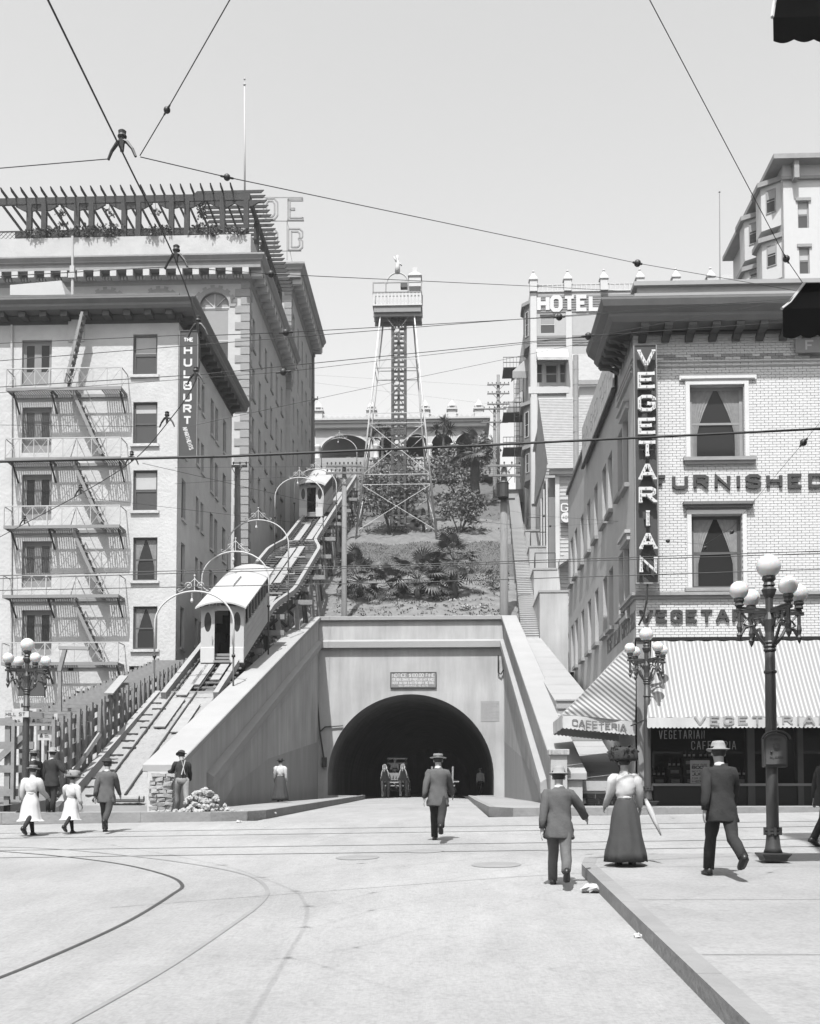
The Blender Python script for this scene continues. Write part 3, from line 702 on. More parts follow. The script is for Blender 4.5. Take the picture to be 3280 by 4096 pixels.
# ================================================================ CORNER BUILDING WITH THE CAFETERIA (right)
YV = 31.0
def F(x, y, dy=0.0): return P(x, y, YV - dy)
cxv = F(2537, 1800).x                               # corner
xe = 16.0                                           # right end, out of frame
z_floor = 1.98
zwt = F(2700, 1330).z                               # wall top under the cornice
cafe = thing('brick_building', 'three storey pale brick corner building with heavy dark cornice and striped awnings', 'building', (cxv, YV, z_floor))
zshop = F(2700, 2549).z                             # top of the shop front
def hole(x0, x1, y0, y1): a = F(x0, y1); c = F(x1, y0); return (a.x - cxv, c.x - cxv, a.z - zshop, c.z - zshop)
h1 = hole(2762, 2974, 1540, 1832); h2 = hole(2769, 2966, 2058, 2353)
h3 = (h1[0] + 4.05, h1[1] + 4.05, h1[2], h1[3]); h4 = (h2[0] + 4.05, h2[1] + 4.05, h2[2], h2[3])
b = MB(); wall_holes(b, (cxv + .01, YV + .03, zshop), (1, 0, 0), (0, 0, 1), xe - cxv, zwt - zshop, [h1, h2, h3, h4], (0, 1, 0), .25)
b.build('wall', 'mortar', cafe)
# ---- bricks laid course by course; the largest in view are single pieces, the rest one part
BL, BH, GAP = .205, .066, .011
bands = []                                           # (z0, z1) of grey string bricks
def zpx(y): return F(2800, y).z
grey_z = [(zpx(1440), zpx(1419))]
lit = []; 
z = zshop + .004; row = 0; xmax = F(3290, 1800).x
while z + BH < zwt:
    x = cxv + (0.0 if row % 2 else -BL / 2)
    while x < xmax:
        x0 = max(x, cxv); x1 = x + BL
        uc = ((x0 - cxv), (x1 - cxv)); zc0, zc1 = z - zshop, z + BH - zshop
        segs = [(x0, x1)]
        for h in (h1, h2, h3, h4):
            if zc1 > h[2] and zc0 < h[3]:
                ns = []
                for a, c in segs:
                    if c - cxv <= h[0] or a - cxv >= h[1]: ns.append((a, c)); continue
                    if a - cxv < h[0]: ns.append((a, cxv + h[0]))
                    if c - cxv > h[1]: ns.append((cxv + h[1], c))
                segs = ns
        for a, c in segs:
            if c - a > .03: lit.append((a, c, z, row))
        x += BL + GAP
    z += BH + GAP; row += 1
full = [q for q in lit if abs(q[1] - q[0] - BL) < 1e-6]
keep = set()
cand = [q for q in full if F(2640, 2549).z < q[2] < F(2640, 2360).z and q[0] < F(3240, 2400).x and not (grey_z[0][0] < q[2] < grey_z[0][1])][:300]
keep = set(cand)
mb = MB(); mb.box((0, -.015, 0), (BL, .03, BH)); bme = mb.mesh('brick', 'brick_white')
mg = MB(); mw = MB()
for q in lit:
    a, c, z_, row = q
    if q in keep: inst('brick', bme, cafe, (a, YV + rnd.uniform(-.003, .003), z_))
    else:
        (mg if grey_z[0][0] < z_ < grey_z[0][1] and (row + int(a * 3)) % 3 else mw).box((a, YV - .015 + rnd.uniform(-.003, .003), z_), (c, YV + .03, z_ + BH))
mw.build('brick_courses', 'brick_white', cafe, kind='stuff'); mg.build('string_course', 'brick_grey', cafe, kind='stuff')
def mould(name, y0, y1, proud, material='cornice_mid', x0=None, x1=None, parent=cafe, ret=0.0, steps=2):
    """horizontal moulding between two picture heights, stepped; ret = how far it returns along the side wall"""
    za, zb_ = zpx(y1), zpx(y0); xa = cxv - (proud if x0 is None else 0) if x0 is None else F(x0, y0).x; xb = xe if x1 is None else F(x1, y0).x
    q = MB()
    for k in range(steps):
        p0 = proud * (k + 1) / steps; z0 = za + (zb_ - za) * k / steps; z1 = za + (zb_ - za) * (k + 1) / steps
        xl = xa if x0 is not None else cxv - p0
        q.box((xl, YV - p0 - .02, z0 + .001 * k), (xb, YV - .0, z1))
        if ret: q.box((cxv - p0, YV + .0005, z0 + .001 * k), (cxv - .001, YV + ret, z1))
    return q.build(name, material, parent)
mould('moulding', 2371, 2396, .14, 'stone', ret=2.2)
mould('brick_ledge', 1447, 1452, .05, 'brick_white'); mould('brick_ledge', 1463, 1468, .05, 'brick_white')
mould('frieze_moulding', 1332, 1340, .06, 'cornice_mid', ret=2.4, steps=1)
# window surrounds, sills and head cornices
for h, sy, kind in ((h1, None, 0), (h2, None, 1), (h3, None, 0), (h4, None, 1)):
    x0, x1, v0, v1 = cxv + h[0], cxv + h[1], zshop + h[2], zshop + h[3]
    q = MB(); e = .13
    for a, c in (((x0 - e, v0), (x0 - .012, v1 + e)), ((x1 + .012, v0), (x1 + e, v1 + e)), ((x0 - .012, v1 + .012), (x1 + .012, v1 + e))): q.box((a[0], YV - .06, a[1]), (c[0], YV + .02, c[1]))
    q.build('surround', 'brick_white', cafe)
    q = MB(); q.box((x0 - .22, YV - .16, v0 - .11), (x1 + .3, YV + .24, v0 - .01)); q.box((x0 - .18, YV - .11, v0 - .2), (x1 + .26, YV + .02, v0 - .111)); q.build('sill', 'stone', cafe)
    if kind:
        q = MB(); q.box((x0 - .25, YV - .2, v1 + .26), (x1 + .32, YV + .02, v1 + .34)); q.box((x0 - .2, YV - .13, v1 + .18), (x1 + .27, YV + .02, v1 + .259)); q.box((x0 - .14, YV - .08, v1 + .135), (x1 + .2, YV + .02, v1 + .179)); q.build('head_cornice', 'cornice_mid', cafe)
    else:
        q = MB(); q.box((x0 - .3, YV - .075, v1 + .14), (x1 + .35, YV + .02, v1 + .3)); q.box((x0 - .26, YV - .10, v1 + .17), (x1 + .3, YV - .074, v1 + .22)); q.build('surround_cap', 'brick_white', cafe)
    w = window(cafe, (x0, YV + .03, v0), x1 - x0, v1 - v0, 'sash', glass='glass_dark', frame='stone' if not kind else 'frame_grey', curt=True)
    if kind and h is h2:
        line_of_text(w, 'DR.FULLMER', (x0 + .2, YV + .19, v0 + (v1 - v0) * .66), (1, 0, 0), (0, 0, 1), (0, -1, 0), .13, .022, .004, 'grey_paint', width=1.1)
# raised letters
du, dv, nn = V(1, 0, 0), ZU, V(0, -1, 0)
a = F(2612, 1961); c = F(3232, 1961)
letters(cafe, 'FURNISHED', (a.x, YV - .016, a.z), du, dv, nn, F(2700, 1904).z - F(2700, 1961).z, .088, .07, 'sign_dark', gap=.60, wscale=1.22)
a = F(2563, 2492)
letters(cafe, 'VEGETARIAN', (a.x, YV - .016, a.z), du, dv, nn, F(2700, 2441).z - F(2700, 2492).z, .085, .06, 'sign_dark', gap=.47, serif=.11, wscale=1.0)
# ---- cornice: crown, soffit, brackets, dentils, returned a little way along the side
CO = 1.03; zc_top = P(2700, 1183, YV - CO).z; ret = 2.5
crown = [(0, 0), (.10, .12), (.10, .2), (.28, .34), (.34, .5), (.34, .56)]     # profile (outwards, up) from soffit edge
zs = zc_top - .56
q = MB()
def run_profile(q, prof, base, zlow):
    # mitred round the corner: along the front to the right, along the side backwards
    rings = []
    for (ex, ey) in (('R', 0), ('C', 0), ('B', 0)):
        ring = []
        for o_, u_ in prof:
            d = base + o_
            if ex == 'R': ring.append(V(xe, YV - d, zlow + u_))
            elif ex == 'C': ring.append(V(cxv - d, YV - d, zlow + u_))
            else: ring.append(V(cxv - d, YV + ret, zlow + u_))
        ring.append(V(ring[0].x, ring[0].y, zlow + prof[-1][1]) if False else (V(xe, YV, zlow + prof[-1][1]) if ex == 'R' else V(cxv, YV, zlow + prof[-1][1]) if ex == 'C' else V(cxv, YV + ret, zlow + prof[-1][1])))
        ring.append(V(xe, YV, zlow) if ex == 'R' else V(cxv, YV, zlow) if ex == 'C' else V(cxv, YV + ret, zlow))
        rings.append(ring)
    q.rings(rings)
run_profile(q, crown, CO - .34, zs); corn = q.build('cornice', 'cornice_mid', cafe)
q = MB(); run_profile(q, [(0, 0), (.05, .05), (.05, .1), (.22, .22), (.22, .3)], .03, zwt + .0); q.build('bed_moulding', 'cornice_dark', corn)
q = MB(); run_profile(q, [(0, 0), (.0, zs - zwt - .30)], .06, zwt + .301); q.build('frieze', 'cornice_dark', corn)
br = MB(); br.prism([(0, 0, 0), (-.56, 0, .02), (-.62, 0, .1), (-.6, 0, .2), (-.3, 0, .12), (-.1, 0, -.1), (0, 0, -.14)], (0, .22, 0)); br.v = [(p[1], p[0], p[2]) for p in br.v]
brm = br.mesh('bracket', 'cornice_dark')
dn = MB(); dn.box((0, -.10, 0), (.075, 0, .11)); dnm = dn.mesh('dentil', 'cornice_dark')
x_ = cxv + .12
while x_ < F(3290, 1250).x + .5:
    inst('bracket', brm, corn, (x_, YV - .07, zs - .21)); x_ += .66
y_ = YV + .1
while y_ < YV + ret - .2:
    inst('bracket', brm, corn, (cxv - .07, y_ + .22, zs - .21), rotz=-math.pi / 2); y_ += .5
x_ = cxv - .2
while x_ < F(3290, 1250).x:
    inst('dentil', dnm, corn, (x_, YV - .14, zwt + .06)); x_ += .155
y_ = YV
while y_ < YV + ret:
    inst('dentil', dnm, corn, (cxv - .14, y_, zwt + .06), rotz=-math.pi / 2); y_ += .155
# pale brick parapet standing back above
pz = P(2700, 1150, YV + .4).z
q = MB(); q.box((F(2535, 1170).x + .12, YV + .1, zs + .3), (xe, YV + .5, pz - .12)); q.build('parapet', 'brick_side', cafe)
q = MB(); q.box((F(2535, 1170).x + .02, YV, pz - .42), (xe, YV + .55, pz - .34)); q.box((F(2535, 1170).x + .0, YV - .03, pz - .12), (xe, YV + .55, pz)); q.build('parapet_coping', 'concrete_light', cafe)
# ---- side wall along the footway
YB = 48.6
def S(x, y): return PX(x, y, cxv)
ztop_s = S(2338, 1806).z
rows = []
cols = [2442, 2418, 2384, 2355, 2328, 2303, 2286]
sideholes = []
def side_z(x, y): return S(x, y).z
zA0 = side_z(2442, 2050); zA1 = zA0 + 1.95
zB0 = side_z(2447, 2510); zB1 = zB0 + 1.95
ycs = [S(c, 2100).y for c in cols]
wy = .95
for yc in ycs + [ycs[0] - 2.1]:
    if yc - wy / 2 > YV + 2.0: sideholes += [(yc - wy/2 - YV, yc + wy/2 - YV, zA0 - z_floor, zA1 - z_floor), (yc - wy/2 - YV, yc + wy/2 - YV, zB0 - z_floor, zB1 - z_floor)]
zC0 = zA0 + (zA0 - zB0) * 1.0
yf_ = YV + 1.55
sideholes += [(yf_ - .5 - YV, yf_ + .5 - YV, zA0 - z_floor - .1, zA1 - z_floor + .1), (yf_ - .5 - YV, yf_ + .5 - YV, zB0 - z_floor - .2, zB1 - z_floor)]
for yc in ycs[2:]:
    sideholes.append((yc - .3 - YV, yc + .3 - YV, zB0 - 1.9 - z_floor, zB0 - 1.35 - z_floor))
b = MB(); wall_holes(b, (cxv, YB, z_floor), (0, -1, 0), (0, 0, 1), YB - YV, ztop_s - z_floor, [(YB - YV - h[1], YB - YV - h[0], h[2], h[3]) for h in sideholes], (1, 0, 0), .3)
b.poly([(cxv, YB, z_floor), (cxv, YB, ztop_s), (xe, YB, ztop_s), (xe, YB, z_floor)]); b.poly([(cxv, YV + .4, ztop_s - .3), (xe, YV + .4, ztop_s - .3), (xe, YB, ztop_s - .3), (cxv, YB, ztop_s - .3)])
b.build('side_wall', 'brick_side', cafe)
for h in sideholes:
    w_ = h[1] - h[0]; hh = h[3] - h[2]
    window(cafe, (cxv + .0, YV + h[1], z_floor + h[2]), w_, hh, 'sash' if hh > 1 else 'single', rotz=-math.pi / 2, glass='glass_mid', frame='frame_grey', blind=.0 if hh < 1 else .45)
    if hh > 1:
        q = MB(); q.box((cxv - .14, YV + h[0] - .1, z_floor + h[2] - .13), (cxv + .02, YV + h[1] + .1, z_floor + h[2] - .005)); q.build('sill', 'stone', cafe)
for h in sideholes[-len(ycs[2:]) - 2:-len(ycs[2:])]:
    q = MB(); q.box((cxv - .1, YV + h[0] - .2, z_floor + h[3] + .02), (cxv - .003, YV + h[1] + .2, z_floor + h[3] + .2)); q.box((cxv - .17, YV + h[0] - .25, z_floor + h[3] + .201), (cxv - .003, YV + h[1] + .25, z_floor + h[3] + .3)); q.build('head_cornice', 'brick_side', cafe)
q = MB(); q.box((cxv - .1, YV + ret + .1, ztop_s), (cxv + .3, YB, ztop_s + .14)); q.build('side_coping', 'cornice_mid', cafe)
q = MB()
for k in range(3): q.box((cxv - .05 - .02 * k, YV + .0, zwt - .75 - .2 * k), (cxv - .001, YV + ret + .3, zwt - .68 - .2 * k))
q.build('side_mouldings', 'brick_side', cafe)
sa = S(2438, 2610)
line_of_text(cafe, 'VEGETARIAN CAFETERIA', (cxv - .002, YV + 5.7, sa.z), (0, -1, 0), ZU, (-1, 0, 0), .50, .075, .008, 'cornice_mid', serif=.08, width=5.6, name='painted_lettering')
# board sign standing on the side roof edge
s0, s1 = S(2470, 1530), S(2340, 1870)
bs = thing('roof_board_sign', 'pale weathered board sign along the side roof edge of brick building', 'sign', (cxv - .1, 36, ztop_s - 1))
ya, yb_ = YV + 2.9, 42.0
n_ = 14
for k in range(n_):
    q = MB(); y0 = ya + (yb_ - ya) * k / n_; y1 = ya + (yb_ - ya) * (k + 1) / n_ - .03; q.box((cxv - .16, y0, ztop_s - .75), (cxv - .11, y1, ztop_s + .72)); q.build('board', 'cream_paint', bs)
q = MB(); q.box((cxv - .2, ya, ztop_s - .86), (cxv - .09, yb_, ztop_s - .76)); q.build('ledge', 'cornice_dark', bs)
line_of_text(bs, 'FURNISHED ROOMS', (cxv - .161, yb_ - .3, ztop_s - .3), (0, -1, 0), ZU, (-1, 0, 0), .6, .05, .003, 'shade_cloth', width=yb_ - ya - .6, name='faded_lettering')

# ---- shop front
shop = MB()
zg0 = F(2700, 3141).z; 
q = MB(); q.box((cxv + .45, YV + .05, z_floor - .1), (xe, YV + .35, zg0 - .02)); q.build('stall_riser', 'black', cafe)
q = MB(); q.box((cxv + .4, YV - .03, zg0 - .02), (xe, YV + .4, zg0 + .05)); q.build('shop_sill', 'grey_paint', cafe)
q = MB(); q.box((cxv, YV - .05, zshop - .1), (xe, YV + .2, zshop - .002)); q.build('shop_lintel', 'black', cafe)
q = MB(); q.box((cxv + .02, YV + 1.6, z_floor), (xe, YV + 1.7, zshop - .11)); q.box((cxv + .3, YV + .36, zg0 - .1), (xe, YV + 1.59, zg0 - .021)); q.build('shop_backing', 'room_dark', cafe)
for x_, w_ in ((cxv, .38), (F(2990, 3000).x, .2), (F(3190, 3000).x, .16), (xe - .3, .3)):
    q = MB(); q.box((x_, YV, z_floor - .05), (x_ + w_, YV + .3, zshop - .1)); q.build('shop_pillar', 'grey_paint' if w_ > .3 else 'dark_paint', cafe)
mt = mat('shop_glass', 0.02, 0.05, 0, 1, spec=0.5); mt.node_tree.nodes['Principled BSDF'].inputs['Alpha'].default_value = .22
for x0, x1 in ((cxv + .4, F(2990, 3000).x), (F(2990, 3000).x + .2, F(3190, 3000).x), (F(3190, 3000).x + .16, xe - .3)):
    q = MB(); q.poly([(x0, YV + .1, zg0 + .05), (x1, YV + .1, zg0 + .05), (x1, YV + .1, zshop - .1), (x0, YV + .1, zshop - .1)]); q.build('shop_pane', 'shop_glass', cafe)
a = F(2640, 2955); line_of_text(cafe, 'VEGETARIAN', (a.x, YV + .095, a.z), du, dv, nn, .24, .022, .004, 'shade_cloth', width=1.25, name='window_lettering', serif=.04)
a = F(2770, 2998); line_of_text(cafe, 'CAFETERIA', (a.x, YV + .095, a.z), du, dv, nn, .24, .022, .004, 'shade_cloth', width=1.22, name='window_lettering', serif=.04)
# goods in the window
xs0 = F(2610, 3000).x; boxm = MB(); boxm.box((0, 0, 0), (.40, .3, .26)); bxm = boxm.mesh('crate', 'wood_dark')
bot = MB(); bot.lathe((0, 0, 0), [(.035, 0), (.035, .16), (.013, .21), (.013, .27), (.016, .275)], 8); botm = bot.mesh('bottle', 'black', True); lab = MB(); lab.lathe((0, 0, 0), [(.0365, .05), (.0365, .11)], 8); labm = lab.mesh('paper_label', 'paper')
lay = [(0, [0, 1, 2, 3, 4, 5]), (1, [1, 2, 3, 4]), (2, [2, 3])]
nb_ = 0
for lv, cols_ in lay:
    for cc in cols_:
        x_ = xs0 + .15 + cc * .46; z_ = zg0 + .005 + lv * .27
        t_ = thing('crate', 'dark wooden crate in the shop window display, %s tier, %s from the left' % (['bottom', 'middle', 'top'][lv], ['first', 'second', 'third', 'fourth', 'fifth', 'sixth'][cols_.index(cc)]), 'crate', (x_, YV + .9 + .1 * lv, z_), 'crates of bottles in the shop window')
        inst('body', bxm, t_, (x_, YV + .9 + .1 * lv, z_))
        q = MB(); q.box((x_ + .08, YV + .89 + .1 * lv, z_ + .08), (x_ + .32, YV + .898 + .1 * lv, z_ + .18)); q.build('stencil_panel', 'wood_raw', t_)
tiers = {0: [0, 5], 1: [1, 4], 2: [2, 3]}
for lv, cols_ in tiers.items():
    for cc in cols_:
        for k in range(3):
            x_ = xs0 + .15 + cc * .46 + .07 + k * .13; z_ = zg0 + .007 + (lv + 1) * .27 - .01
            t_ = thing('bottle', 'dark bottle in the shop window, %s of three, %s of %s tier' % (['left', 'middle', 'right'][k], 'left end' if cc == cols_[0] else 'right end', ['bottom', 'middle', 'top'][lv]), 'bottle', (x_, YV + .98 + .1 * lv, z_), 'bottles in the shop window')
            inst('glass_body', botm, t_, (x_, YV + .98 + .1 * lv, z_)); inst('paper_label', labm, t_, (x_, YV + .98 + .1 * lv, z_))
a = F(2762, 3136, -.2); c = F(2838, 3041, -.2)
po = thing('poster', 'white printed poster leaning in the cafeteria window', 'poster', (a.x, YV + .2, zg0 + .06))
q = MB(); q.box((a.x, YV + .2, zg0 + .06), (c.x, YV + .21, c.z)); q.build('sheet', 'paper', po)
for k, (s_, hh, t__) in enumerate((('DRINK PURE', .05, .008), ('8000', .09, .022), ('BOTTLES', .05, .009), ('JUICE', .09, .02), ('FOR SALE', .05, .008), ('HERE', .06, .01))):
    line_of_text(po, s_, (a.x + .05, YV + .199, c.z - .15 - k * .095), du, dv, nn, hh, t__, .002, 'sign_dark', width=.42, name='print')

# ---- front awning
za_t = F(2700, 2566).z; ya_b = YV - 1.75; za_b = P(2700, 2870, ya_b).z; xa0 = P(2588, 2870, ya_b).x
stripes('awning_stripe', .43, .25, (1, 0, 0), .115, .42)
aw = thing('awning', 'broad striped canvas awning lettered along its scalloped valance over the shop front', 'awning', (xa0, YV, z_floor + 2))
def awf(a_, c_):
    x = xa0 + (xe - xa0) * a_; x_t = cxv + .42 + (xe - cxv - .42) * a_
    sag = -.07 * math.sin(math.pi * c_) * (1 + .5 * math.sin(a_ * 31)) + .012 * math.sin(a_ * 140 + 3 * c_) + .02 * math.sin(a_ * 47 + 5 * c_) * c_ * (1 - c_) * 4
    return V(x + (x_t - x) * c_, ya_b + (YV - .06 - ya_b) * c_, za_b + (za_t - za_b) * c_ + sag)
b = MB(); b.grid(awf, 120, 10); b.build('canopy', 'awning_stripe', aw, smooth=True)
def valance(name, p0, p1, h, n, out, parent, material='canvas', scal=.11, wav=.015):
    p0 = Vector(p0); p1 = Vector(p1); L = (p1 - p0).length; k = max(2, int(L / scal)); b = MB(); m_ = k * 6; out = Vector(out)
    top = []; bot = []
    for i in range(m_ + 1):
        t = i / m_; p = p0.lerp(p1, t); w_ = out * (wav * math.sin(t * 17 * L / 3))
        top.append(p); bot.append(p + V(0, 0, -h - .035 * abs(math.sin(math.pi * t * k))) + w_)
    vs = top + bot; b.add(vs, [(i, i + 1, m_ + 2 + i, m_ + 1 + i) for i in range(m_)])
    return b.build(name, material, parent)
vh = za_b - P(2700, 2908, ya_b).z
val = valance('valance', (xa0, ya_b - .002, za_b), (xe, ya_b - .002, za_b), vh, 1, (0, -1, 0), aw)
a = P(2780, 2912, ya_b - .01)
letters(val, 'VEGETARIAN', (a.x, ya_b - .024, za_b - vh + .05), du, dv, nn, .24, .05, .004, 'stone', gap=.62, serif=.10, wscale=1.35)
for x_ in (xa0 + .05, xa0 + 4.2, xa0 + 8.4):
    q = MB(); q.bar((x_, ya_b + .02, za_b - .02), (x_ - .2 if x_ < xa0 + 1 else x_, YV - .05, za_b - .1), .03); q.build('awning_arm', 'iron', aw)
# ---- side awning with folded striped cheek towards the viewer
sw_ = thing('awning', 'small striped side awning with folded cheek lettered on its valance', 'awning', (4, 32, z_floor + 2))
y0s, y1s = YV + .15, YV + 3.1
xo_ = P(2250, 2856, y0s).x; zo_ = P(2250, 2856, y0s).z; zt_s = P(2534, 2562, y0s).z; zi_ = P(2540, 2886, y0s).z
stripes('awning_cheek', .55, .2, (.64, 0, .77), .115, .5)
def cheek(a_, c_):   # a_: from outer tip to wall, c_: from the bottom hem to the slope
    top = V(xo_, y0s, zo_).lerp(V(cxv - .02, y0s, zt_s), a_); bt = V(xo_, y0s, zo_ - .01).lerp(V(cxv - .02, y0s, zi_), a_)
    p = bt.lerp(top, c_); p.y += .07 * math.sin(9 * (a_ * .9 + c_ * .8)) * a_ * (1 - .5 * c_) * 1.2 - .05
    return p
b = MB(); b.grid(cheek, 40, 24); b.build('cheek', 'awning_cheek', sw_, smooth=True)
b = MB(); b.grid(lambda a_, c_: V(xo_, y0s + (y1s - y0s) * c_, zo_).lerp(V(cxv - .03, y0s + (y1s - y0s) * c_, zt_s), a_) + V(0, 0, -.06 * math.sin(math.pi * a_)), 10, 16); b.build('canopy', 'awning_stripe', sw_, smooth=True)
def skew_val(name, y, n_dir, material, letter_mat, rev):
    v0 = V(xo_, y, zo_ - .02); v1 = V(cxv - .02, y, zi_ - .01); hv = .36
    o = valance(name, v0, v1, hv, 1, (0, -1, 0), sw_, material, wav=.03)
    dd = (v1 - v0).normalized(); st = (v0 + dd * .28 + V(0, n_dir * .03, -.3)) if not rev else (v1 - dd * .28 + V(0, n_dir * .03, -.3))
    letters(o, 'CAFETERIA', st, dd if not rev else -dd, ZU, (0, n_dir, 0), .2, .034, .004, letter_mat, width=1.5, gap=.25, serif=.07)
skew_val('valance', y0s - .03, -1, 'canvas', 'cornice_mid', False); skew_val('valance', y1s, 1, 'canvas', 'sign_dark', True)
valance('valance', (xo_, y0s, zo_ - .02), (xo_, y1s, zo_ - .02), .36, 1, (-1, 0, 0), sw_)
# ---- projecting vertical sign with letters standing off the board and bulbs
xs_, xe_ = F(2541, 1800, .45).x, F(2627, 1800, .45).x; zt2, zb2_ = F(2580, 1382, .45).z, F(2580, 2330, .45).z
vs_ = thing('vertical_sign', 'tall dark vertical board sign with white bulb studded letters on the corner', 'sign', (xs_, YV - .4, zb2_))
q = MB(); q.box((xs_, YV - .45, zb2_), (xe_, YV - .36, zt2)); q.build('board', 'sign_dark', vs_)
q = MB()
for x0, x1, z0, z1 in ((xs_ - .03, xs_, zb2_, zt2), (xe_, xe_ + .03, zb2_, zt2), (xs_ - .03, xe_ + .03, zt2, zt2 + .04), (xs_ - .03, xe_ + .03, zb2_ - .04, zb2_)): q.box((x0, YV - .47, z0), (x1, YV - .35, z1))
q.build('frame', 'grey_paint', vs_)
for k in range(3):
    z_ = zb2_ + .5 + k * (zt2 - zb2_ - 1) / 2; q = MB(); q.box((xs_ + .2, YV - .36, z_), (xs_ + .26, YV + .0, z_ + .05)); q.build('bracket', 'iron', vs_)
lh = .455; pitch = (F(2580, 1420, .5).z - F(2580, 2245, .5).z) / 9
for k, ch in enumerate('VEGETARIAN'):
    zc_ = F(2580, 1437, .5).z - pitch * k; w_ = .40 if ch != 'I' else .05
    wsc = .40 / (glyph_w(ch) * lh) if ch != 'I' else 1
    (c_, mbx), = text(ch, ((xs_ + xe_) / 2 - w_ / 2, YV - .56, zc_ - lh / 2), du, dv, nn, lh, .085, .09, serif=.12, wscale=wsc)
    lo = mbx.build('letter', 'sign_white', vs_)
    bb = MB()
    for st in FONT[ch]:
        for i in range(len(st) - 1):
            p, q_ = Vector(st[i]), Vector(st[i + 1]); m_ = max(1, int((q_ - p).length * 3))
            for j in range(m_):
                t = p.lerp(q_, (j + .5) / m_); bb.ball(((xs_ + xe_) / 2 - w_ / 2 + t.x * wsc * lh, YV - .675, zc_ - lh / 2 + .042 + t.y * (lh - .085)), .018, 6)
    bb.build('bulbs', 'shade_cloth', lo, kind='stuff')
    q = MB(); q.bar(((xs_ + xe_) / 2 - .06, YV - .56, zc_), ((xs_ + xe_) / 2 - .06, YV - .45, zc_), .04); q.bar(((xs_ + xe_) / 2 + .06, YV - .56, zc_), ((xs_ + xe_) / 2 + .06, YV - .45, zc_), .04); q.build('stand_off', 'iron', lo)
q = MB(); q.tube([F(2590, 2335, .4), F(2587, 2400, .4), F(2575, 2460, .3), F(2555, 2500, .1)], .03, 6); q.build('conduit', 'iron', vs_)
# small shadowed hanging sign at the top right
a = F(3180, 1414, .15); c = F(3290, 1355, .15)
q = MB(); q.box((a.x, YV - .2, a.z), (c.x, YV - .16, c.z)); t_ = thing('wall_sign', 'small grey board sign under the cornice at the right edge', 'sign', (a.x, YV - .2, a.z)); q.build('board', 'grey_paint', t_)
line_of_text(t_, 'F', (a.x + .3, YV - .201, a.z + .06), du, dv, nn, .3, .05, .004, 'cream_paint')
# ================================================================ LEFT: STUCCO APARTMENT HOUSE WITH FIRE ESCAPE
YH = 48.2
def H(x, y, dy=0.0): return P(x, y, YH - dy)
cxh = H(711, 1700).x; zh_top = H(600, 1291).z; zh_bot = 2.4; xw = H(-350, 1700).x; YHB = 60.2
hul = thing('apartment_house', 'pale stucco apartment house with dark cornice and sunlit fire escape front', 'building', (cxh, YH, zh_bot))
door_y = [(1359, 1545), (1628, 1812), (1897, 2082), (2164, 2350), (2440, 2622)]
win_y = [(1336, 1500), (1607, 1776), (1880, 2043), (2149, 2323), (2425, 2597)]
holes = []
for y0, y1 in door_y: a, c = H(86, y1), H(208, y0); holes.append((a.x - xw, c.x - xw, a.z - zh_bot, c.z - zh_bot, 'door'))
for y0, y1 in win_y: a, c = H(531, y1), H(630, y0); holes.append((a.x - xw, c.x - xw, a.z - zh_bot, c.z - zh_bot, 'sash'))
a, c = H(516, 2692), H(568, 2664); holes.append((a.x - xw, c.x - xw, a.z - zh_bot, c.z - zh_bot, 'cellar'))
a, c = H(270, 2683), H(294, 2666); holes.append((a.x - xw, c.x - xw, a.z - zh_bot, c.z - zh_bot, 'cellar'))
b = MB(); wall_holes(b, (xw, YH, zh_bot), (1, 0, 0), ZU, cxh - xw, zh_top - zh_bot, [h[:4] for h in holes], (0, 1, 0), .2)
b.build('front_wall', 'stucco', hul)
blinds = [.45, .22, .45, .0, .0]; k = 0
for i, h in enumerate(holes):
    w_, hh = h[1] - h[0], h[3] - h[2]; loc = (xw + h[0], YH, zh_bot + h[2])
    if h[4] == 'door': window(hul, loc, w_, hh, 'door', frame='grey_paint', glass='glass_mid' if i % 2 else 'glass_dark', blind=0)
    elif h[4] == 'sash':
        window(hul, loc, w_, hh, 'sash', frame='frame_grey', glass='glass_dark' if k > 2 else 'glass_mid', blind=blinds[k], blindmat='shade_pale' if k < 3 else 'shade_cloth', curt=k >= 3); k += 1
        q = MB(); q.box((loc[0] - .1, YH - .1, loc[2] - .13), (loc[0] + w_ + .1, YH + .13, loc[2] - .004)); q.build('sill', 'stucco', hul)
    else: window(hul, loc, w_, hh, 'single', glass='room_dark')
# side wall in shade
sideh = []
base_z = [H(531, y1).z for y0, y1 in win_y]
zpair = [(PX(739, 2085, cxh).z + d * 2.95) for d in (2, 1, 0, -1, -2)]
for yc, w_, dz0, hh in ((49.4, .75, 0, 1.85), (52.1, .6, .45, 1.35), (53.1, .6, .35, 1.45), (55.2, .7, 0, 1.85), (56.3, .7, 0, 1.8), (58.3, .8, .05, 1.8)):
    for z_ in zpair:
        if zh_bot + .3 < z_ + dz0 and z_ + dz0 + hh < zh_top - .2: sideh.append((yc - w_/2 - YH, yc + w_/2 - YH, z_ + dz0 - zh_bot, z_ + dz0 + hh - zh_bot))
D = YHB - YH
b = MB(); wall_holes(b, (cxh, YH, zh_bot), (0, 1, 0), ZU, D, zh_top - zh_bot, sideh, (-1, 0, 0), .25)
b.poly([(cxh, YHB, zh_bot), (xw, YHB, zh_bot), (xw, YHB, zh_top), (cxh, YHB, zh_top)]); b.build('side_wall', 'stucco', hul)
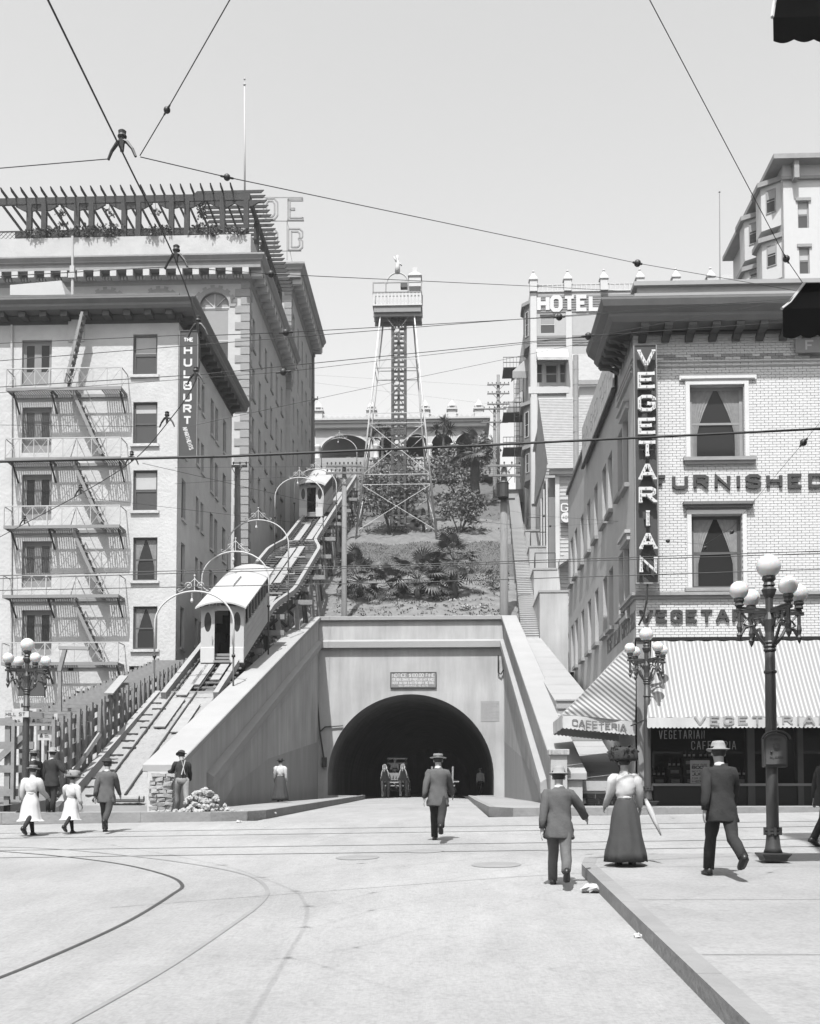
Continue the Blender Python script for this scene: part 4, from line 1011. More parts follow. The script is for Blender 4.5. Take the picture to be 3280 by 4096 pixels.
for h in sideh:
    w_ = h[1] - h[0]; window(hul, (cxh, YH + h[0], zh_bot + h[2]), w_, h[3] - h[2], 'sash', rotz=math.pi / 2, glass='glass_dark', frame='frame_grey', blind=rnd.choice([0, 0, .3, .45]))
    q = MB(); q.box((cxh - .02, YH + h[0] - .06, zh_bot + h[2] - .12), (cxh + .08, YH + h[1] + .06, zh_bot + h[2] - .004)); q.build('sill', 'stucco', hul)
def cornice_l(parent, cx, cy, yb, xl, zlow, prof, base, material, name='cornice'):
    """mitred cornice: along the front (towards -x) and back along the right side"""
    rings = []
    for e in ('L', 'C', 'B'):
        ring = []
        for o_, u_ in prof + [(-base, prof[-1][1]), (-base, 0)]:
            d = base + o_
            ring.append(V(xl, cy - d, zlow + u_) if e == 'L' else V(cx + d, cy - d, zlow + u_) if e == 'C' else V(cx + d, yb + (d if False else 0), zlow + u_))
        rings.append(ring)
    q = MB(); q.rings(rings); return q.build(name, material, parent)
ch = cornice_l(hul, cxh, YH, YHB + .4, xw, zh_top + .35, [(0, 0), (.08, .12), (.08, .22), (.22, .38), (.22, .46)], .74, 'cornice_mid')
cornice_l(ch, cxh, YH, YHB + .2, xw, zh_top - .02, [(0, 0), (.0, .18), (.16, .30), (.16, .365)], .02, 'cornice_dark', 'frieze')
bm_ = MB(); bm_.box((0, -.55, 0), (.3, 0, .24)); bmm = bm_.mesh('bracket', 'cornice_dark')
x_ = cxh - .45
while x_ > H(40, 1300).x - .6: inst('bracket', bmm, ch, (x_, YH - .06, zh_top + .11)); x_ -= .95
y_ = YH + .2
while y_ < YHB - .3: inst('bracket', bmm, ch, (cxh + .06, y_, zh_top + .11), rotz=math.pi / 2); y_ += .85
# roof parapet behind, ladder cage and pipes
ypar = YH + 1.2; zp = P(600, 1176, ypar).z
q = MB(); xr_ = P(708, 1180, ypar).x; q.box((xw, ypar, zh_top), (xr_, YHB - .5, zp - .1)); q.build('parapet', 'stucco', hul)
q = MB(); q.box((xw, ypar - .1, zp - .1), (xr_ + .12, YHB - .4, zp)); q.build('parapet_coping', 'cornice_mid', hul)
q = MB(); q.prism([P(40, 1180, ypar + 1.5), P(40, 1140, ypar + 1.5), P(245, 1122, ypar + 1.5), P(262, 1180, ypar + 1.5)], (0, 3, 0)); tn = tag(q.build('roof_tent', 'canvas'), 'white canvas sheet tent standing on the stucco house roof', 'tent')
# chimney stack pipe on the roof, white
q = MB(); q.tube([P(290, 1180, ypar + 1), P(290, 1125, ypar + 1), P(290, 1080, ypar + 1)], [.07, .07, .1], 8); q.box(P(278, 1112, ypar + .9), P(302, 1070, ypar + 1.1)); q.box(P(272, 1110, ypar + .88), P(305, 1098, ypar + 1.12)); q.tube([P(290, 1080, ypar + 1), P(290, 945, ypar + 1)], .06, 8)
tag(q.build('vent_pipe', 'cream_paint'), 'pale vent pipe with boxes rising from stucco house roof', 'pipe')
# cornice notch with escape ladder box
q = MB(); q.box(H(273, 1368, .0) + V(0, -.05, 0), H(338, 1247, .0) + V(0, -.002, 0)); q.build('ladder_panel', 'stucco', hul)
# drain pipe at far left
q = MB(); q.tube([H(47, 1300, .08), H(43, 2640, .08)], .05, 6); q.build('drain_pipe', 'stucco', hul)

# ---------------------------------------------------------------- fire escape
fe = thing('fire_escape', 'iron fire escape with five slatted balconies and ladders on stucco front', 'fire escape', (H(250, 2650).x, YH, H(250, 2650).z))
dep = .95; fl = [1548, 1828, 2100, 2378, 2648]
xa_, xb_ = H(20, 1800, dep).x, H(482, 1800, dep).x
for i, yp in enumerate(fl):
    z_ = H(300, yp, dep).z; x0, x1 = (xa_, xb_ - .0)
    pl = MB()
    for y_ in (YH - .06, YH - dep): pl.box((x0, y_ - .03, z_ - .14), (x1, y_ + .03, z_))
    for x_ in (x0 + .02, x1 - .02, x0 + (x1 - x0) * .38): pl.box((x_ - .03, YH - dep + .03, z_ - .12), (x_ + .03, YH - .09, z_ - .02))
    plo = pl.build('platform', 'grey_paint', fe)
    sl_ = MB(); gx0, gx1 = x0 + (x1 - x0) * .60, x0 + (x1 - x0) * .80
    x_ = x0 + .09
    while x_ < x1 - .06:
        if not gx0 < x_ < gx1: sl_.box((x_, YH - dep + .035, z_ - .05), (x_ + .05, YH - .095, z_ - .02))
        x_ += .105
    sl_.build('slats', 'grey_paint', plo, kind='stuff')
    rl = MB(); rt = z_ + .86
    def rb(p, q_, t=.032): rl.bar(p, q_, t)
    for y_ in (YH - dep,):
        rb((x0, y_, rt), (x1, y_, rt), .045)
    rb((x1, YH - dep, rt), (x1, YH - .02, rt)); rb((x0, YH - dep, rt), (x0, YH - .02, rt))
    n_ = 8
    for k in range(n_ + 1):
        x_ = x0 + (x1 - x0) * k / n_
        rb((x_, YH - dep, z_), (x_, YH - dep, rt), .03 if k not in (0, 3, n_) else .05)
        if k < n_:
            xn = x0 + (x1 - x0) * (k + 1) / n_
            rb((x_, YH - dep, z_), (xn, YH - dep, rt), .016); rb((x_, YH - dep - .008, rt), (xn, YH - dep - .008, z_), .016)
    rb((x1, YH - dep, z_), (x1, YH, rt), .016)
    rl.build('railing', 'cream_paint', fe)
    for x_ in (x0 + .25, x0 + (x1 - x0) * .38, x1 - .1):
        q = MB(); q.bar((x_, YH - dep * .8, z_ - .14), (x_, YH, z_ - .85), .06); q.build('bracket', 'iron', fe)
    if i < 4:      # ladder down to the next platform
        a = H(290, yp + 8, dep * .55); c = H(410, fl[i + 1] - 4, dep * .55)
        q = MB()
        for s_ in (-.22, .22): q.bar(a + V(0, s_, 0), c + V(0, s_, 0), .05, .14)
        for k in range(9):
            p = a.lerp(c, (k + .5) / 9); q.box((p.x - .12, p.y - .2, p.z - .02), (p.x + .12, p.y + .2, p.z + .02))
        q.bar(a + V(.25, -.25, .85), c + V(.25, -.25, .85), .03); q.bar(a + V(0, -.25, 0), a + V(.25, -.25, .85), .03); q.bar(c + V(0, -.25, .2), c + V(.25, -.25, .85), .03)
        q.build('ladder', 'iron' if False else 'grey_paint', fe)
a = H(335, 1255, .6); c = H(268, 1540, .6); q = MB()
for s_ in (-.2, .2): q.bar(a + V(0, s_, 0), c + V(0, s_, 0), .05, .12)
for k in range(11):
    p = a.lerp(c, (k + .5) / 11); q.box((p.x - .1, p.y - .2, p.z - .02), (p.x + .1, p.y + .2, p.z + .02))
q.build('ladder', 'grey_paint', fe)
# hanging vertical sign at the corner
sx0, sx1 = P(718, 1700, 48.0).x, P(788, 1700, 48.0).x; sz1, sz0 = P(750, 1327, 48.0).z, P(750, 1828, 48.0).z
hs = thing('vertical_sign', 'tall dark sign board with white letters hung at the stucco house corner', 'sign', (sx0, 48, sz0))
q = MB(); q.box((sx0, 47.95, sz0), (sx1, 48.06, sz1)); q.build('board', 'sign_dark', hs)
q = MB()
for x0, x1, z0, z1 in ((sx0 - .03, sx0, sz0, sz1), (sx1, sx1 + .03, sz0, sz1), (sx0 - .03, sx1 + .03, sz1, sz1 + .04), (sx0 - .03, sx1 + .03, sz0 - .04, sz0)): q.box((x0, 47.92, z0), (x1, 48.08, z1))
q.build('frame', 'grey_paint', hs)
def zs_(y): return P(750, y, 47.95).z
letters(hs, 'THE', (sx0 + .18, 47.95, zs_(1368)), du, dv, nn, .2, .05, .012, 'sign_white', width=.40, gap=.2)
for k, ch_ in enumerate('HULBURT'):
    lh_ = .40; wsc = .30 / (glyph_w(ch_) * lh_); (c_, mbx), = text(ch_, ((sx0 + sx1) / 2 - .18, 47.95, zs_(1420 + k * 46.6)), du, dv, nn, lh_, .085, .012, wscale=wsc); mbx.build('letter', 'sign_white', hs)
ang = math.radians(-72); d1 = V(math.cos(ang), 0, math.sin(ang)); d2 = V(-math.sin(ang), 0, math.cos(ang))
line_of_text(hs, 'APARTMENTS', V(sx0 + .14, 47.95, zs_(1712)), d1, d2, nn, .2, .035, .012, 'sign_white', width=1.05, gap=.18)
for y_, z_ in ((48.1, sz1 - .3), (48.1, sz0 + .3)):
    q = MB(); q.bar((sx0 + .1, 48.06, z_), (sx0 - .02, 48.35, z_), .05); q.build('bracket', 'iron', hs)

# ================================================================ TALL HOTEL BEHIND, WITH ROOF PERGOLA
YT = 71.2
def T(x, y, dy=0.0): return P(x, y, YT - dy)
cxt = T(996, 1300).x; zt_top = T(800, 1130).z; zt_bot = 15.0; xwt = T(-300, 1300).x; YTB = 87.4
tall = thing('hotel_building', 'tall pale hotel with quoined corner and bracketed cornice behind stucco house', 'building', (cxt, YT, zt_bot))
# front wall: arched windows cut as arched openings
arcs = [(428, 118), (640, 118), (858, 118)]
def arch_ring(cx_, r_, z_, y_, n_=16): return [V(cx_ + r_ * math.cos(math.pi * (1 - k / n_)), y_, z_ + r_ * math.sin(math.pi * (1 - k / n_))) for k in range(n_ + 1)]
holesT = []; scl = 4400 / YT
zsp = T(858, 1228).z; rA = 61 / scl
lowz = T(858, 1480).z
for px_, _ in arcs:
    xc = T(px_, 1230).x; holesT.append((xc - rA - xwt, xc + rA - xwt, lowz - zt_bot, zsp + rA - zt_bot))
    for d in (1, 2, 3): holesT.append((xc - rA * .8 - xwt, xc + rA * .8 - xwt, lowz - d * 3.4 - zt_bot, lowz - d * 3.4 + 2.0 - zt_bot))
b = MB(); wall_holes(b, (xwt, YT, zt_bot), (1, 0, 0), ZU, cxt - xwt, zt_top - zt_bot, holesT, (0, 1, 0), .3)
b.build('front_wall', 'stucco_tall', tall)
for px_, _ in arcs:
    xc = T(px_, 1230).x; rg = arch_ring(xc, rA, zsp, YT + .0)
    q = MB()                                   # spandrels above the arch
    for k in range(len(rg) - 1): q.poly([rg[k], rg[k+1], V(rg[k+1].x, YT, zsp + rA), V(rg[k].x, YT, zsp + rA)])
    q.build('spandrel', 'stucco_tall', tall)
    q = MB(); ro = arch_ring(xc, rA * 1.42, zsp, YT - .05); ri = arch_ring(xc, rA * 1.03, zsp, YT - .05)
    for k in range(len(rg) - 1):
        e = .06 * ((k % 2) * 2 - 1); o0 = (ro[k] - V(xc, YT - .05, zsp)) * (1 + e) + V(xc, YT - .05, zsp); o1 = (ro[k+1] - V(xc, YT - .05, zsp)) * (1 + e) + V(xc, YT - .05, zsp)
        q.prism([ri[k], ri[k+1], o1, o0], (0, .045, 0))
    q.build('arch_surround', 'stone', tall)
    w = MB(); w.poly([p + V(0, .18, 0) for p in rg]); wo = w.build('window', 'shade_cloth', tall)
    q = MB()
    for k in (4, 8, 12): q.bar(V(xc, YT + .15, zsp), rg[k] + V(0, .15, 0), .05)
    q.box((xc - rA, YT + .1, zsp - .06), (xc + rA, YT + .2, zsp + .04)); q.build('fanlight_bars', 'frame_white', wo)
    window(tall, (xc - rA, YT, lowz), 2 * rA, zsp - lowz - .06, 'sash', frame='frame_white', glass='glass_mid', blind=.55, blindmat='shade_cloth')
    for d in (1, 2, 3): window(tall, (xc - rA * .8, YT, lowz - d * 3.4), 1.6 * rA, 2.0, 'sash', frame='frame_white', glass='glass_dark', blind=.3)
    q = MB(); q.box((xc - rA - .2, YT - .12, lowz - .2), (xc + rA + .2, YT + .1, lowz - .004)); q.build('sill', 'stone', tall)
# quoins
zq = zt_top - .45; k = 0
qa = MB(); qa.box((0, 0, 0), (.98, .98, .5)); qam = qa.mesh('quoin', 'stone'); qb = MB(); qb.box((0, 0, 0), (.6, .6, .5)); qbm = qb.mesh('quoin', 'stone')
while zq > 17:
    if k % 2: inst('quoin', qam, tall, (cxt - .93, YT - .05, zq))
    else: inst('quoin', qbm, tall, (cxt - .55, YT - .05, zq))
    zq -= .56; k += 1
# side wall in shade with narrow arched and plain windows
sideT = []
rowz = [zt_top - 3.9, zt_top - 7.3, zt_top - 10.7, zt_top - 14.1]
for k in range(6):
    yc = 73.0 + k * 2.45
    for z_ in rowz: sideT.append((yc - .45 - YT, yc + .45 - YT, z_ - zt_bot, z_ + 2.1 - zt_bot))
b = MB(); wall_holes(b, (cxt, YT, zt_bot), (0, 1, 0), ZU, YTB - YT, zt_top - zt_bot, sideT, (-1, 0, 0), .25); b.build('side_wall', 'stucco_tall', tall)
for h in sideT:
    window(tall, (cxt, YT + h[0], zt_bot + h[2]), h[1] - h[0], h[3] - h[2], 'sash', rotz=math.pi / 2, glass='glass_dark', frame='frame_grey', blind=rnd.choice([0, .4, .5]))
    q = MB(); q.box((cxt - .02, YT + h[0] - .1, zt_bot + h[2] - .16), (cxt + .09, YT + h[1] + .1, zt_bot + h[2] - .004)); q.build('sill', 'stone', tall)
cT = cornice_l(tall, cxt, YT, YTB, xwt, P(1061, 1058, YT - 1.2).z, [(0, 0), (.0, .38), (.12, .46), (.12, .52), (.3, .74), (.3, .84)], .9, 'stone')
zcl = P(1061, 1058, YT - 1.2).z
cornice_l(cT, cxt, YT, YTB, xwt, zt_top - .12, [(0, 0), (.06, .12), (.06, .2), (.22, .34), (.22, .5)], .03, 'stone', 'bed_moulding')
cornice_l(cT, cxt, YT, YTB, xwt, zt_top + .38, [(0, 0), (0, zcl - zt_top - .381)], .2, 'stone', 'frieze')
mo = MB(); mo.box((0, -.72, 0), (.42, 0, .42)); mom = mo.mesh('modillion', 'stucco_tall'); dt_ = MB(); dt_.box((0, -.14, 0), (.12, 0, .2)); dtm = dt_.mesh('dentil', 'stucco_tall')
x_ = cxt - .3
while x_ > T(30, 1100).x - .5: inst('modillion', mom, cT, (x_, YT - .2, zcl - .43)); x_ -= 1.1
y_ = YT - .5
while y_ < YTB - .4: inst('modillion', mom, cT, (cxt + .2, y_, zcl - .43), rotz=math.pi / 2); y_ += 1.1
x_ = cxt + .1
while x_ > T(30, 1100).x: inst('dentil', dtm, cT, (x_, YT - .24, zt_top + .12)); x_ -= .21
# parapet of the roof garden
ypg = YT + .6; zpar0 = zcl + .8; zpar1 = P(700, 942, ypg).z
q = MB(); xpr = P(1003, 945, ypg).x; q.box((xwt, ypg, zpar0 - .3), (xpr, YTB - 1, zpar1)); q.build('garden_parapet', 'stucco_tall', tall)
# second, uphill wing of the hotel
Y2 = 87.6; cx2 = cxt + .35; z2t = P(1207, 1140, Y2).z
wing2 = thing('hotel_wing', 'uphill wing of the tall hotel with deep bracketed cornice against the sky', 'building', (cx2, Y2, 20))
b = MB(); xl2 = P(700, 1100, Y2).x; sh2 = []
for k in range(5):
    yc = 89.3 + k * 2.6
    for z_ in (z2t - 4.0, z2t - 7.5, z2t - 11, z2t - 14.5): sh2.append((yc - .45 - Y2, yc + .45 - Y2, z_ - 20, z_ + 2.2 - 20))
wall_holes(b, (cx2, Y2, 20), (0, 1, 0), ZU, 14.2, z2t - 20, sh2, (-1, 0, 0), .25)
b.poly([(xl2, Y2, 20), (cx2, Y2, 20), (cx2, Y2, z2t), (xl2, Y2, z2t)]); b.poly([(cx2, Y2 + 14.2, 20), (xl2, Y2 + 14.2, 20), (xl2, Y2 + 14.2, z2t), (cx2, Y2 + 14.2, z2t)]); b.build('wall', 'stucco_tall', wing2)
for h in sh2: window(wing2, (cx2, Y2 + h[0], 20 + h[2]), h[1] - h[0], h[3] - h[2], 'sash', rotz=math.pi / 2, glass='glass_dark', frame='frame_grey', blind=rnd.choice([0, .4]))
zc2 = P(1207, 1100, Y2 - 1.2).z
c2_ = cornice_l(wing2, cx2, Y2, Y2 + 14.2, xl2, zc2, [(0, 0), (.0, .5), (.14, .6), (.14, .7), (.34, .95), (.34, 1.1)], .9, 'stone')
cornice_l(c2_, cx2, Y2, Y2 + 14.2, xl2, z2t - .5, [(0, 0), (.06, .15), (.06, .25), (.2, .4), (.2, zc2 - z2t + .499)], .03, 'stone', 'bed_moulding')
y_ = Y2 - .6
while y_ < Y2 + 13.8: inst('modillion', mom, c2_, (cx2 + .2, y_, zc2 - .43), rotz=math.pi / 2); y_ += 1.05
zq = z2t - .8; k = 0
while zq > z2t - 9:
    inst('quoin', qam if k % 2 else qbm, wing2, (cx2 - (.93 if k % 2 else .55), Y2 - .05, zq)); zq -= .56; k += 1
# ---- pergola on the roof garden
per = thing('pergola', 'dark timber roof garden pergola with projecting rafters and planters on hotel roof', 'pergola', (xpr, ypg, zpar1))
zbm = P(700, 808, ypg + .2).z; zbt = zbm + .46
xpl = T(-60, 900).x
q = MB(); q.box((xpl, ypg + .1, zbm), (xpr - .1, ypg + .28, zbt)); q.build('front_beam', 'wood_dark', per)
q = MB(); q.box((xpr - .28, ypg + .281, zbm), (xpr - .1, YTB - 1.5, zbt)); q.build('side_beam', 'wood_dark', per)
yin = ypg + 4.4
q = MB(); q.box((xpl, yin, zbm), (xpr - 3.5, yin + .18, zbt)); q.build('rear_beam', 'wood_dark', per)
post = MB(); post.box((-.17, -.15, 0), (.17, .15, zbm - zpar1)); pom = post.mesh('post', 'wood_dark')
br_ = MB(); br_.prism([(-.17, -.06, 0), (-.17, -.06, -.46), (-.4, -.06, -.42), (-.95, -.06, -.12), (-.95, -.06, 0)], (0, .12, 0)); brl = br_.mesh('corner_brace', 'wood_dark')
br2 = MB(); br2.add([(-p[0], p[1], p[2]) for p in br_.v], [tuple(reversed(f_)) for f_ in br_.f]); brr = br2.mesh('corner_brace', 'wood_dark')
posts_px = [118, 177, 308, 366, 497, 554, 686, 748, 890, 985]
for px_ in posts_px:
    x_ = P(px_, 900, ypg + .19).x; inst('post', pom, per, (x_, ypg + .19, zpar1))
    inst('corner_brace', brl, per, (x_, ypg + .19, zbm - .001)); inst('corner_brace', brr, per, (x_, ypg + .19, zbm - .001))
for px_ in posts_px[1:8:2]:
    x_ = P(px_, 900, ypg + .19).x + .4; inst('post', pom, per, (x_, yin + .09, zpar1)); inst('corner_brace', brl, per, (x_, yin + .09, zbm - .001)); inst('corner_brace', brr, per, (x_, yin + .09, zbm - .001))
for k in range(5): inst('post', pom, per, (xpr - .19, ypg + 3.2 + k * 2.6, zpar1))
raf = MB(); raf.prism([(0, -.75, .06), (0, -.95, .26), (0, 5.4, .26), (0, 5.6, .06)], (.08, 0, 0)); ram = raf.mesh('rafter', 'wood_dark')
px_ = -20
while px_ < 960:
    inst('rafter', ram, per, (P(px_, 800, ypg).x, ypg + .1, zbt - .05)); px_ += 39.5
rs = MB(); rs.prism([(.75, 0, .06), (.95, 0, .26), (-3.6, 0, .26), (-3.8, 0, .06)], (0, .09, 0)); rsm = rs.mesh('rafter', 'wood_dark')
y_ = ypg + .1
while y_ < YTB - 1.2: inst('rafter', rsm, per, (xpr - .1, y_, zbt - .05)); y_ += .62
lt = MB()                                           # lattice along the parapet
x_ = xpl
while x_ < xpr - .5:
    lt.bar((x_, ypg + .3, zpar1), (x_ + .6, ypg + .3, zpar1 + .62), .04, .015); lt.bar((x_ + .6, ypg + .32, zpar1), (x_, ypg + .32, zpar1 + .62), .04, .015); x_ += .3
lt.box((xpl, ypg + .27, zpar1 + .62), (xpr - .4, ypg + .35, zpar1 + .69)); lt.build('lattice', 'wood_dark', per, kind='stuff')
def leaves(mb, c, rx, ry, rz, n_, s0, s1, fill=.6, up=.3):
    """leaf-sized faces spread through an ellipsoid, denser near its surface, in clumps"""
    c = Vector(c); cl = [Vector((rnd.gauss(0, .5), rnd.gauss(0, .5), rnd.gauss(0, .5))) for _ in range(max(4, n_ // 40))]
    for k in range(n_):
        d = cl[k % len(cl)] + Vector((rnd.gauss(0, .26), rnd.gauss(0, .26), rnd.gauss(0, .26)))
        if d.length > 1.08: d *= rnd.uniform(.75, 1.05) / d.length
        p = c + Vector((d.x * rx, d.y * ry, d.z * rz)); s = rnd.uniform(s0, s1)
        a = Vector((rnd.gauss(0, 1), rnd.gauss(0, 1), rnd.gauss(0, .7))).normalized(); b_ = a.cross(Vector((rnd.gauss(0, 1), rnd.gauss(0, 1), rnd.gauss(0, 1)))).normalized()
        mb.add([p, p + a * s * .5 + b_ * s * .28, p + a * s, p + a * s * .5 - b_ * s * .28], [(0, 1, 2, 3)])
    return mb
for k, px_ in enumerate((150, 235, 340, 430, 470, 620, 820, 940)):
    q = MB(); leaves(q, P(px_, 925, ypg - .05) + V(0, 0, .05), 1.1, .3, .42, 160, .12, .3); q.build('planter_greenery', 'leaf_dark', per)
for px_, py_ in ((245, 850), (438, 850), (622, 845)):
    q = MB(); leaves(q, P(px_, py_, ypg + .3), .32, .32, .3, 60, .1, .25); q.tube([P(px_, py_ - 40, ypg + .3), P(px_, py_, ypg + .3)], .015, 4); q.build('hanging_basket', 'leaf_dark', per)
q = MB(); leaves(q, P(818, 870, ypg + 1.0), .5, .4, 1.2, 160, .12, .3); q.build('climbing_plant', 'leaf_dark', per)
# flag pole
q = MB(); fp0 = P(980, 765, ypg + .3); fp1 = P(978, 345, ypg + .3); q.tube([fp0 + V(0, 0, -1.5), fp1], [.07, .04], 8); q.ball(fp1 + V(0, 0, .12), .1, 8); q.ball(fp1 + V(0, 0, .5), .08, 8)
tag(q.build('flagpole', 'cream_paint', smooth=True), 'tall thin pale flagpole rising from the pergola corner', 'flagpole')
# roof sign: open letters of bulbs on a light frame
ysg = 90.0
rsn = thing('roof_sign', 'open frame electric roof sign with outlined letters on the hotel wing', 'sign', tuple(P(1130, 1040, ysg)))
sg = MB()
for p_, q_ in (((1040, 884), (1216, 884)), ((1040, 1004), (1205, 1004)), ((1148, 884), (1148, 1040)), ((1160, 1004), (1168, 1045)), ((1095, 1004), (1095, 1045)), ((1050, 790), (1212, 790)), ((1148, 884), (1156, 915))):
    sg.bar(P(*p_, ysg), P(*q_, ysg), .06)
sg.build('frame', 'stone', rsn)
def outline_letter(st, x0, y0, w_, h_):
    q = MB()
    for s_ in st:
        for off in (0, .42):
            pts = []
            cxm = sum(p[0] for p in s_) / len(s_); 
            for p in s_:
                ux = p[0] / .7; uy = p[1]
                fx, fy = (ux - .5) * (1 - off) + .5, (uy - .5) * (1 - off * .62) + .5
                pts.append(P(x0 + fx * w_, y0 - fy * h_, ysg - .05))
            for i in range(len(pts) - 1): q.bar(pts[i], pts[i + 1], .12)
    return q
OE = {'O': FONT['O'], 'B': [[(0,0),(0,1),(.55,1),(.7,.88),(.7,.62),(.6,.53),(.7,.42),(.7,.12),(.55,0),(0,0)]]}
for st, x0, y0 in ((OE['O'], 1054, 878), (OE['O'], 1054, 1000), (OE['B'], 1154, 1000)): outline_letter(st, x0, y0, 56, 84).build('letter', 'stone', rsn)
q = MB()
for p_, q_ in (((1152, 796), (1210, 796)), ((1152, 802), (1210, 802)), ((1152, 796), (1152, 880)), ((1160, 802), (1160, 872)), ((1152, 880), (1212, 880)), ((1160, 872), (1212, 872)), ((1160, 834), (1178, 834)), ((1160, 840), (1178, 840)), ((1178, 832), (1178, 842)), ((1210, 794), (1210, 804)), ((1212, 870), (1212, 882))): q.bar(P(*p_, ysg - .05), P(*q_, ysg - .05), .12)
q.build('letter', 'stone', rsn)
# ================================================================ HILLSIDE: TOWER, PAVILION, GARDEN, HOUSES, POLES
# ---------------------------------------------------------------- observation tower
tw_base = P(1585, 2137, 88.5)
tower = thing('observation_tower', 'slender steel lookout tower with dark lattice shaft and white railed platform', 'tower', tuple(tw_base))
YA, YBk = 88.2, 93.0
topL_, topR_ = P(1524, 1240, YA + .2), P(1655, 1240, YA + .2); btL, btR = P(1424, 2138, YA), P(1746, 2132, YA)
topLb, topRb = topL_ + V(.12, 1.7, 0), topR_ + V(-.12, 1.7, 0); btLb, btRb = P(1444, 2085, YBk), P(1720, 2080, YBk)
legs = [(btL, topL_), (btR, topR_), (btLb, topLb), (btRb, topRb)]
for a, c in legs:
    q = MB(); q.tube([a + V(0, 0, -.4), c], [.085, .06], 8); q.build('leg', 'white_paint', tower, smooth=True)
def lv(y, leg):     # point of a leg at the height seen at picture row y
    a, c = leg; z_ = P(1585, y, YA + .6).z; t = (z_ - a.z) / (c.z - a.z); return a.lerp(c, t)
levels = [1445, 1480, 1660, 1700, 1905, 1945]
for y_ in levels:
    ps = [lv(y_, l) for l in (legs[0], legs[1], legs[3], legs[2])]
    q = MB()
    for i in range(4): q.bar(ps[i], ps[(i + 1) % 4], .05)
    q.build('strut', 'white_paint' if y_ != 1480 else 'grey_paint', tower)
for y0, y1 in ((1250, 1445), (1480, 1660), (1700, 1905), (1945, 2130)):
    q = MB()
    for la, lb in ((0, 1), (2, 3), (0, 2), (1, 3)):
        w_ = .042 if y0 > 1650 else .014
        q.bar(lv(y0, legs[la]), lv(y1, legs[lb]), w_); q.bar(lv(y0, legs[lb]), lv(y1, legs[la]), w_)
    q.build('brace', 'white_paint', tower)
for y_ in (1330, 1542, 1778):
    c = (lv(y_, legs[0]) + lv(y_, legs[1])) / 2 + V(0, -.08, 0); q = MB(); q.lathe((0, 0, 0), [(.17, -.03), (.17, .03)], 12); q.xform(Matrix.Translation(c) @ Matrix.Rotation(math.pi / 2, 4, 'X')); q.build('gusset_plate', 'white_paint', tower)
# dark lattice shaft, leaning a little in perspective only
sx0, sx1, syd = P(1568, 1500, 89.4).x, P(1618, 1500, 89.4).x, 89.4
sxa = P(1595, 1270, syd); sxb = P(1605, 1800, syd + 2)
zA, zB = P(1595, 1268, syd).z, garden_z(0, 91) - .3
shf = MB(); hw = .52; cxs = P(1596, 1500, 89.4).x
for dx in (-hw, hw, 0):
    for dy in (-hw, hw):
        if dx == 0 and dy > 0: continue
        shf.box((cxs + dx - .095, syd + dy - .095, zB), (cxs + dx + .095, syd + dy + .095, zA))
so_ = shf.build('lift_shaft', 'dark_paint', tower)
rung = MB(); rung.box((-hw, -.05, 0), (hw, .05, .14)); rgm = rung.mesh('crossbar', 'dark_paint')
z_ = zB + .4; k = 0
while z_ < zA - .3:
    for dy in (-hw - .02, hw + .02): inst('crossbar', rgm, so_, (cxs, syd + dy, z_))
    z_ += .40; k += 1
q = MB(); z_ = zB
while z_ < zA - 1:
    q.bar((cxs - hw, syd - hw - .06, z_), (cxs, syd - hw - .06, z_ + .8), .07); q.bar((cxs + hw, syd - hw - .06, z_), (cxs, syd - hw - .06, z_ + .8), .07); z_ += .9
q.build('diagonals', 'dark_paint', so_, kind='stuff')
# platform
pyA, pyB = 88.0, 90.5; pz0 = P(1590, 1262, pyA).z; pz1 = P(1590, 1215, pyA).z; pxa, pxb = P(1490, 1215, pyA).x, P(1688, 1215, pyA).x
pl = MB(); pl.box((pxa, pyA, pz1 - .12), (pxb, pyB, pz1)); plf = pl.build('platform', 'white_paint', tower)
pl = MB(); pl.prism([(pxa + .1, pyA + .1, pz1 - .121), (pxb - .1, pyA + .1, pz1 - .121), (pxb - .1, pyB - .1, pz1 - .121), (pxa + .1, pyB - .1, pz1 - .121)], (0, 0, -.5)); pl.build('underside', 'grey_paint', plf)
for y_ in (pyA + .4, (pyA + pyB) / 2, pyB - .4):
    q = MB(); q.box((pxa + .05, y_ - .1, pz1 - .9), (pxb - .05, y_ + .1, pz1 - .622)); q.build('joist', 'stone', plf)
rz1 = P(1590, 1167, pyA).z
bal = MB(); bal.box((0, 0, 0), (.14, .05, rz1 - pz1 - .06)); bal.box((.035, -.01, .2), (.105, .06, .4)); blm = bal.mesh('baluster', 'white_paint')
n_ = 14
for k in range(n_):
    inst('baluster', blm, plf, (pxa + .05 + (pxb - pxa - .25) * k / (n_ - 1), pyA + .02, pz1)); inst('baluster', blm, plf, (pxa + .05 + (pxb - pxa - .25) * k / (n_ - 1), pyB - .1, pz1))
for k in range(12):
    for x_ in (pxa + .05, pxb - .02): inst('baluster', blm, plf, (x_, pyA + .15 + (pyB - pyA - .4) * k / 11, pz1), rotz=math.pi / 2)
q = MB()
for a, c in (((pxa, pyA), (pxb, pyA + .1)), ((pxa, pyB - .1), (pxb, pyB)), ((pxa, pyA + .1), (pxa + .1, pyB - .1)), ((pxb - .1, pyA + .1), (pxb, pyB - .1))): q.box((a[0], a[1], rz1 - .06), (c[0], c[1], rz1 + .03))
q.build('handrail', 'grey_paint', plf)
q = MB(); tz = P(1590, 1127, pyA).z
for x_ in (pxa + .05, pxb - .05, pxa + (pxb - pxa) * .27, pxa + (pxb - pxa) * .72):
    for y_ in (pyA + .05, pyB - .05): q.box((x_ - .05, y_ - .05, rz1), (x_ + .05, y_ + .05, tz))
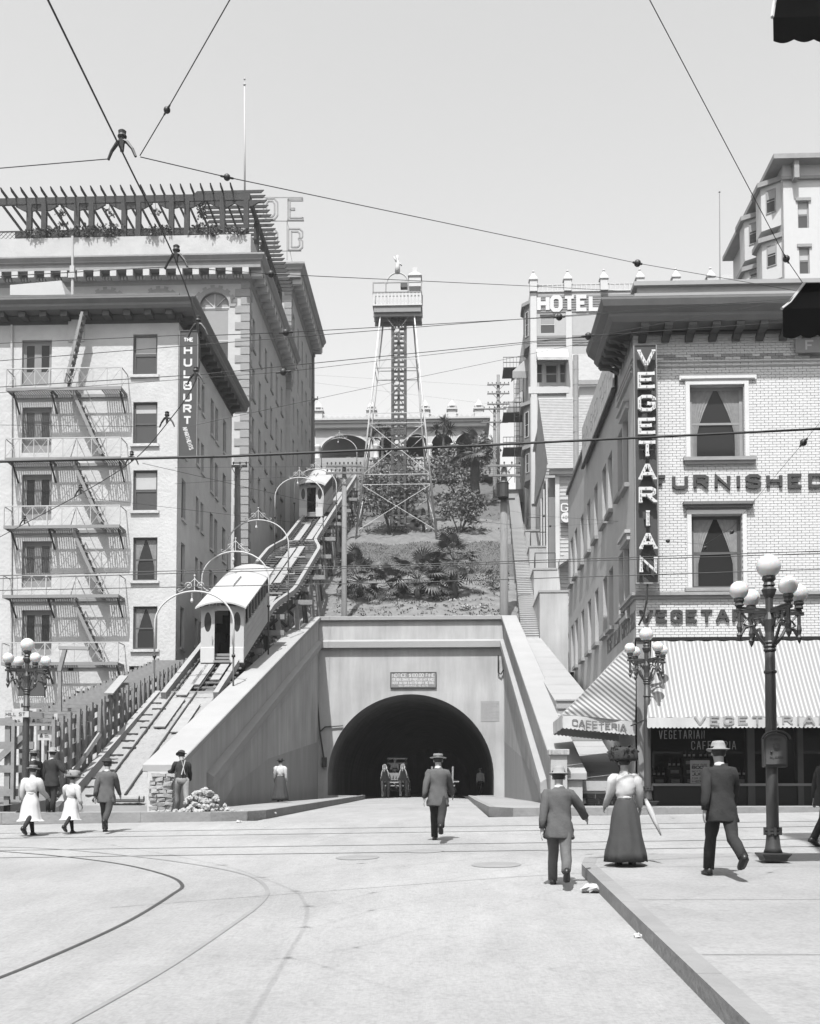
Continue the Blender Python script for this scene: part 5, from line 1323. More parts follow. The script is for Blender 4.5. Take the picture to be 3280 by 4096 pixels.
for y_ in (pyA + .05, pyB - .05): q.box((pxa, y_ - .04, tz - .08), (pxb, y_ + .04, tz))
q.build('canopy_frame', 'stone', plf)
dk = MB(); dk.box(P(1603, 1160, pyB - .5), P(1629, 1129, pyB - 1.0)); dk.build('lift_cage', 'dark_paint', plf)
q = MB(); ac = P(1590, 1127, pyA + .3); ar = 44 / 4400 * pyA
q.tube([V(ac.x + ar * math.cos(math.pi * k / 16), pyA + .3, tz + ar * math.sin(math.pi * k / 16)) for k in range(17)], .06, 6); q.build('ornamental_arch', 'cream_paint', plf)
fg = MB(); fc = V(ac.x, pyA + .3, tz + ar)            # little white figure on the arch
fg.tube([fc, fc + V(0, 0, .5), fc + V(.05, 0, .9), fc + V(0, 0, 1.15), fc + V(0, 0, 1.45)], [.22, .2, .14, .07, .12], 8); fg.tube([fc + V(.1, 0, .9), fc + V(.35, 0, .6)], .06, 6); fg.tube([fc + V(-.1, 0, .95), fc + V(-.3, 0, 1.35)], .06, 6); fg.build('statue', 'white_paint', plf, smooth=True)
ch_ = MB(); hx0, hx1 = P(1636, 1120, pyA + 1).x, P(1684, 1120, pyA + 1).x; hz0 = tz - .1; hz1 = P(1660, 1112, pyA + 1).z; hz2 = P(1660, 1090, pyA + 1).z
ch_.box((hx0, pyA + .6, hz0), (hx1, pyA + 1.8, hz1)); ch_.box((hx0 - .08, pyA + .5, hz1), (hx1 + .08, pyA + 1.9, hz1 + .1))
ch_.rings([[V(hx0 - .05, pyA + .55, hz1 + .1), V(hx1 + .05, pyA + .55, hz1 + .1), V(hx1 + .05, pyA + 1.85, hz1 + .1), V(hx0 - .05, pyA + 1.85, hz1 + .1)], [V(hx0 + .3, pyA + .9, hz2), V(hx1 - .3, pyA + .9, hz2), V(hx1 - .3, pyA + 1.5, hz2), V(hx0 + .3, pyA + 1.5, hz2)]])
ch_.box((hx0 + .3, pyA + .9, hz2), (hx1 - .3, pyA + 1.5, hz2 + .4)); ch_.build('camera_cabin', 'white_paint', plf)

# ---------------------------------------------------------------- pavilion on the hilltop
YP = 119.0
def Q(x, y, dy=0): return P(x, y, YP - dy)
pv = thing('pavilion', 'long white pavilion with round arches, columns and domed pinnacles on the hilltop', 'pavilion', (Q(1600, 1880).x, YP, Q(1600, 1880).z))
px0, px1 = Q(1262, 1750).x, Q(1935, 1750).x; zf_, ze_, zpr = Q(1600, 1868).z, Q(1600, 1688).z, Q(1600, 1667).z
ents = [(1284, 1480, 'big')] + [(c - 43, c + 43, 'arch') for c in (1560, 1667, 1769, 1865)]
b = MB(); z_im = Q(1600, 1790).z
xs_e = [px0]
for e0, e1, kd in ents:
    x0, x1 = Q(e0, 1750).x, Q(e1, 1750).x; r_ = (x1 - x0) / 2; cx_ = (x0 + x1) / 2; zs2 = Q(1600, 1782).z if kd == 'arch' else Q(1600, 1800).z
    rz_ = Q(1600, 1738).z - zs2
    ar_ = [V(cx_ + r_ * math.cos(math.pi * (1 - k / 18)), YP, zs2 + rz_ * math.sin(math.pi * (1 - k / 18))) for k in range(19)]
    for k in range(18): b.poly([ar_[k], ar_[k+1], V(ar_[k+1].x, YP, ze_), V(ar_[k].x, YP, ze_)])
    b.poly([(xs_e[-1], YP, zf_), (x0, YP, zf_), (x0, YP, ze_), (xs_e[-1], YP, ze_)]); xs_e.append(x1)
    q = MB()
    for k in range(18):
        i0 = ar_[k] + V(0, -.06, 0); i1 = ar_[k+1] + V(0, -.06, 0); c_ = V(cx_, YP - .06, zs2)
        q.prism([i0, i1, (i1 - c_) * 1.1 + c_, (i0 - c_) * 1.1 + c_], (0, .05, 0))
    q.build('arch_moulding', 'white_paint', pv)
b.poly([(xs_e[-1], YP, zf_), (px1, YP, zf_), (px1, YP, ze_), (xs_e[-1], YP, ze_)]); b.poly([(px1, YP, zf_), (px1, YP + 7, zf_), (px1, YP + 7, ze_), (px1, YP, ze_)]); b.build('arcade', 'cream_paint', pv)
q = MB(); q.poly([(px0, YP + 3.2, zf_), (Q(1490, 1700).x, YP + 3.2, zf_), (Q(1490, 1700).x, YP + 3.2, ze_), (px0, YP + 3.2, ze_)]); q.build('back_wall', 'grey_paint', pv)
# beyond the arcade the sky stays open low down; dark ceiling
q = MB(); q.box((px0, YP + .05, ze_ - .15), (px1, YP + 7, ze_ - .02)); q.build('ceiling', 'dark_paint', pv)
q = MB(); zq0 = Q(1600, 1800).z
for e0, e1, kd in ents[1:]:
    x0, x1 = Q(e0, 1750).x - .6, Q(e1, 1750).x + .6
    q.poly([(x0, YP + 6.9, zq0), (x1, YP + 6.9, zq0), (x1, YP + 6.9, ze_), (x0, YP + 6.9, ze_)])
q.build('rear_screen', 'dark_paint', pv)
for xp_ in (1505, 1612, 1718, 1817, 1913, 1272):
    x_ = Q(xp_, 1800).x; q = MB(); q.lathe((x_, YP - .35, zf_), [(.42, 0), (.42, .25), (.33, .3), (.27, zs2 - zf_ - .4), (.36, zs2 - zf_ - .25), (.36, zs2 - zf_)], 12); q.build('column', 'white_paint', pv, smooth=True)
q = MB(); x0, x1 = Q(1240, 1690).x, Q(1960, 1690).x
q.box((x0, YP - .9, ze_ + .02), (x1, YP + 7.5, ze_ + .2)); q.box((x0 + .4, YP - .5, ze_ - .7), (x1 - .4, YP - .08, ze_ - .02)); q.box((x0 + .2, YP - .7, ze_ - .25), (x1 - .2, YP - .5, ze_ + .02)); q.build('entablature', 'cream_paint', pv)
q = MB(); q.box((x0 + .8, YP - .3, ze_ + .2), (x1 - .8, YP - .15, ze_ + .75)); q.build('roof_balustrade', 'white_paint', pv)
me_ = MB(); me_.box((-.14, -.02, -.14), (.14, .02, .14)); mem = me_.mesh('panel', 'cream_paint')
k = x0 + 1.2
while k < x1 - 1: inst('panel', mem, pv, (k, YP - .33, ze_ + .47), rot=(0, math.pi / 4, 0)); k += .62
for xp_ in (1275, 1487, 1700, 1808, 1915):
    x_ = Q(xp_, 1650).x; q = MB(); q.box((x_ - .45, YP - .5, ze_ + .2), (x_ + .45, YP + .3, ze_ + 1.15)); q.box((x_ - .6, YP - .65, ze_ + 1.15), (x_ + .6, YP + .45, ze_ + 1.3)); q.box((x_ - .4, YP - .45, ze_ + 1.3), (x_ + .4, YP + .25, ze_ + 1.55)); q.lathe((x_, YP - .1, ze_ + 1.55), [(.52, 0), (.5, .1), (.36, .38), (.12, .62), (.05, .8), (.0, .85)], 10); q.build('pinnacle', 'white_paint', pv)
# lower terrace wall and balustrade in front
yb_t = YP - 3.5; zb0, zb1 = P(1600, 1866, yb_t).z, P(1600, 1834, yb_t).z
tb = thing('balustrade', 'white turned balustrade in front of the hilltop pavilion', 'balustrade', (Q(1650, 1866).x, yb_t, zb0))
xa, xb = P(1470, 1850, yb_t).x, P(1860, 1850, yb_t).x
q = MB(); q.box((xa, yb_t - .12, zb1 - .1), (xb, yb_t + .12, zb1)); q.box((xa, yb_t - .12, zb0 - .1), (xb, yb_t + .12, zb0)); q.build('rails', 'white_paint', tb)
bb = MB(); bb.lathe((0, 0, 0), [(.07, 0), (.07, .06), (.11, .2), (.05, .5), (.07, .72)], 6); bbm = bb.mesh('baluster', 'white_paint', True)
k = xa + .2
while k < xb: inst('baluster', bbm, tb, (k, yb_t, zb0)); k += .34
q = MB(); q.box((xa - .2, yb_t - .3, zb0 - 1.6), (xb + .2, yb_t + .3, zb0 - .1)); struct(q.build('terrace_wall', 'concrete_light'))
q = MB(); q.box((px0 - 1, yb_t, zf_ - 2), (px1 + 1, YP + 8, zf_ - .01)); struct(q.build('terrace', 'concrete_light'))
# station front at the head of the railway: low wall, white bench line
sq = thing('station_platform', 'white platform edge at the head of the inclined railway', 'platform', tuple(P(1400, 1960, 103)))
q = MB(); q.box(P(1322, 1965, 103), P(1432, 1920, 103.6)); q.build('platform_wall', 'concrete_light', sq); q = MB(); q.box(P(1322, 1985, 102.5), P(1432, 1978, 103)); q.build('platform_edge', 'concrete_light', sq)

# ---------------------------------------------------------------- garden plants
fr = MB()                                            # one fan palm leaf: stalk and folded blades in a disc
fr.tube([(0, 0, 0), (0, .5, .12), (0, .95, .2)], [.02, .018, .012], 4)
for k in range(17):
    a = R(-112 + 14 * k); L = .62 + .10 * math.cos(a); d = V(math.sin(a), math.cos(a), 0); s_ = V(math.cos(a), -math.sin(a), 0) * .036
    o_ = V(0, .95, .2); m_ = o_ + d * L * .55 + V(0, 0, .05); t_ = o_ + d * L + V(0, 0, -.05 - .08 * rnd.random())
    fr.add([o_, m_ + s_, t_, m_ - s_ + V(0, 0, .03)], [(0, 1, 2, 3)])
frm = fr.mesh('frond', 'leaf_palm')
def fan_palm(x, y, Y, h, n_, L, label, thick=.2, low=False):
    g0 = P(x, y, Y); t = thing('fan_palm', label, 'palm tree', tuple(g0), 'fan palms in the hillside garden')
    if h > .2:
        q = MB(); pts = [g0 + V(0, 0, -.3)] + [g0 + V(rnd.uniform(-.04, .04), 0, h * (k + 1) / 6) for k in range(6)]; q.tube(pts, [thick * 1.3] + [thick * (1 + .12 * (k % 2)) for k in range(6)], 9); q.build('trunk', 'trunk', t, smooth=True)
    for k in range(n_):
        az = k * 2.4 + rnd.uniform(-.3, .3); el = R(68 - 120 * (k / n_) ** .8 + rnd.uniform(-14, 14)); s = L * rnd.uniform(.7, 1.1)
        inst('frond', frm, t, g0 + V(0, 0, max(.1, h)), rot=(el, rnd.uniform(-.25, .25), az), scale=s)
    return t
def onslope(x, y):                                   # where the sight line meets the garden
    lo, hi = 65.0, 134.0
    for _ in range(40):
        m_ = (lo + hi) / 2; p = P(x, y, m_)
        if p.z > garden_z(p.x, m_): lo = m_
        else: hi = m_
    return (lo + hi) / 2
for x, y, h, n_, L, lab, th in ((1815, 2385, 2.3, 36, 1.35, 'tallest fan palm on the lower bank, upright dark trunk', .26), (1440, 2390, 1.1, 34, 1.4, 'bushy fan palm at the left end of the lower bank', .2), (1565, 2375, .35, 24, 1.25, 'small stemless fan palm second from left on the lower bank', .16), (1672, 2385, 1.1, 34, 1.4, 'spreading fan palm in the middle of the lower bank', .22),
                             (1750, 2385, .25, 22, 1.1, 'low dark fan palm close beside the tallest palm trunk', .15), (1695, 2125, .9, 20, .7, 'small pale fan palm on the flower terrace between tower legs', .12), (1692, 1925, 1.0, 30, 1.25, 'fan palm below the balustrade left of the ladder', .2), (1900, 2035, 5.2, 40, 1.55, 'tall palm with thick trunk left of the transformer pole', .42), (1895, 2130, .4, 18, .7, 'small fan palm at the right end of the flower terrace', .12), (1500, 1900, .6, 22, 1.0, 'dark fan palm below the balustrade behind the left tower leg', .2)):
    fan_palm(x, y, onslope(x, y), h, n_, L, lab, th)
def shrub(x, y, Y, rx, ry, rz, n_, label, m_='leaf_mid', stems=0, hz=0.0, s0=.12, s1=.28, cat='shrub', name='shrub', group=None):
    g0 = P(x, y, Y); t = thing(name, label, cat, tuple(g0), group)
    q = MB(); leaves(q, g0 + V(0, 0, hz + rz), rx, ry, rz, n_, s0, s1); q.build('crown', m_, t)
    for k in range(stems):
        st = MB(); a = rnd.uniform(0, 6.3); e = g0 + V(math.cos(a) * rx * .55, math.sin(a) * ry * .5, hz + rz * rnd.uniform(.7, 1.1)); mid = g0.lerp(e, .5) + V(rnd.uniform(-.15, .15), 0, .1)
        st.tube([g0 + V(rnd.uniform(-.1, .1), 0, -.2), mid, e], [.06, .045, .02], 5); st.build('stem', 'trunk', t)
    return t
Yt1 = onslope(1565, 2135)
shrub(1565, 2132, Yt1, 2.5, 1.8, 2.0, 2600, 'large leafy shrub tree on many stems under the tower', stems=9, hz=1.4, cat='tree', name='shrub_tree', s0=.16, s1=.36)
shrub(1600, 2060, onslope(1600, 2060), 2.4, 1.7, 2.1, 2000, 'upright leafy shrub behind the many stemmed tree', stems=4, hz=1.8, cat='tree', name='shrub_tree', s0=.16, s1=.36, m_='leaf_mid')
shrub(1840, 2130, onslope(1840, 2130), 2.2, 1.5, 1.3, 1800, 'wide leafy shrub tree leaning over the flower terrace', stems=6, hz=1.0, cat='tree', name='shrub_tree', s0=.16, s1=.36)
shrub(1830, 2000, onslope(1830, 2000), 3.0, 1.9, 2.3, 2600, 'big leafy tree below the pavilion right of the tower leg', stems=4, hz=1.0, cat='tree', name='shrub_tree', s0=.18, s1=.4)
shrub(1640, 2010, onslope(1640, 2010), 2.6, 1.4, 1.1, 1400, 'dark hedge mass in the shade behind the tower legs', 'leaf_dark')
shrub(1500, 1990, onslope(1500, 1990), 1.8, 1.3, 1.4, 1100, 'dark leafy bush left below the balustrade', 'leaf_dark', stems=2)
shrub(1450, 2060, onslope(1450, 2060), 1.3, 1.0, .8, 400, 'leafy bush beside the left tower leg', 'leaf_mid')
shrub(1985, 2365, onslope(1985, 2365), .9, .8, .75, 420, 'round dark bush near the right pole on the lower bank', 'leaf_dark', s0=.1, s1=.22)
shrub(1955, 2340, onslope(1955, 2340), .9, .8, .5, 240, 'low bush left of the round dark bush on the lower bank', 'leaf_mid', s0=.1, s1=.22)
shrub(1480, 2290, onslope(1480, 2290), .7, .6, .5, 200, 'small leafy bush above the leftmost fan palm', 'leaf_mid', s0=.1, s1=.25)
shrub(1430, 2110, onslope(1430, 2110), .9, .7, .6, 260, 'scruffy bush by the railway at the left of the lawn', 'leaf_mid', s0=.1, s1=.25)
shrub(1960, 1880, 112, 1.3, 1.2, 1.6, 420, 'pale leaved tree beside the pavilion right end', 'leaf_mid', stems=2, hz=1.2, cat='tree', name='shrub_tree', s0=.25, s1=.5)
shrub(1850, 2250, onslope(1850, 2300), 1.2, .6, .3, 200, 'straggling ground cover at the top of the lower bank', 'leaf_mid', s0=.08, s1=.2)
# dracaena palms with spiky heads in front of the pavilion
def spiky(x, y, heads, label):
    Y = 113.5; g0 = P(x, y, Y); t = thing('spiky_palm', label, 'palm tree', tuple(g0), 'spiky palms before the pavilion')
    fork = P(x, y - 95, Y)
    q = MB(); q.tube([g0 + V(0, 0, -.5), fork], [.17, .13], 8); q.build('trunk', 'trunk', t)
    for hx, hy in heads:
        c = P(hx, hy, Y + rnd.uniform(-.4, .4)); q = MB(); q.tube([fork, c], [.1, .08], 6); q.build('branch', 'trunk', t)
        q = MB()
        for k in range(80):
            d = Vector((rnd.gauss(0, 1), rnd.gauss(0, 1), rnd.gauss(.25, .9))).normalized(); L = rnd.uniform(.8, 1.15); s_ = d.cross(ZU).normalized() * .05
            q.add([c, c + d * L * .5 + s_, c + d * L + V(0, 0, -.15), c + d * L * .5 - s_], [(0, 1, 2, 3)])
        q.build('leaf_rosette', 'leaf_dark', t)
spiky(1773, 1850, [(1745, 1720), (1778, 1690), (1800, 1718)], 'spiky headed palm before the pavilion arches')
spiky(1530, 1860, [(1515, 1712), (1545, 1725), (1490, 1745)], 'spiky headed palm behind the left legs of the tower')
# flower clumps and ground cover
for x, y, n_, lab in ((1500, 2130, 3, 'white flower clump left on the terrace edge'), (1610, 2127, 5, 'white flower clump below the shrub tree'), (1730, 2126, 7, 'long white flower clump by the right tower foot'), (1820, 2126, 6, 'white flower clump under the leaning shrub'), (1930, 2124, 4, 'white flower clump at the right end of terrace'),
                     (1580, 2378, 2, 'white flower tuft below the small stemless palm'), (1650, 2382, 2, 'white flower tuft below the spreading palm'), (1760, 2398, 3, 'white flower tuft left of the tallest palm foot'), (1815, 2408, 4, 'white flower row below the tallest palm'), (1888, 2438, 6, 'big white flower clump at the right of the bank'), (1365, 2370, 2, 'white flower tuft by the left edge of bank'), (1440, 2390, 2, 'white flower tuft at the foot of the bushy left palm')):
    Y = onslope(x, y); g0 = P(x, y, Y); q = MB(); leaves(q, g0 + V(0, 0, .12), .22 * n_ ** .8, .3, .2, 22 * n_, .07, .16); t = thing('flower_clump', lab, 'flowers', tuple(g0), 'white flowers in the garden'); q.build('blossoms', 'flower', t)
    q = MB(); leaves(q, g0 + V(0, 0, .05), .24 * n_ ** .8, .34, .15, 18 * n_, .07, .16); q.build('foliage', 'leaf_mid', t)
gc = MB()
for k in range(900):
    x, y = rnd.uniform(1345, 2020), rnd.choice([rnd.uniform(2385, 2470), rnd.uniform(2255, 2385), rnd.uniform(2040, 2130)])
    Y = onslope(x, y); p = P(x, y, Y)
    for j in range(5):
        s = rnd.uniform(.08, .22); d = Vector((rnd.gauss(0, 1), rnd.gauss(0, 1), rnd.uniform(.2, 1))).normalized(); s_ = d.cross(ZU).normalized() * s * .25; o_ = p + V(rnd.uniform(-.15, .15), rnd.uniform(-.15, .15), 0)
        gc.add([o_, o_ + d * s * .5 + s_, o_ + d * s, o_ + d * s * .5 - s_], [(0, 1, 2, 3)])
o = gc.build('ground_cover', 'leaf_mid'); o['kind'] = 'stuff'; o['label'] = 'low weeds and ground cover plants over the garden bank'
gr = MB()
for k in range(9000):
    Y = rnd.uniform(79.5, 87.3); X = rnd.uniform(-8.1, stair_x(Y) - .3); z_ = garden_z(X, Y); h = rnd.uniform(.05, .14); a = rnd.uniform(0, 6.3); s_ = V(math.cos(a), math.sin(a), 0) * .036
    gr.add([V(X, Y, z_) - s_, V(X, Y, z_) + s_, V(X + rnd.uniform(-.05, .05), Y, z_ + h)], [(0, 1, 2)])
o = gr.build('grass', 'lawn'); o['kind'] = 'stuff'; o['label'] = 'short mown grass on the steep lawn bank'

# ---------------------------------------------------------------- utility poles
def pole(x, y0, y1, Y, r, arms, label, extra=None):
    a, c = P(x, y0, Y), P(x, y1, Y); t = thing('utility_pole', label, 'utility pole', tuple(a), 'timber utility poles')
    q = MB(); q.tube([a + V(0, 0, -2), a, c], [r * 1.1, r * 1.05, r * .8], 10); q.build('shaft', 'pole_wood', t, smooth=True)
    for ay, w_, n_ in arms:
        c_ = P(x, ay, Y); q = MB(); q.box((c_.x - w_, c_.y - r - .1, c_.z - .06), (c_.x + w_, c_.y - r + .02, c_.z + .06)); am = q.build('crossarm', 'pole_wood', t)
        q = MB(); q.bar(c_ + V(-w_ * .5, -r - .05, -.05), c_ + V(0, -r - .03, -.6), .04); q.bar(c_ + V(w_ * .5, -r - .05, -.05), c_ + V(0, -r - .03, -.6), .04); q.build('brace', 'pole_wood', am)
        q = MB()
        for k in range(n_): q.lathe((c_.x - w_ * .92 + 2 * w_ * .92 * k / (n_ - 1), c_.y - r - .04, c_.z + .06), [(.02, 0), (.02, .08), (.05, .08), (.05, .16), (.02, .2)], 6)
        q.build('insulators', 'iron', am, kind='stuff')
    return t
Yp = 66.0
pole(1377, 2470, 1868, Yp, .17, [(1868, 1.1, 9), (1896, 1.1, 9)], 'weathered pole with two crossarms behind the left parapet of the tunnel')
tp = pole(2016, 2470, 1866, Yp, .26, [(1869, 1.0, 5), (1908, .95, 4)], 'thick pole carrying a transformer behind the right parapet of tunnel')
zc = P(2012, 1998, Yp); q = MB(); q.lathe((zc.x, zc.y - .35, P(2012, 2000, Yp).z), [(.30, 0), (.33, .05), (.33, .85), (.36, .9), (.30, 1.0)], 14); q.box((zc.x - .7, zc.y - .4, zc.z - .12), (zc.x + .7, zc.y - .3, zc.z - .02)); q.build('transformer', 'iron', tp, smooth=False)
pole(1993, 2030, 1500, 108, .2, [(1542, 1.1, 6), (1578, 1.1, 6), (1620, 1.1, 6)], 'tall far pole with three crossarms right of the pavilion')
pole(1978, 2030, 1632, 106, .17, [(1639, 1.1, 5), (1692, 1.3, 5)], 'slender far pole with low crossarms beside the tall pole')
pole(1252, 1960, 1395, 101, .18, [(1600, .5, 3)], 'dark pole at the end of the hotel wing behind the car')
pole(950, 2300, 1870, 62, .2, [(1870, .6, 4)], 'pole standing between the stucco house and the hotel')

# ---------------------------------------------------------------- houses up the stair on the right
def sidewall(mb, X0, Y0, X1, Y1, z0, z1): mb.poly([(X0, Y0, z0), (X1, Y1, z0), (X1, Y1, z1), (X0, Y0, z1)])
# hotel with painted sign, pinnacled parapet and bay windows
YQ = 95.0
def K(x, y, dy=0): return P(x, y, YQ - dy)
hx0, hx1 = K(2120, 1400).x, K(3000, 1400).x; hz1, hz0 = K(2200, 1169).z, 20.0
hot = thing('hotel_building', 'white clapboard hotel with painted sign and pinnacled parapet on the hill', 'building', (hx0, YQ, hz0))
def KH(x0, x1, y0, y1): a, c = K(x0, y1), K(x1, y0); return (a.x - hx0, c.x - hx0, a.z - hz0, c.z - hz0)
kh = [KH(2160, 2222, 1257, 1334), KH(2146, 2170, 1452, 1530), KH(2182, 2230, 1455, 1532), KH(2240, 2262, 1452, 1530), KH(2186, 2256, 1624, 1700)]
b = MB(); wall_holes(b, (hx0, YQ, hz0), (1, 0, 0), ZU, hx1 - hx0, hz1 - hz0, kh, (0, 1, 0), .2); b.poly([(hx0, YQ, hz0), (hx0, YQ + 22, hz0), (hx0, YQ + 22, hz1), (hx0, YQ, hz1)]); b.build('wall', 'clapboard', hot)
for i, h in enumerate(kh): window(hot, (hx0 + h[0], YQ, hz0 + h[2]), h[1] - h[0], h[3] - h[2], 'sash', frame='frame_white', glass='glass_mid' if i in (0, 4) else 'glass_dark', blind=.5 if i in (0, 4) else 0)
# clapboards of the sign field and walls, board by board
for y0, y1, m_ in ((1172, 1250, 'clapboard_grey'), (1338, 1382, 'clapboard_grey'), (1575, 1690, 'clapboard_grey')):
    za, zb_ = K(2200, y1).z, K(2200, y0).z; x0, x1 = (K(2147, 1300).x, K(2600, 1300).x) if y0 < 1500 else (K(2150, 1300).x, K(2272, 1300).x); n_ = int((zb_ - za) / .22)
    bd = MB(); bd.prism([(0, 0, 0), (0, -.05, 0), (0, -.015, .215), (0, 0, .215)], (x1 - x0, 0, 0)); bdm = bd.mesh('clapboard', m_)
    for k in range(n_):
        if y0 == 1575 and k < n_ * .65 and False: continue
        inst('clapboard', bdm, hot, (x0, YQ - .005, za + k * .22))
for xp_ in (2123, 2264): q = MB(); q.box((K(xp_, 1400).x, YQ - .12, hz0 + 8), (K(xp_ + 24, 1400).x, YQ - .004, K(2200, 1172 if xp_ < 2200 else 1250).z)); q.build('pilaster', 'white_paint', hot)
q = MB(); q.box((hx0 - .15, YQ - .15, K(2200, 1575).z), (K(2275, 1500).x, YQ - .006, K(2200, 1548).z)); q.build('string_course', 'white_paint', hot)
a = K(2156, 1246, .2)
letters(hot, 'HOTEL', (a.x, YQ - .07, a.z), du, dv, nn, K(2200, 1180).z - K(2200, 1246).z, .34, .03, 'sign_white', width=K(2392, 1200).x - a.x, gap=.25)
zpt = K(2200, 1138).z
q = MB(); q.box((hx0, YQ - .1, hz1), (hx1, YQ + .1, hz1 + .12)); q.box((hx0, YQ - .06, zpt - .08), (hx1, YQ + .06, zpt)); q.build('parapet_rails', 'white_paint', hot)
bs_ = MB(); bs_.box((-.05, -.05, 0), (.05, .05, zpt - hz1 - .2)); bsm = bs_.mesh('baluster', 'white_paint'); k = hx0 + .3
while k < K(2900, 1200).x: inst('baluster', bsm, hot, (k, YQ, hz1 + .12)); k += .42
fm = MB(); fm.box((-.32, -.32, 0), (.32, .32, 1.0)); fm.box((-.4, -.4, 1.0), (.4, .4, 1.12)); fm.rings([[V(sx * .36, sy * .36, 1.12) for sx, sy in ((-1,-1),(1,-1),(1,1),(-1,1))], [V(sx * .14, sy * .14, 1.55) for sx, sy in ((-1,-1),(1,-1),(1,1),(-1,1))], [V(sx * .06, sy * .06, 1.75) for sx, sy in ((-1,-1),(1,-1),(1,1),(-1,1))]]); fm.ball((0, 0, 1.86), .12, 8); fmm = fm.mesh('pinnacle', 'white_paint')
for xp_ in (2133, 2270, 2415, 2559, 2703, 2842): inst('pinnacle', fmm, hot, (K(xp_, 1150).x, YQ, hz1))
# awnings on the hotel
def simple_awning(parent_label, p_tl, p_tr, proj, drop, vh_, m_='canvas', cat='awning'):
    t = thing('awning', parent_label, 'awning', tuple(p_tl)); q = MB(); d = V(0, -proj, -drop); q.poly([p_tl, p_tr, p_tr + d, p_tl + d]); q.poly([p_tl, p_tl + d, p_tl + V(0, 0, -drop)]); q.poly([p_tr, p_tr + V(0, 0, -drop), p_tr + d]); q.build('canopy', m_, t); valance('valance', p_tl + d, p_tr + d, vh_, 1, (0, -1, 0), t, m_, .2); return t
simple_awning('white awning over the window group under the hotel sign', K(2145, 1395), K(2270, 1395), 1.2, 1.2, .25)
# left flank: bays, fire escape, side awnings
for (x0, x1, y0, y1, lab) in ((2098, 2121, 1235, 1400, 0), (2095, 2121, 1632, 1800, 1), (2100, 2121, 1805, 1930, 2)):
    q = MB(); a, c = P(x0, y1, YQ + 1.2), P(x1, y0, YQ + 1.2); bx = a.x; q.prism([(hx0 - .01, YQ + .3, a.z), (bx, YQ + 1.0, a.z), (bx, YQ + 2.6, a.z), (hx0 - .01, YQ + 3.3, a.z)], (0, 0, c.z - a.z)); bo = q.build('bay', 'clapboard_grey', hot)
    q = MB(); q.prism([(hx0, YQ + .1, c.z), (bx - .25, YQ + .85, c.z), (bx - .25, YQ + 2.8, c.z), (hx0, YQ + 3.5, c.z)], (0, 0, .3)); q.build('bay_roof', 'stone', bo)
    # window on the slanted face
    p0, p1 = V(hx0, YQ + .3, 0), V(bx, YQ + 1.0, 0); d = (p0 - p1); L = d.length; ang_ = math.atan2(d.y, d.x)
    st_ = p1 + d * .2; n2 = V(math.sin(ang_), -math.cos(ang_), 0)
    window(bo, tuple(st_ + n2 * .19 + V(0, 0, a.z + (c.z - a.z) * .25)), L * .62, (c.z - a.z) * .6, 'sash', rotz=ang_, frame='frame_white', glass='glass_dark')
fe2 = thing('fire_escape', 'black iron fire escape balconies on the hotel flank', 'fire escape', (hx0 - 1, YQ + 5, 22))
for y_ in (1470, 1650, 1790):
    p = P(2060, y_, 102); q = MB(); w_, h_ = 1.1, 1.0
    for z_ in (0, .5, 1.0): q.bar(p + V(-w_, 0, z_), p + V(w_, 0, z_), .05)
    for k in range(8): q.bar(p + V(-w_ + 2 * w_ * k / 7, 0, 0), p + V(-w_ + 2 * w_ * k / 7, 0, 1.0), .03)
    q.box(p + V(-w_, 0, -.08), p + V(w_, 2.5, 0)); q.build('balcony', 'iron', fe2)
q = MB()
for s_ in (-.25, .25): q.bar(P(2066, 1480, 101.8) + V(s_, 0, 0), P(2070, 1930, 101.8) + V(s_, 0, 0), .05)
for k in range(24): p = P(2066, 1480, 101.8).lerp(P(2070, 1930, 101.8), k / 24); q.bar(p + V(-.25, 0, 0), p + V(.25, 0, 0), .03)
q.build('ladder', 'iron', fe2)
for lab, x0, x1, y0, Y_ in (('white scalloped side awning high on the hotel flank', 2050, 2120, 1420, 97.5), ('second white side awning lower on the hotel flank', 2032, 2090, 1560, 103)):
    p, c = P(x0, y0 + 65, Y_), P(x1, y0, Y_); t = thing('awning', lab, 'awning', tuple(p)); q = MB(); q.add([c, c + V(0, 2.6, 0), p + V(0, 2.6, 0), p], [(0, 1, 2, 3)]); q.poly([c, p, V(c.x, c.y, p.z)]); q.build('canopy', 'canvas', t); valance('valance', p, V(c.x, p.y, p.z), .6, 1, (0, -1, 0), t, 'shade_cloth', .25)
# shingled house with tall flue
YS = 76.0
def Sg(x, y, dy=0): return P(x, y, YS - dy)
sh = thing('shingled_house', 'narrow timber house with shingle roof and bracketed eaves below the hotel', 'house', tuple(Sg(2230, 2100)))
ex0, ex1 = Sg(2190, 1870).x, Sg(2420, 1870).x; ez = Sg(2230, 1868).z; rz = P(2230, 1590, YS + 5).z
q = MB(); q.add([V(ex0, YS - .5, ez), V(ex1, YS - .5, ez), V(ex1, YS + 5, rz), V(ex0 - .2, YS + 5, rz)], [(0, 1, 2, 3)]); q.add([V(ex0, YS - .5, ez), V(ex0 - .2, YS + 5, rz), V(ex0 - .2, YS + 10, ez), V(ex0, YS + 10, ez - .1)], [(0, 1, 2, 3)]); ro_ = q.build('roof', 'shingle', sh)
L_ = math.hypot(5.5, rz - ez); n_ = int(L_ / .21); up = V(0, 5.5, rz - ez).normalized(); nrm = V(0, -(rz - ez), 5.5).normalized()
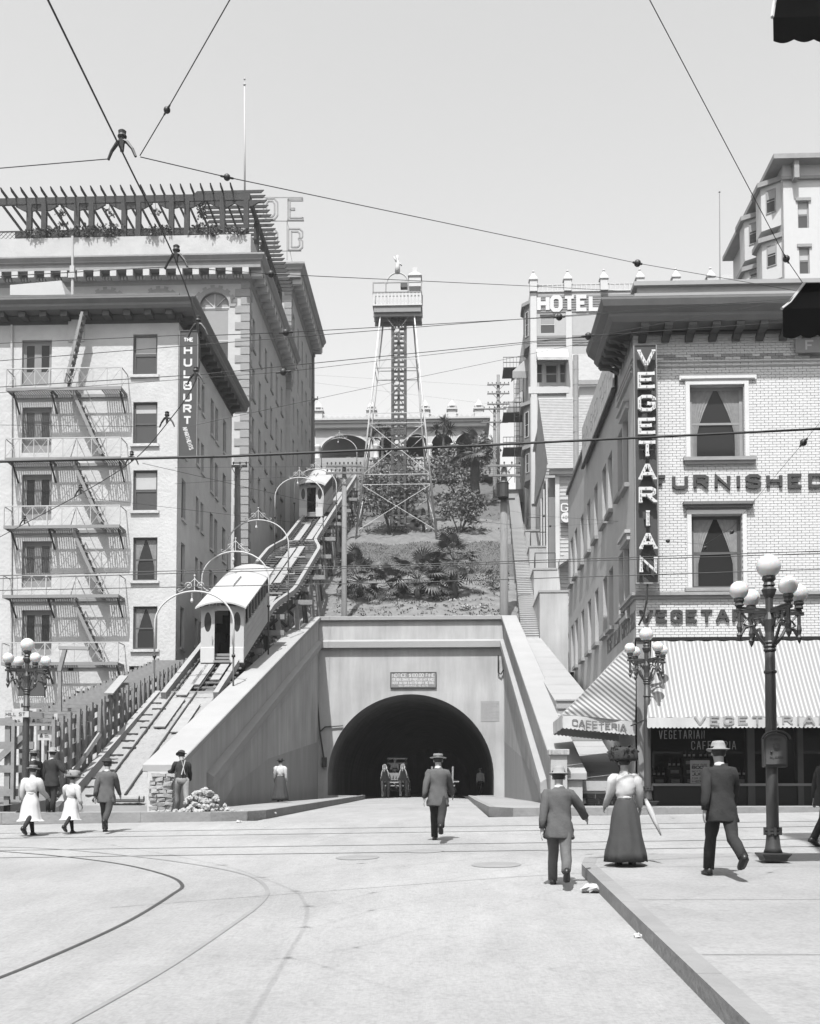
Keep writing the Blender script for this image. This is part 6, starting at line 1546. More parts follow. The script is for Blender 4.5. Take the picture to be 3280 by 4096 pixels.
for k in range(n_):                                  # shingle courses
    o_ = V(ex0 - .02 - .2 * k / n_, YS - .5, ez) + up * (k * .21) + nrm * .005; q = MB(); q.add([o_, o_ + V(ex1 - ex0, 0, 0), o_ + V(ex1 - ex0, 0, 0) + up * .24 + nrm * .0, o_ + up * .24, o_ + nrm * .035, o_ + V(ex1 - ex0, 0, 0) + nrm * .035, o_ + V(ex1 - ex0, 0, 0) + up * .24 + nrm * .008, o_ + up * .24 + nrm * .008], [(0, 1, 5, 4), (4, 5, 6, 7), (0, 4, 7, 3), (1, 2, 6, 5)]); q.build('shingle_course', 'shingle', ro_)
q = MB(); q.box((ex0 - .1, YS - .65, ez - .28), (ex1, YS - .42, ez - .02)); q.box((ex0 + .1, YS - .4, ez - .6), (ex1, YS - .05, ez - .281)); q.build('eaves', 'cream_paint', sh)
wx0 = Sg(2224, 2000).x; bz = Sg(2224, 2620).z
q = MB(); q.box((wx0, YS, bz), (ex1, YS + 9, ez - .6)); q.build('wall', 'clapboard', sh)
bd = MB(); bd.prism([(0, 0, 0), (0, -.05, 0), (0, -.012, .27), (0, 0, .27)], (ex1 - wx0 - .3, 0, 0)); bdm = bd.mesh('clapboard', 'clapboard')
z_ = bz + .5
while z_ < ez - .9: inst('clapboard', bdm, sh, (wx0 + .26, YS - .004, z_)); z_ += .28
q = MB(); q.box((wx0 - .06, YS - .12, bz), (wx0 + .24, YS - .002, ez - .6)); q.build('corner_board', 'white_paint', sh)
q = MB(); q.box((wx0 - .5, YS + .3, bz), (wx0 - .01, YS + 8, ez - .7)); q.build('porch_wall', 'clapboard_grey', sh)
for k in range(3):
    q = MB(); y_ = YS + .3 + k * 2.4; q.tube([(wx0 - .6, y_, bz + 1), (wx0 - .6, y_, bz + 1.8), (wx0 - .6, y_, bz + 2.4), (wx0 - .6, y_, ez - .8)], [.07, .12, .07, .07], 8); q.build('porch_post', 'white_paint', sh)
q = MB(); q.prism([(wx0 + .1, YS - .02, Sg(2240, 2250).z), (wx0 + 2.4, YS - .02, Sg(2240, 2165).z), (wx0 + 2.4, YS - .02, Sg(2240, 2190).z), (wx0 + .1, YS - .02, Sg(2240, 2275).z)], (0, -1.2, 0)); q.build('porch_gable', 'cream_paint', sh)
lw = MB(); zl = P(2210, 2480, 70).z
q = MB(); q.box((P(2205, 2500, 68).x, 68, 8), (P(2270, 2500, 68).x, 75.9, zl)); q.build('lower_bay', 'clapboard', sh); q = MB(); q.prism([(P(2200, 2500, 68).x, 67.8, zl), (P(2275, 2500, 68).x, 67.8, zl), (P(2275, 2500, 68).x, 75, zl + .9), (P(2200, 2500, 68).x, 75, zl + .9)], (0, 0, .12)); q.build('lower_roof', 'shingle', sh)
a, c = Sg(2240, 2092, .5), Sg(2276, 2002, .5)
gs = thing('hanging_sign', 'grey square sign with white letters and house number on the timber house', 'sign', tuple(a)); q = MB(); q.box((a.x, YS - .55, a.z), (c.x + .8, YS - .48, c.z)); q.build('board', 'clapboard_grey', gs)
letters(gs, 'GL', (a.x + .1, YS - .56, a.z + .75), du, dv, nn, .62, .1, .02, 'sign_white', gap=.25); q = MB(); q.lathe((0, 0, 0), [(.36, 0), (.36, .02)], 18); q.xform(Matrix.Translation((a.x + .42, YS - .57, a.z + .37)) @ Matrix.Rotation(math.pi / 2, 4, 'X')); q.build('number_disc', 'sign_white', gs)
line_of_text(gs, '409', (a.x + .18, YS - .592, a.z + .25), du, dv, nn, .24, .04, .01, 'grey_paint', width=.46)
q = MB(); p = P(2303, 1950, 70); q.tube([p + V(0, 0, -5), P(2303, 1422, 70)], .17, 12)
for y_ in (1480, 1540, 1605, 1670, 1730): q.lathe(P(2303, y_, 70), [(.18, 0), (.18, .06)], 12)
fl_ = tag(q.build('flue_pipe', 'stone', smooth=False), 'tall riveted metal flue pipe behind the brick building', 'flue pipe')
q = MB(); q.box(P(2285, 1830, 72), P(2296, 1420, 72) + V(0, .5, 0)); 
# clapboard annexe below the hotel
YN = 84.0; an = thing('clapboard_house', 'white clapboard house with flat roof between hotel and flue pipe', 'house', tuple(P(2260, 1900, YN)))
x0, x1 = P(2176, 1700, YN).x, P(2700, 1700, YN).x; z1 = P(2200, 1656, YN).z
q = MB(); q.box((x0, YN, 14), (x1, YN + 9, z1)); q.build('wall', 'clapboard', an); q = MB(); q.box((x0 - .2, YN - .25, z1), (x1, YN + 9.2, z1 + .25)); q.build('roof_edge', 'white_paint', an)
bd = MB(); bd.prism([(0, 0, 0), (0, -.04, 0), (0, -.012, .24), (0, 0, .24)], (min(8, x1 - x0), 0, 0)); bdm = bd.mesh('clapboard', 'clapboard'); z_ = z1 - 9
while z_ < z1 - .25: inst('clapboard', bdm, an, (x0, YN - .004, z_)); z_ += .25
a2 = P(2320, 1545, 86); 
an2 = thing('clapboard_house', 'upper white house with shingle roof glimpsed behind the flue pipe', 'house', tuple(P(2360, 1560, 88)))
q = MB(); x0, x1 = P(2318, 1600, 88).x, P(2560, 1600, 88).x; q.box((x0, 88, 20), (x1, 93, P(2350, 1545, 88).z)); q.build('wall', 'clapboard', an2); z1 = P(2350, 1530, 88).z
q = MB(); q.prism([(x0 - .3, 87.6, z1 - .3), (x1, 87.6, z1 - .3), (x1, 87.6, z1), (x0 - .3, 87.6, z1)], (0, .3, 0)); q.build('eaves', 'stone', an2)
q = MB(); zr = P(2350, 1420, 91).z; q.prism([(x0 - .3, 87.7, z1), (x1, 87.7, z1), (x1, 91, zr), (x0 - .3, 91, zr)], (0, 0, .1)); q.build('roof', 'shingle', an2)
# far right tall house with bay windows
YR_ = 78.0; fr_ = thing('bay_window_building', 'white bay windowed apartment house with dark eaves at the upper right', 'building', tuple(P(3150, 1150, YR_)))
def W_(x, y): return P(x, y, YR_)
x0, x1 = W_(3135, 900).x, W_(3400, 900).x; zt_ = W_(3200, 660).z; zb_ = 24
hh_ = [(W_(3192, 900).x - x0, W_(3236, 900).x - x0, W_(3200, 912).z - zb_, W_(3200, 805).z - zb_), (W_(3195, 900).x - x0, W_(3236, 900).x - x0, W_(3200, 1095).z - zb_, W_(3200, 990).z - zb_)]
b = MB(); wall_holes(b, (x0, YR_, zb_), (1, 0, 0), ZU, x1 - x0, zt_ - zb_, hh_, (0, 1, 0), .2); b.poly([(x0, YR_, zb_), (x0, YR_ + 14, zb_), (x0, YR_ + 14, zt_), (x0, YR_, zt_)]); b.build('wall', 'white_paint', fr_)
for h in hh_:
    window(fr_, (x0 + h[0], YR_, zb_ + h[2]), h[1] - h[0], h[3] - h[2], 'sash', frame='stone', glass='glass_mid', blind=.45, blindmat='shade_pale'); q = MB(); q.box((x0 + h[0] - .15, YR_ - .12, zb_ + h[3]), (x0 + h[1] + .15, YR_ - .004, zb_ + h[3] + .22)); q.build('head_moulding', 'stone', fr_)
q = MB(); q.prism([(x0 - .9, YR_ - .9, zt_), (x1, YR_ - .9, zt_), (x1, YR_ + 14, zt_), (x0 - .9, YR_ + 14, zt_)], (0, 0, .35)); q.build('eaves', 'stone', fr_)
q = MB(); q.box((x0 - .15, YR_ - .2, W_(3200, 720).z), (x1, YR_ - .01, W_(3200, 708).z)); q.build('string_course', 'stone', fr_); q = MB(); q.box((x0 + .6, YR_ - .7, W_(3200, 730).z), (x0 + .95, YR_ - .05, zt_)); q.build('bracket', 'stone', fr_)
for yoff, xb_ in ((2.2, 3085), (6.8, 3040)):
    for ya_, yb2 in ((775 + (yoff - 2.2) * 28, 945 + (yoff - 2.2) * 25), (995 + (yoff - 2.2) * 24, 1150)):
        Yc = YR_ + yoff; a, c = P(xb_ + 22, yb2, Yc), P(xb_ + 22, ya_, Yc); bx = x0 - 1.15
        q = MB(); q.prism([(x0, Yc - 1.6, a.z), (bx, Yc - .7, a.z), (bx, Yc + .7, a.z), (x0, Yc + 1.6, a.z)], (0, 0, c.z - a.z)); bo = q.build('bay', 'white_paint', fr_)
        q = MB(); q.prism([(x0, Yc - 1.8, c.z), (bx - .3, Yc - .85, c.z), (bx - .3, Yc + .85, c.z), (x0, Yc + 1.8, c.z)], (0, 0, .35)); q.build('bay_roof', 'stone', bo)
        p0, p1 = V(x0, Yc - 1.6, 0), V(bx, Yc - .7, 0); d = p0 - p1; L = d.length; ang_ = math.atan2(d.y, d.x); n2 = V(math.sin(ang_), -math.cos(ang_), 0)
        window(bo, tuple(p1 + d * .25 + n2 * .19 + V(0, 0, a.z + (c.z - a.z) * .35)), L * .5, (c.z - a.z) * .55, 'sash', rotz=ang_, frame='stone', glass='glass_dark', blind=.4)
# tiled dome and flagpole beyond
dm = thing('tiled_dome', 'low tiled dome roof seen just above the brick building parapet', 'dome', tuple(P(2900, 1170, 98))); c = P(2900, 1170, 98)
q = MB(); q.lathe(c, [(1.9, -3), (1.9, -.1), (1.7, .5), (1.2, 1.05), (.5, 1.4), (.1, 1.5)], 16); q.build('roof', 'shingle', dm); q = MB(); q.box(c + V(-2.4, -2, -14), c + V(4, 3, -2.8)); q.build('drum', 'white_paint', dm)
q = MB(); q.tube([P(2880, 1150, 96), P(2878, 775, 96)], [.07, .04], 6); q.ball(P(2878, 768, 96), .1, 8); tag(q.build('flagpole', 'stone'), 'thin flagpole above the tiled dome at right', 'flagpole')
# ================================================================ INCLINED RAILWAY
def bulge(Y):                                  # passing loop widens the track between Y 56 and 71
    if 54.5 < Y < 58.5: t = (Y - 54.5) / 4
    elif 58.5 <= Y <= 68.5: t = 1
    elif 68.5 < Y < 72: t = (72 - Y) / 3.5
    else: return 0.0
    return t * t * (3 - 2 * t)
GL = lambda Y: -11.02 - .60 * bulge(Y)
GR = lambda Y: -9.0 + .62 * bulge(Y)
Y0, Y1 = 41.6, 102.5
rw = thing('railway_trestle', 'steep timber railway trestle with rails, ties, planks and a passing loop', 'railway track', (-10, Y0, track_z(Y0)))
sl_v = V(0, 1, .44).normalized(); nr_v = V(0, -.44, 1).normalized()
def path(fx, y0, y1, dz, step=1.0):
    n_ = int((y1 - y0) / step) + 1; return [V(fx(y0 + (y1 - y0) * k / n_), y0 + (y1 - y0) * k / n_, track_z(y0 + (y1 - y0) * k / n_) + dz) for k in range(n_ + 1)]
def strip(mb, pts, w, h):                      # ribbon of square section following the incline
    rg = []
    for p in pts: rg.append([p + V(-w/2, 0, 0), p + V(w/2, 0, 0), p + V(w/2, 0, 0) + nr_v * h, p + V(-w/2, 0, 0) + nr_v * h])
    mb.rings(rg); return mb
q = MB(); strip(q, path(GL, Y0, Y1, -.04), .2, .28); q.build('edge_beam', 'wood_pale', rw)
q = MB(); strip(q, path(GR, Y0, Y1, -.04), .2, .28); q.build('edge_beam', 'wood_pale', rw)
for gx in (lambda Y: GL(Y) + .25, lambda Y: -9.95, lambda Y: GR(Y) - .25):
    q = MB(); strip(q, path(gx, Y0, Y1, -.75), .22, .45); q.build('stringer', 'wood_dark', rw)
tie = MB(); tie.box((-.5, -.075, -.06), (.5, .075, 0)); tim = tie.mesh('tie', 'wood_raw')
Y = Y0 + .2; sl_ang = math.atan(.44)
while Y < Y1:
    a, c = GL(Y) - .22, GR(Y) + .22; o = inst('tie', tim, rw, ((a + c) / 2, Y, track_z(Y) - .03), rot=(sl_ang * .5, 0, 0), scale=(c - a, 1, 1)); Y += .6
rails = [(lambda Y: -10.75 - .65 * bulge(Y), 32.6, Y1), (lambda Y: -9.05 + .5 * bulge(Y), 38.5, Y1), (lambda Y: -9.9 - .62 * bulge(Y), 33.0, Y1), (lambda Y: -9.9 + .5 * bulge(Y), 53.5, 72.5)]
for fx, a, c in rails:
    q = MB(); strip(q, path(fx, a, c, .0), .045, .055); q.build('rail', 'steel', rw)
q = MB(); strip(q, path(lambda Y: -9.7, 44, Y1, -.0), .035, .05); q.build('haul_cable', 'steel', rw); q = MB(); strip(q, path(lambda Y: -10.2, 52, Y1, -.0), .035, .05); q.build('haul_cable', 'steel', rw)
for x_, w_, a, c in ((-10.35, .42, 38.5, 41.4), (-10.4, .42, 41.8, 46.5), (-9.62, .40, 38.0, 40.8), (-10.15, .36, 43.0, 47.4), (-9.5, .36, 43.6, 47.0), (-10.25, .45, 52, 56), (-9.4, .45, 53, 57), (-10.15, .40, 58, 69.5), (-9.65, .40, 60, 70), (-10.3, .40, 72, 78), (-9.5, .42, 72.3, 81), (-9.5, .42, 83, 93)):
    q = MB(); strip(q, path(lambda Y: x_, a, c, .02), w_, .05); q.build('plank', 'wood_pale', rw)
for Y in (57.5, 62, 66.5, 71.5, 78):
    for x_ in (-10.45, -9.3):
        q = MB(); q.tube([V(x_ - .35, Y, track_z(Y) + .08), V(x_ + .35, Y, track_z(Y) + .08)], .06, 8); q.build('cable_roller', 'wood_pale', rw)
# bents under the trestle
Y = 44.0; k = 0
while Y < 101:
    gz = terr_z(-9.5, Y) - .4; tz = track_z(Y) - .8
    if tz - gz > .5:
        bt = MB(); bt.box((GL(Y) - .5, Y - .14, tz), (GR(Y) + (.9 if k % 2 else .35), Y + .14, tz + .26)); bo = bt.build('bent', 'wood_raw', rw)
        for x_, dx in ((GL(Y) + .1, -.25), (-9.95, 0), (GR(Y) - .02, .35)):
            pp = MB(); pp.bar((x_, Y, tz), (x_ + dx, Y, gz - .6), .26); pp.build('post', 'wood_raw' if k % 3 else 'wood_dark', bo)
        pp = MB(); pp.bar((GL(Y) + .1, Y - .16, tz), (GR(Y) + .2, Y - .16, gz), .06, .16); pp.bar((GR(Y), Y - .18, tz), (GL(Y) - .2, Y - .18, gz), .06, .16); pp.build('sway_brace', 'wood_dark', bo)
    Y += 2.9; k += 1
# debris timber on the ground below
for k in range(46):
    Y = rnd.uniform(43.5, 64); x_ = rnd.uniform(-9.2, -8.65); z_ = terr_z(-9, Y) + .1; L = rnd.uniform(.5, 1.4); a = rnd.uniform(0, 3.1)
q = MB()
for k in range(140):
    Y = rnd.uniform(43.5, 66); x_ = rnd.uniform(-9.6, -8.5); z_ = terr_z(-9, Y) + rnd.uniform(.02, .3); L = rnd.uniform(.15, .6); a = rnd.uniform(0, 3.1)
    q.bar((x_, Y, z_), (x_ + L * math.cos(a), Y + L * math.sin(a), z_ + rnd.uniform(-.1, .2)), rnd.uniform(.03, .1))
o = q.build('debris', 'wood_raw'); o['kind'] = 'stuff'; o['label'] = 'loose timber scraps and rubble under the railway trestle'
# ties and sleepers showing through the ramp paving
for k in range(14):
    Y = 33 + k * .62; q = MB(); w_ = rnd.uniform(.25, .6); x_ = -11.2 if k % 3 else -10.9; q.box((x_ - w_ / 2, Y, track_z(Y) - .05), (x_ + w_ / 2, Y + .09, track_z(Y) + .035)); q.build('embedded_tie', 'wood_dark', ramp)
for x_, y0, y1 in ((-9.6, 31.9, 32.15), (-9.6, 32.4, 32.65)):
    q = MB(); q.tube([V(x_ - .7, y0, 2.02 + .1), V(x_ + .45, y0, 2.02 + .1)], .1, 8); q.build('rail_buffer', 'wood_pale', ramp)

# ---------------------------------------------------------------- cars
mat('car_paint', .46, .6, .04, 2); mat('car_roof', .42, .7, .04, 2)
def make_car(label):
    t = thing('funicular_car', label, 'funicular car', (0, 0, 0), 'cars of the inclined railway')
    W, L, Hh = 1.82, 6.4, 2.3; s = .44
    def pt(x, y, z): return V(x, y, z + s * y)
    # side walls with window openings (panels follow the incline)
    for sx in (-1, 1):
        n_ = 8; x = sx * W / 2; hs = []
        b = MB(); u0, u1, z0, z1 = .35, L - .3, 1.35, 2.05
        us = [0, u0] + [u0 + (u1 - u0) * k / n_ + e for k in range(1, n_) for e in (-.07, .07)] + [u1, L]
        for i in range(len(us) - 1):
            a, c = us[i], us[i + 1]; isw = i % 2 == 1
            segs = [(0, z0), (z1, Hh)] if isw else [(0, Hh)]
            for za, zb_ in segs:
                for xx in (x, x - sx * .06): b.poly([pt(xx, a, za), pt(xx, c, za), pt(xx, c, zb_), pt(xx, a, zb_)])
            if isw:
                b.poly([pt(x, a, z0), pt(x, c, z0), pt(x - sx * .06, c, z0), pt(x - sx * .06, a, z0)])
        b.build('side', 'car_paint', t)
        for k in range(3):
            m_ = MB(); z_ = .5 + .3 * k; xx = x + sx * .008; m_.add([pt(xx - sx * .004, 0.05, z_), pt(xx - sx * .004, L - .05, z_), pt(xx + sx * .014, L - .05, z_ + .01), pt(xx + sx * .014, .05, z_ + .01), pt(xx - sx * .004, .05, z_ + .045), pt(xx - sx * .004, L - .05, z_ + .045)], [(0, 1, 2, 3), (3, 2, 5, 4)]); m_.build('side_moulding', 'cream_paint', t)
    # front and rear ends: doorway between two oval-windowed panels
    for y, nm in ((0.0, 'front'), (L, 'rear')):
        for sx in (-1, 1):
            x0, x1 = (.33, W / 2) if sx > 0 else (-W / 2, -.33)
            b = MB(); cx_, cz_, rx_, rz_ = (x0 + x1) / 2, 1.62, .15, .42; n_ = 20
            ov = [V(cx_ + rx_ * math.cos(2 * math.pi * k / n_), y, s * y + cz_ + rz_ * math.sin(2 * math.pi * k / n_)) for k in range(n_)]
            def rim(k):
                a = 2 * math.pi * k / n_; dx, dz = math.cos(a), math.sin(a); f_ = min((x1 - x0) / 2 / max(abs(dx), 1e-6), 0.62 / max(abs(dz), 1e-6)); return V(cx_ + dx * f_, y, s * y + cz_ + dz * f_)
            for k in range(n_): b.poly([ov[k], ov[(k + 1) % n_], rim((k + 1) % n_), rim(k)])
            # corners and lower part
            zlo, zhi = cz_ - .62, cz_ + .62
            for xa, xb in ((x0, x1),):
                b.poly([V(xa, y, s * y), V(xb, y, s * y), V(xb, y, s * y + zlo), V(xa, y, s * y + zlo)]); b.poly([V(xa, y, s * y + zhi), V(xb, y, s * y + zhi), V(xb, y, s * y + Hh), V(xa, y, s * y + Hh)])
            for (qx, qz) in ((x0, zlo), (x1, zlo), (x0, zhi), (x1, zhi)):
                a_ = min(range(n_), key=lambda k: (rim(k) - V(qx, y, s * y + qz)).length); 
                ks = sorted(range(n_), key=lambda k: (rim(k) - V(qx, y, s * y + qz)).length)[:2]; b.poly([rim(ks[0]), rim(ks[1]), V(qx, y, s * y + qz)])
            b.build(nm + '_panel', 'car_paint', t)
            g_ = MB(); g_.poly([p + V(0, .02 if y == 0 else -.02, 0) for p in ov]); g_.build('oval_window', 'glass_dark', t)
            lo = MB(); lo.box((x0 - .01, y - .05 if y == 0 else y - .02, s * y - .12), (x1 + .01, y + .02 if y == 0 else y + .05, s * y + .55)); lo.build(nm + '_apron', 'white_paint', t, bevel=.02)
        dh = MB(); dh.box((-.33, y - .02, s * y + 2.1), (.33, y + .02, s * y + Hh)); dh.build('door_head', 'car_paint', t)
    # steps in the doorway, dark interior floor and ceiling
    for k in range(3):
        q = MB(); q.box((-.36, -.06 + k * .16, -.1 + k * .16), (.36, .3 + k * .16, .0 + k * .16)); q.build('step', 'grey_paint', t)
    q = MB(); q.add([pt(-W/2 + .07, .1, .05), pt(W/2 - .07, .1, .05), pt(W/2 - .07, L - .1, .05), pt(-W/2 + .07, L - .1, .05)], [(0, 1, 2, 3)]); q.build('floor', 'black', t)
    q = MB(); q.add([pt(-W/2 + .07, L - .08, .05), pt(W/2 - .07, L - .08, .05), pt(W/2 - .07, L - .08, Hh), pt(-W/2 + .07, L - .08, Hh)], [(0, 1, 2, 3)]); q.build('bulkhead', 'black', t)
    for k in range(4):
        for sx in (-1, 1):
            q = MB(); y = .9 + k * 1.35; q.box((sx * .35, y, s * y), (sx * .84, y + .45, s * y + .5)); q.box((sx * .35, y + .4, s * y + .5), (sx * .84, y + .45, s * y + 1.0)); q.build('bench', 'wood_dark', t)
    # roof: shallow curve with small ridge ventilator
    n_ = 12; rg = []
    for y in (-.42, L + .25):
        top = [V((W / 2 + .16) * math.sin(-math.pi / 2 + math.pi * k / n_) if False else -(W / 2 + .16) + (W + .32) * k / n_, y, s * y + Hh + .05 + .26 * (1 - (2 * k / n_ - 1) ** 2)) for k in range(n_ + 1)]
        rg.append(top + [p + V(0, 0, -.07) for p in reversed(top)])
    q = MB(); q.rings(rg); q.build('roof', 'car_roof', t, smooth=False)
    q = MB(); q.add([pt(-.06, 1.9, Hh + .3), pt(.06, 1.9, Hh + .3), pt(.06, 3.9, Hh + .3), pt(-.06, 3.9, Hh + .3), pt(-.04, 2.1, Hh + .42), pt(.04, 2.1, Hh + .42), pt(.04, 3.7, Hh + .42), pt(-.04, 3.7, Hh + .42)], [(0,1,5,4),(1,2,6,5),(2,3,7,6),(3,0,4,7),(4,5,6,7)]); q.build('roof_vent', 'car_roof', t)
    q = MB(); q.box((-.75, .1, -.32), (.75, L * .2, -.12)); q.build('underframe', 'black', t)
    for sx in (-.425, .425):
        for y in (.8, 5.4):
            q = MB(); q.lathe((0, 0, 0), [(.2, -.04), (.2, .04)], 14); q.xform(Matrix.Translation((sx, y, s * y - .1)) @ Matrix.Rotation(math.pi / 2, 4, 'Y')); q.build('wheel', 'iron', t)
    for sx in (-.42, .42):
        q = MB(); q.tube([V(sx, -.05, .75), V(sx, -.09, 1.0)], .025, 6); q.build('grab_handle', 'white_paint', t)
    return t
car = make_car('lower white funicular car with open doorway and oval end windows')
car.location = (-9.63, 45.6, track_z(45.6) + .22)
clone(car, (-10.42, 80.6, track_z(80.6) + .22), label='upper white funicular car near the head of the incline')

# ---------------------------------------------------------------- white lamp arches over the track
def make_arch():
    t = thing('lamp_arch', 'white pipe arch', 'lamp arch', (0, 0, 0), 'white pipe arches over the railway'); r = 1.56
    q = MB(); q.tube([V(-r, 0, -1.25)] + [V(r * math.cos(math.pi * (1 - k / 24)), 0, r * .82 * math.sin(math.pi * (1 - k / 24))) for k in range(25)] + [V(r, 0, -1.25)], .036, 8); q.build('hoop', 'white_paint', t, smooth=True)
    for sx in (-r, r): q = MB(); q.lathe((sx, 0, -1.33), [(.075, 0), (.075, .1)], 8); q.tube([V(sx, 0, -1.3), V(sx, 0, -4.2)], .036, 8); q.build('post', 'iron', t, smooth=True)
    zt_ = r * .82
    for sx in (-1, 1):
        q = MB(); q.tube([V(sx * (.05 + .16 * (1 - k / 14) * math.cos(k * .75) + .18), 0, zt_ + .22 + .16 * (1 - k / 14) * math.sin(k * .75)) for k in range(15)], .016, 5); q.tube([V(sx * .45, 0, zt_ + .04), V(sx * .62, 0, zt_ - .02), V(sx * .68, 0, zt_ + .08), V(sx * .58, 0, zt_ + .1)], .016, 5); q.tube([V(0, 0, zt_ + .5), V(sx * .12, 0, zt_ + .38), V(sx * .4, 0, zt_ + .1), V(sx * .62, 0, zt_ - .02)], .014, 5); q.build('scroll', 'white_paint', t, smooth=True)
    q = MB(); q.tube([V(0, 0, zt_), V(0, 0, zt_ + .6)], .02, 5); q.ball((0, 0, zt_ + .62), .045, 6); q.build('finial', 'white_paint', t)
    q = MB(); q.tube([V(-.1, 0, zt_), V(-.1, 0, zt_ - .28)], .012, 5); q.lathe((-.1, 0, zt_ - .45), [(.035, 0), (.06, .05), (.05, .12), (.03, .17)], 8); q.build('lamp', 'white_paint', t)
    return t
arch0 = make_arch(); lab = ['lowest white lamp arch, in front of the lower car', 'second white lamp arch, over the roof of lower car', 'third white lamp arch, just uphill of the lower car', 'fourth white lamp arch, in front of the upper car', 'fifth white lamp arch, over the upper car', 'topmost white lamp arch, before the pavilion']
for i, (xc, yt, Y) in enumerate(((778, 2365, 42.5), (942, 2206, 50.2), (1033, 2080, 55.2), (1197, 1910, 69.6), (1262, 1876, 80.0), (1357, 1752, 95.0))):
    p = P(xc, yt, Y); loc = (p.x, Y, p.z - 1.56 * .82)
    if i: clone(arch0, loc, label=lab[i])
    else: arch0.location = loc; arch0['label'] = lab[0]

# ---------------------------------------------------------------- timber hoarding left of the ramp
fn = thing('timber_fence', 'raw timber frame fence of posts and rails stepping up beside the ramp', 'fence', (-12.4, 33, 2))
fx, bx = -11.68, -12.95; yy = 31.9; i = 0; hgt = 1.85
def fz(Y): return 5.07 + .247 * (Y - 34.6) - 2.3
pm = MB(); pm.box((-.05, -.085, 0), (.05, .085, hgt + .5)); pmm = pm.mesh('post', 'wood_raw')
jm = MB(); jm.box((bx - .15, -.045, 0), (fx + .12, .045, .10)); jm.v = [(p[0] - fx, p[1], p[2]) for p in jm.v]; jmm = jm.mesh('joist', 'wood_raw')
while yy < 47.8:
    z_ = fz(yy); s_ = rnd.uniform(-.04, .04)
    inst('post', pmm, fn, (fx + s_, yy, z_), rot=(0, rnd.uniform(-.02, .02), 0)); inst('post', pmm, fn, (bx + s_, yy + .1, z_), rot=(0, rnd.uniform(-.02, .02), 0))
    inst('joist', jmm, fn, (fx, yy + .07, z_ + hgt + .32)); yy += .66; i += 1
for k, h in enumerate((.15, .6, 1.05, 1.5, 1.95)):
    for xx in (fx - .095,):
        y0 = 31.8
        while y0 < 47.3:
            y1 = min(47.8, y0 + 4.1); q = MB(); za, zb_ = fz(y0) + h + .1, fz(y1) + h + .1; q.bar((xx, y0 + .01, za), (xx, y1 - .01, zb_), .03, .26); q.build('rail', 'wood_raw', fn); y0 = y1
q = MB(); q.bar((fx + .1, 36.6, fz(36.6) + 2.42), (fx - .6, 40.6, fz(40.6) + 2.5), .3, .05); q.build('loose_plank', 'wood_pale', fn)
q = MB(); q.bar((fx - .3, 33, 2.2), (fx + .5, 34.5, 4.2), .08, .12); q.build('shore', 'wood_pale', fn)
ff = thing('timber_fence', 'front timber hoarding along the pavement behind the left lamp post', 'fence', (-13.5, 32.2, 1.8))
x_ = -12.6
while x_ > -17:
    q = MB(); q.box((x_ - .08, 32.2, 1.7), (x_ + .08, 32.32, 4.75)); q.build('post', 'wood_raw', ff); x_ -= .62
for h in (2.2, 2.9, 3.6, 4.3):
    q = MB(); q.box((-17, 32.14, h), (-12.4, 32.19, h + .22)); q.build('rail', 'wood_raw', ff)
q = MB(); q.bar((-14.6, 32.1, 2.2), (-12.6, 32.1, 4.1), .05, .18); q.build('brace', 'wood_raw', ff)
for i, (x0, y0, x1, y1) in enumerate(((50, 2903, 90, 2866), (122, 2903, 172, 2863), (151, 2961, 205, 2920), (208, 2893, 229, 2854), (80, 2840, 110, 2800))):
    a, c = P(x0, y1, 32.05), P(x1, y0, 32.05)
    t = thing('paper_bill', ['white bill on hoarding left of the lamp shaft', 'white bill with dark portrait just right of the lamp shaft', 'lowest white bill with dark portrait on the hoarding', 'small upright white bill on the hoarding', 'white bill behind the lamp globes'][i], 'poster', (a.x, 32.04, c.z), 'bills on the hoarding')
    q = MB(); q.box((a.x, 32.06, c.z), (c.x, 32.07, a.z)); q.build('sheet', 'paper', t)
    w_ = c.x - a.x; h_ = a.z - c.z; q = MB(); q.ball((a.x + w_ * .25, 32.062, c.z + h_ * .6), h_ * .1, 8); q.box((a.x + w_ * .14, 32.052, c.z + h_ * .28), (a.x + w_ * .36, 32.058, c.z + h_ * .5)); q.build('portrait', 'sign_dark', t)
    line_of_text(t, 'VOTE', (a.x + w_ * .5, 32.059, c.z + h_ * .55), du, dv, nn, h_ * .14, h_ * .03, .003, 'sign_dark', width=w_ * .35) if False else None
    q = MB()
    for k in range(3): q.box((a.x + w_ * .5, 32.054, c.z + h_ * (.3 + .15 * k)), (a.x + w_ * (.85 - .08 * k), 32.058, c.z + h_ * (.36 + .15 * k)))
    q.build('print', 'sign_dark', t)
# dark hanging board behind the left lamp
a, c = P(75, 2790, 31.6), P(181, 2692, 31.6); t = thing('board_sign', 'dark hanging board with pale studs behind the left lamp post', 'sign', (a.x, 31.6, a.z)); q = MB(); q.box((a.x, 31.55, a.z), (c.x, 31.65, c.z)); q.build('board', 'dark_paint', t)
for k in range(14): q = MB(); q.ball((a.x + (c.x - a.x) * (k + .5) / 14, 31.55, a.z), .03, 6); q.build('stud', 'cream_paint', t)
q = MB(); q.bar((a.x + .1, 31.6, c.z), (a.x + .1, 32.2, c.z - .1), .05); q.bar((c.x - .1, 31.6, c.z), (c.x - .1, 32.2, c.z - .1), .05); q.build('hanger', 'iron', t)
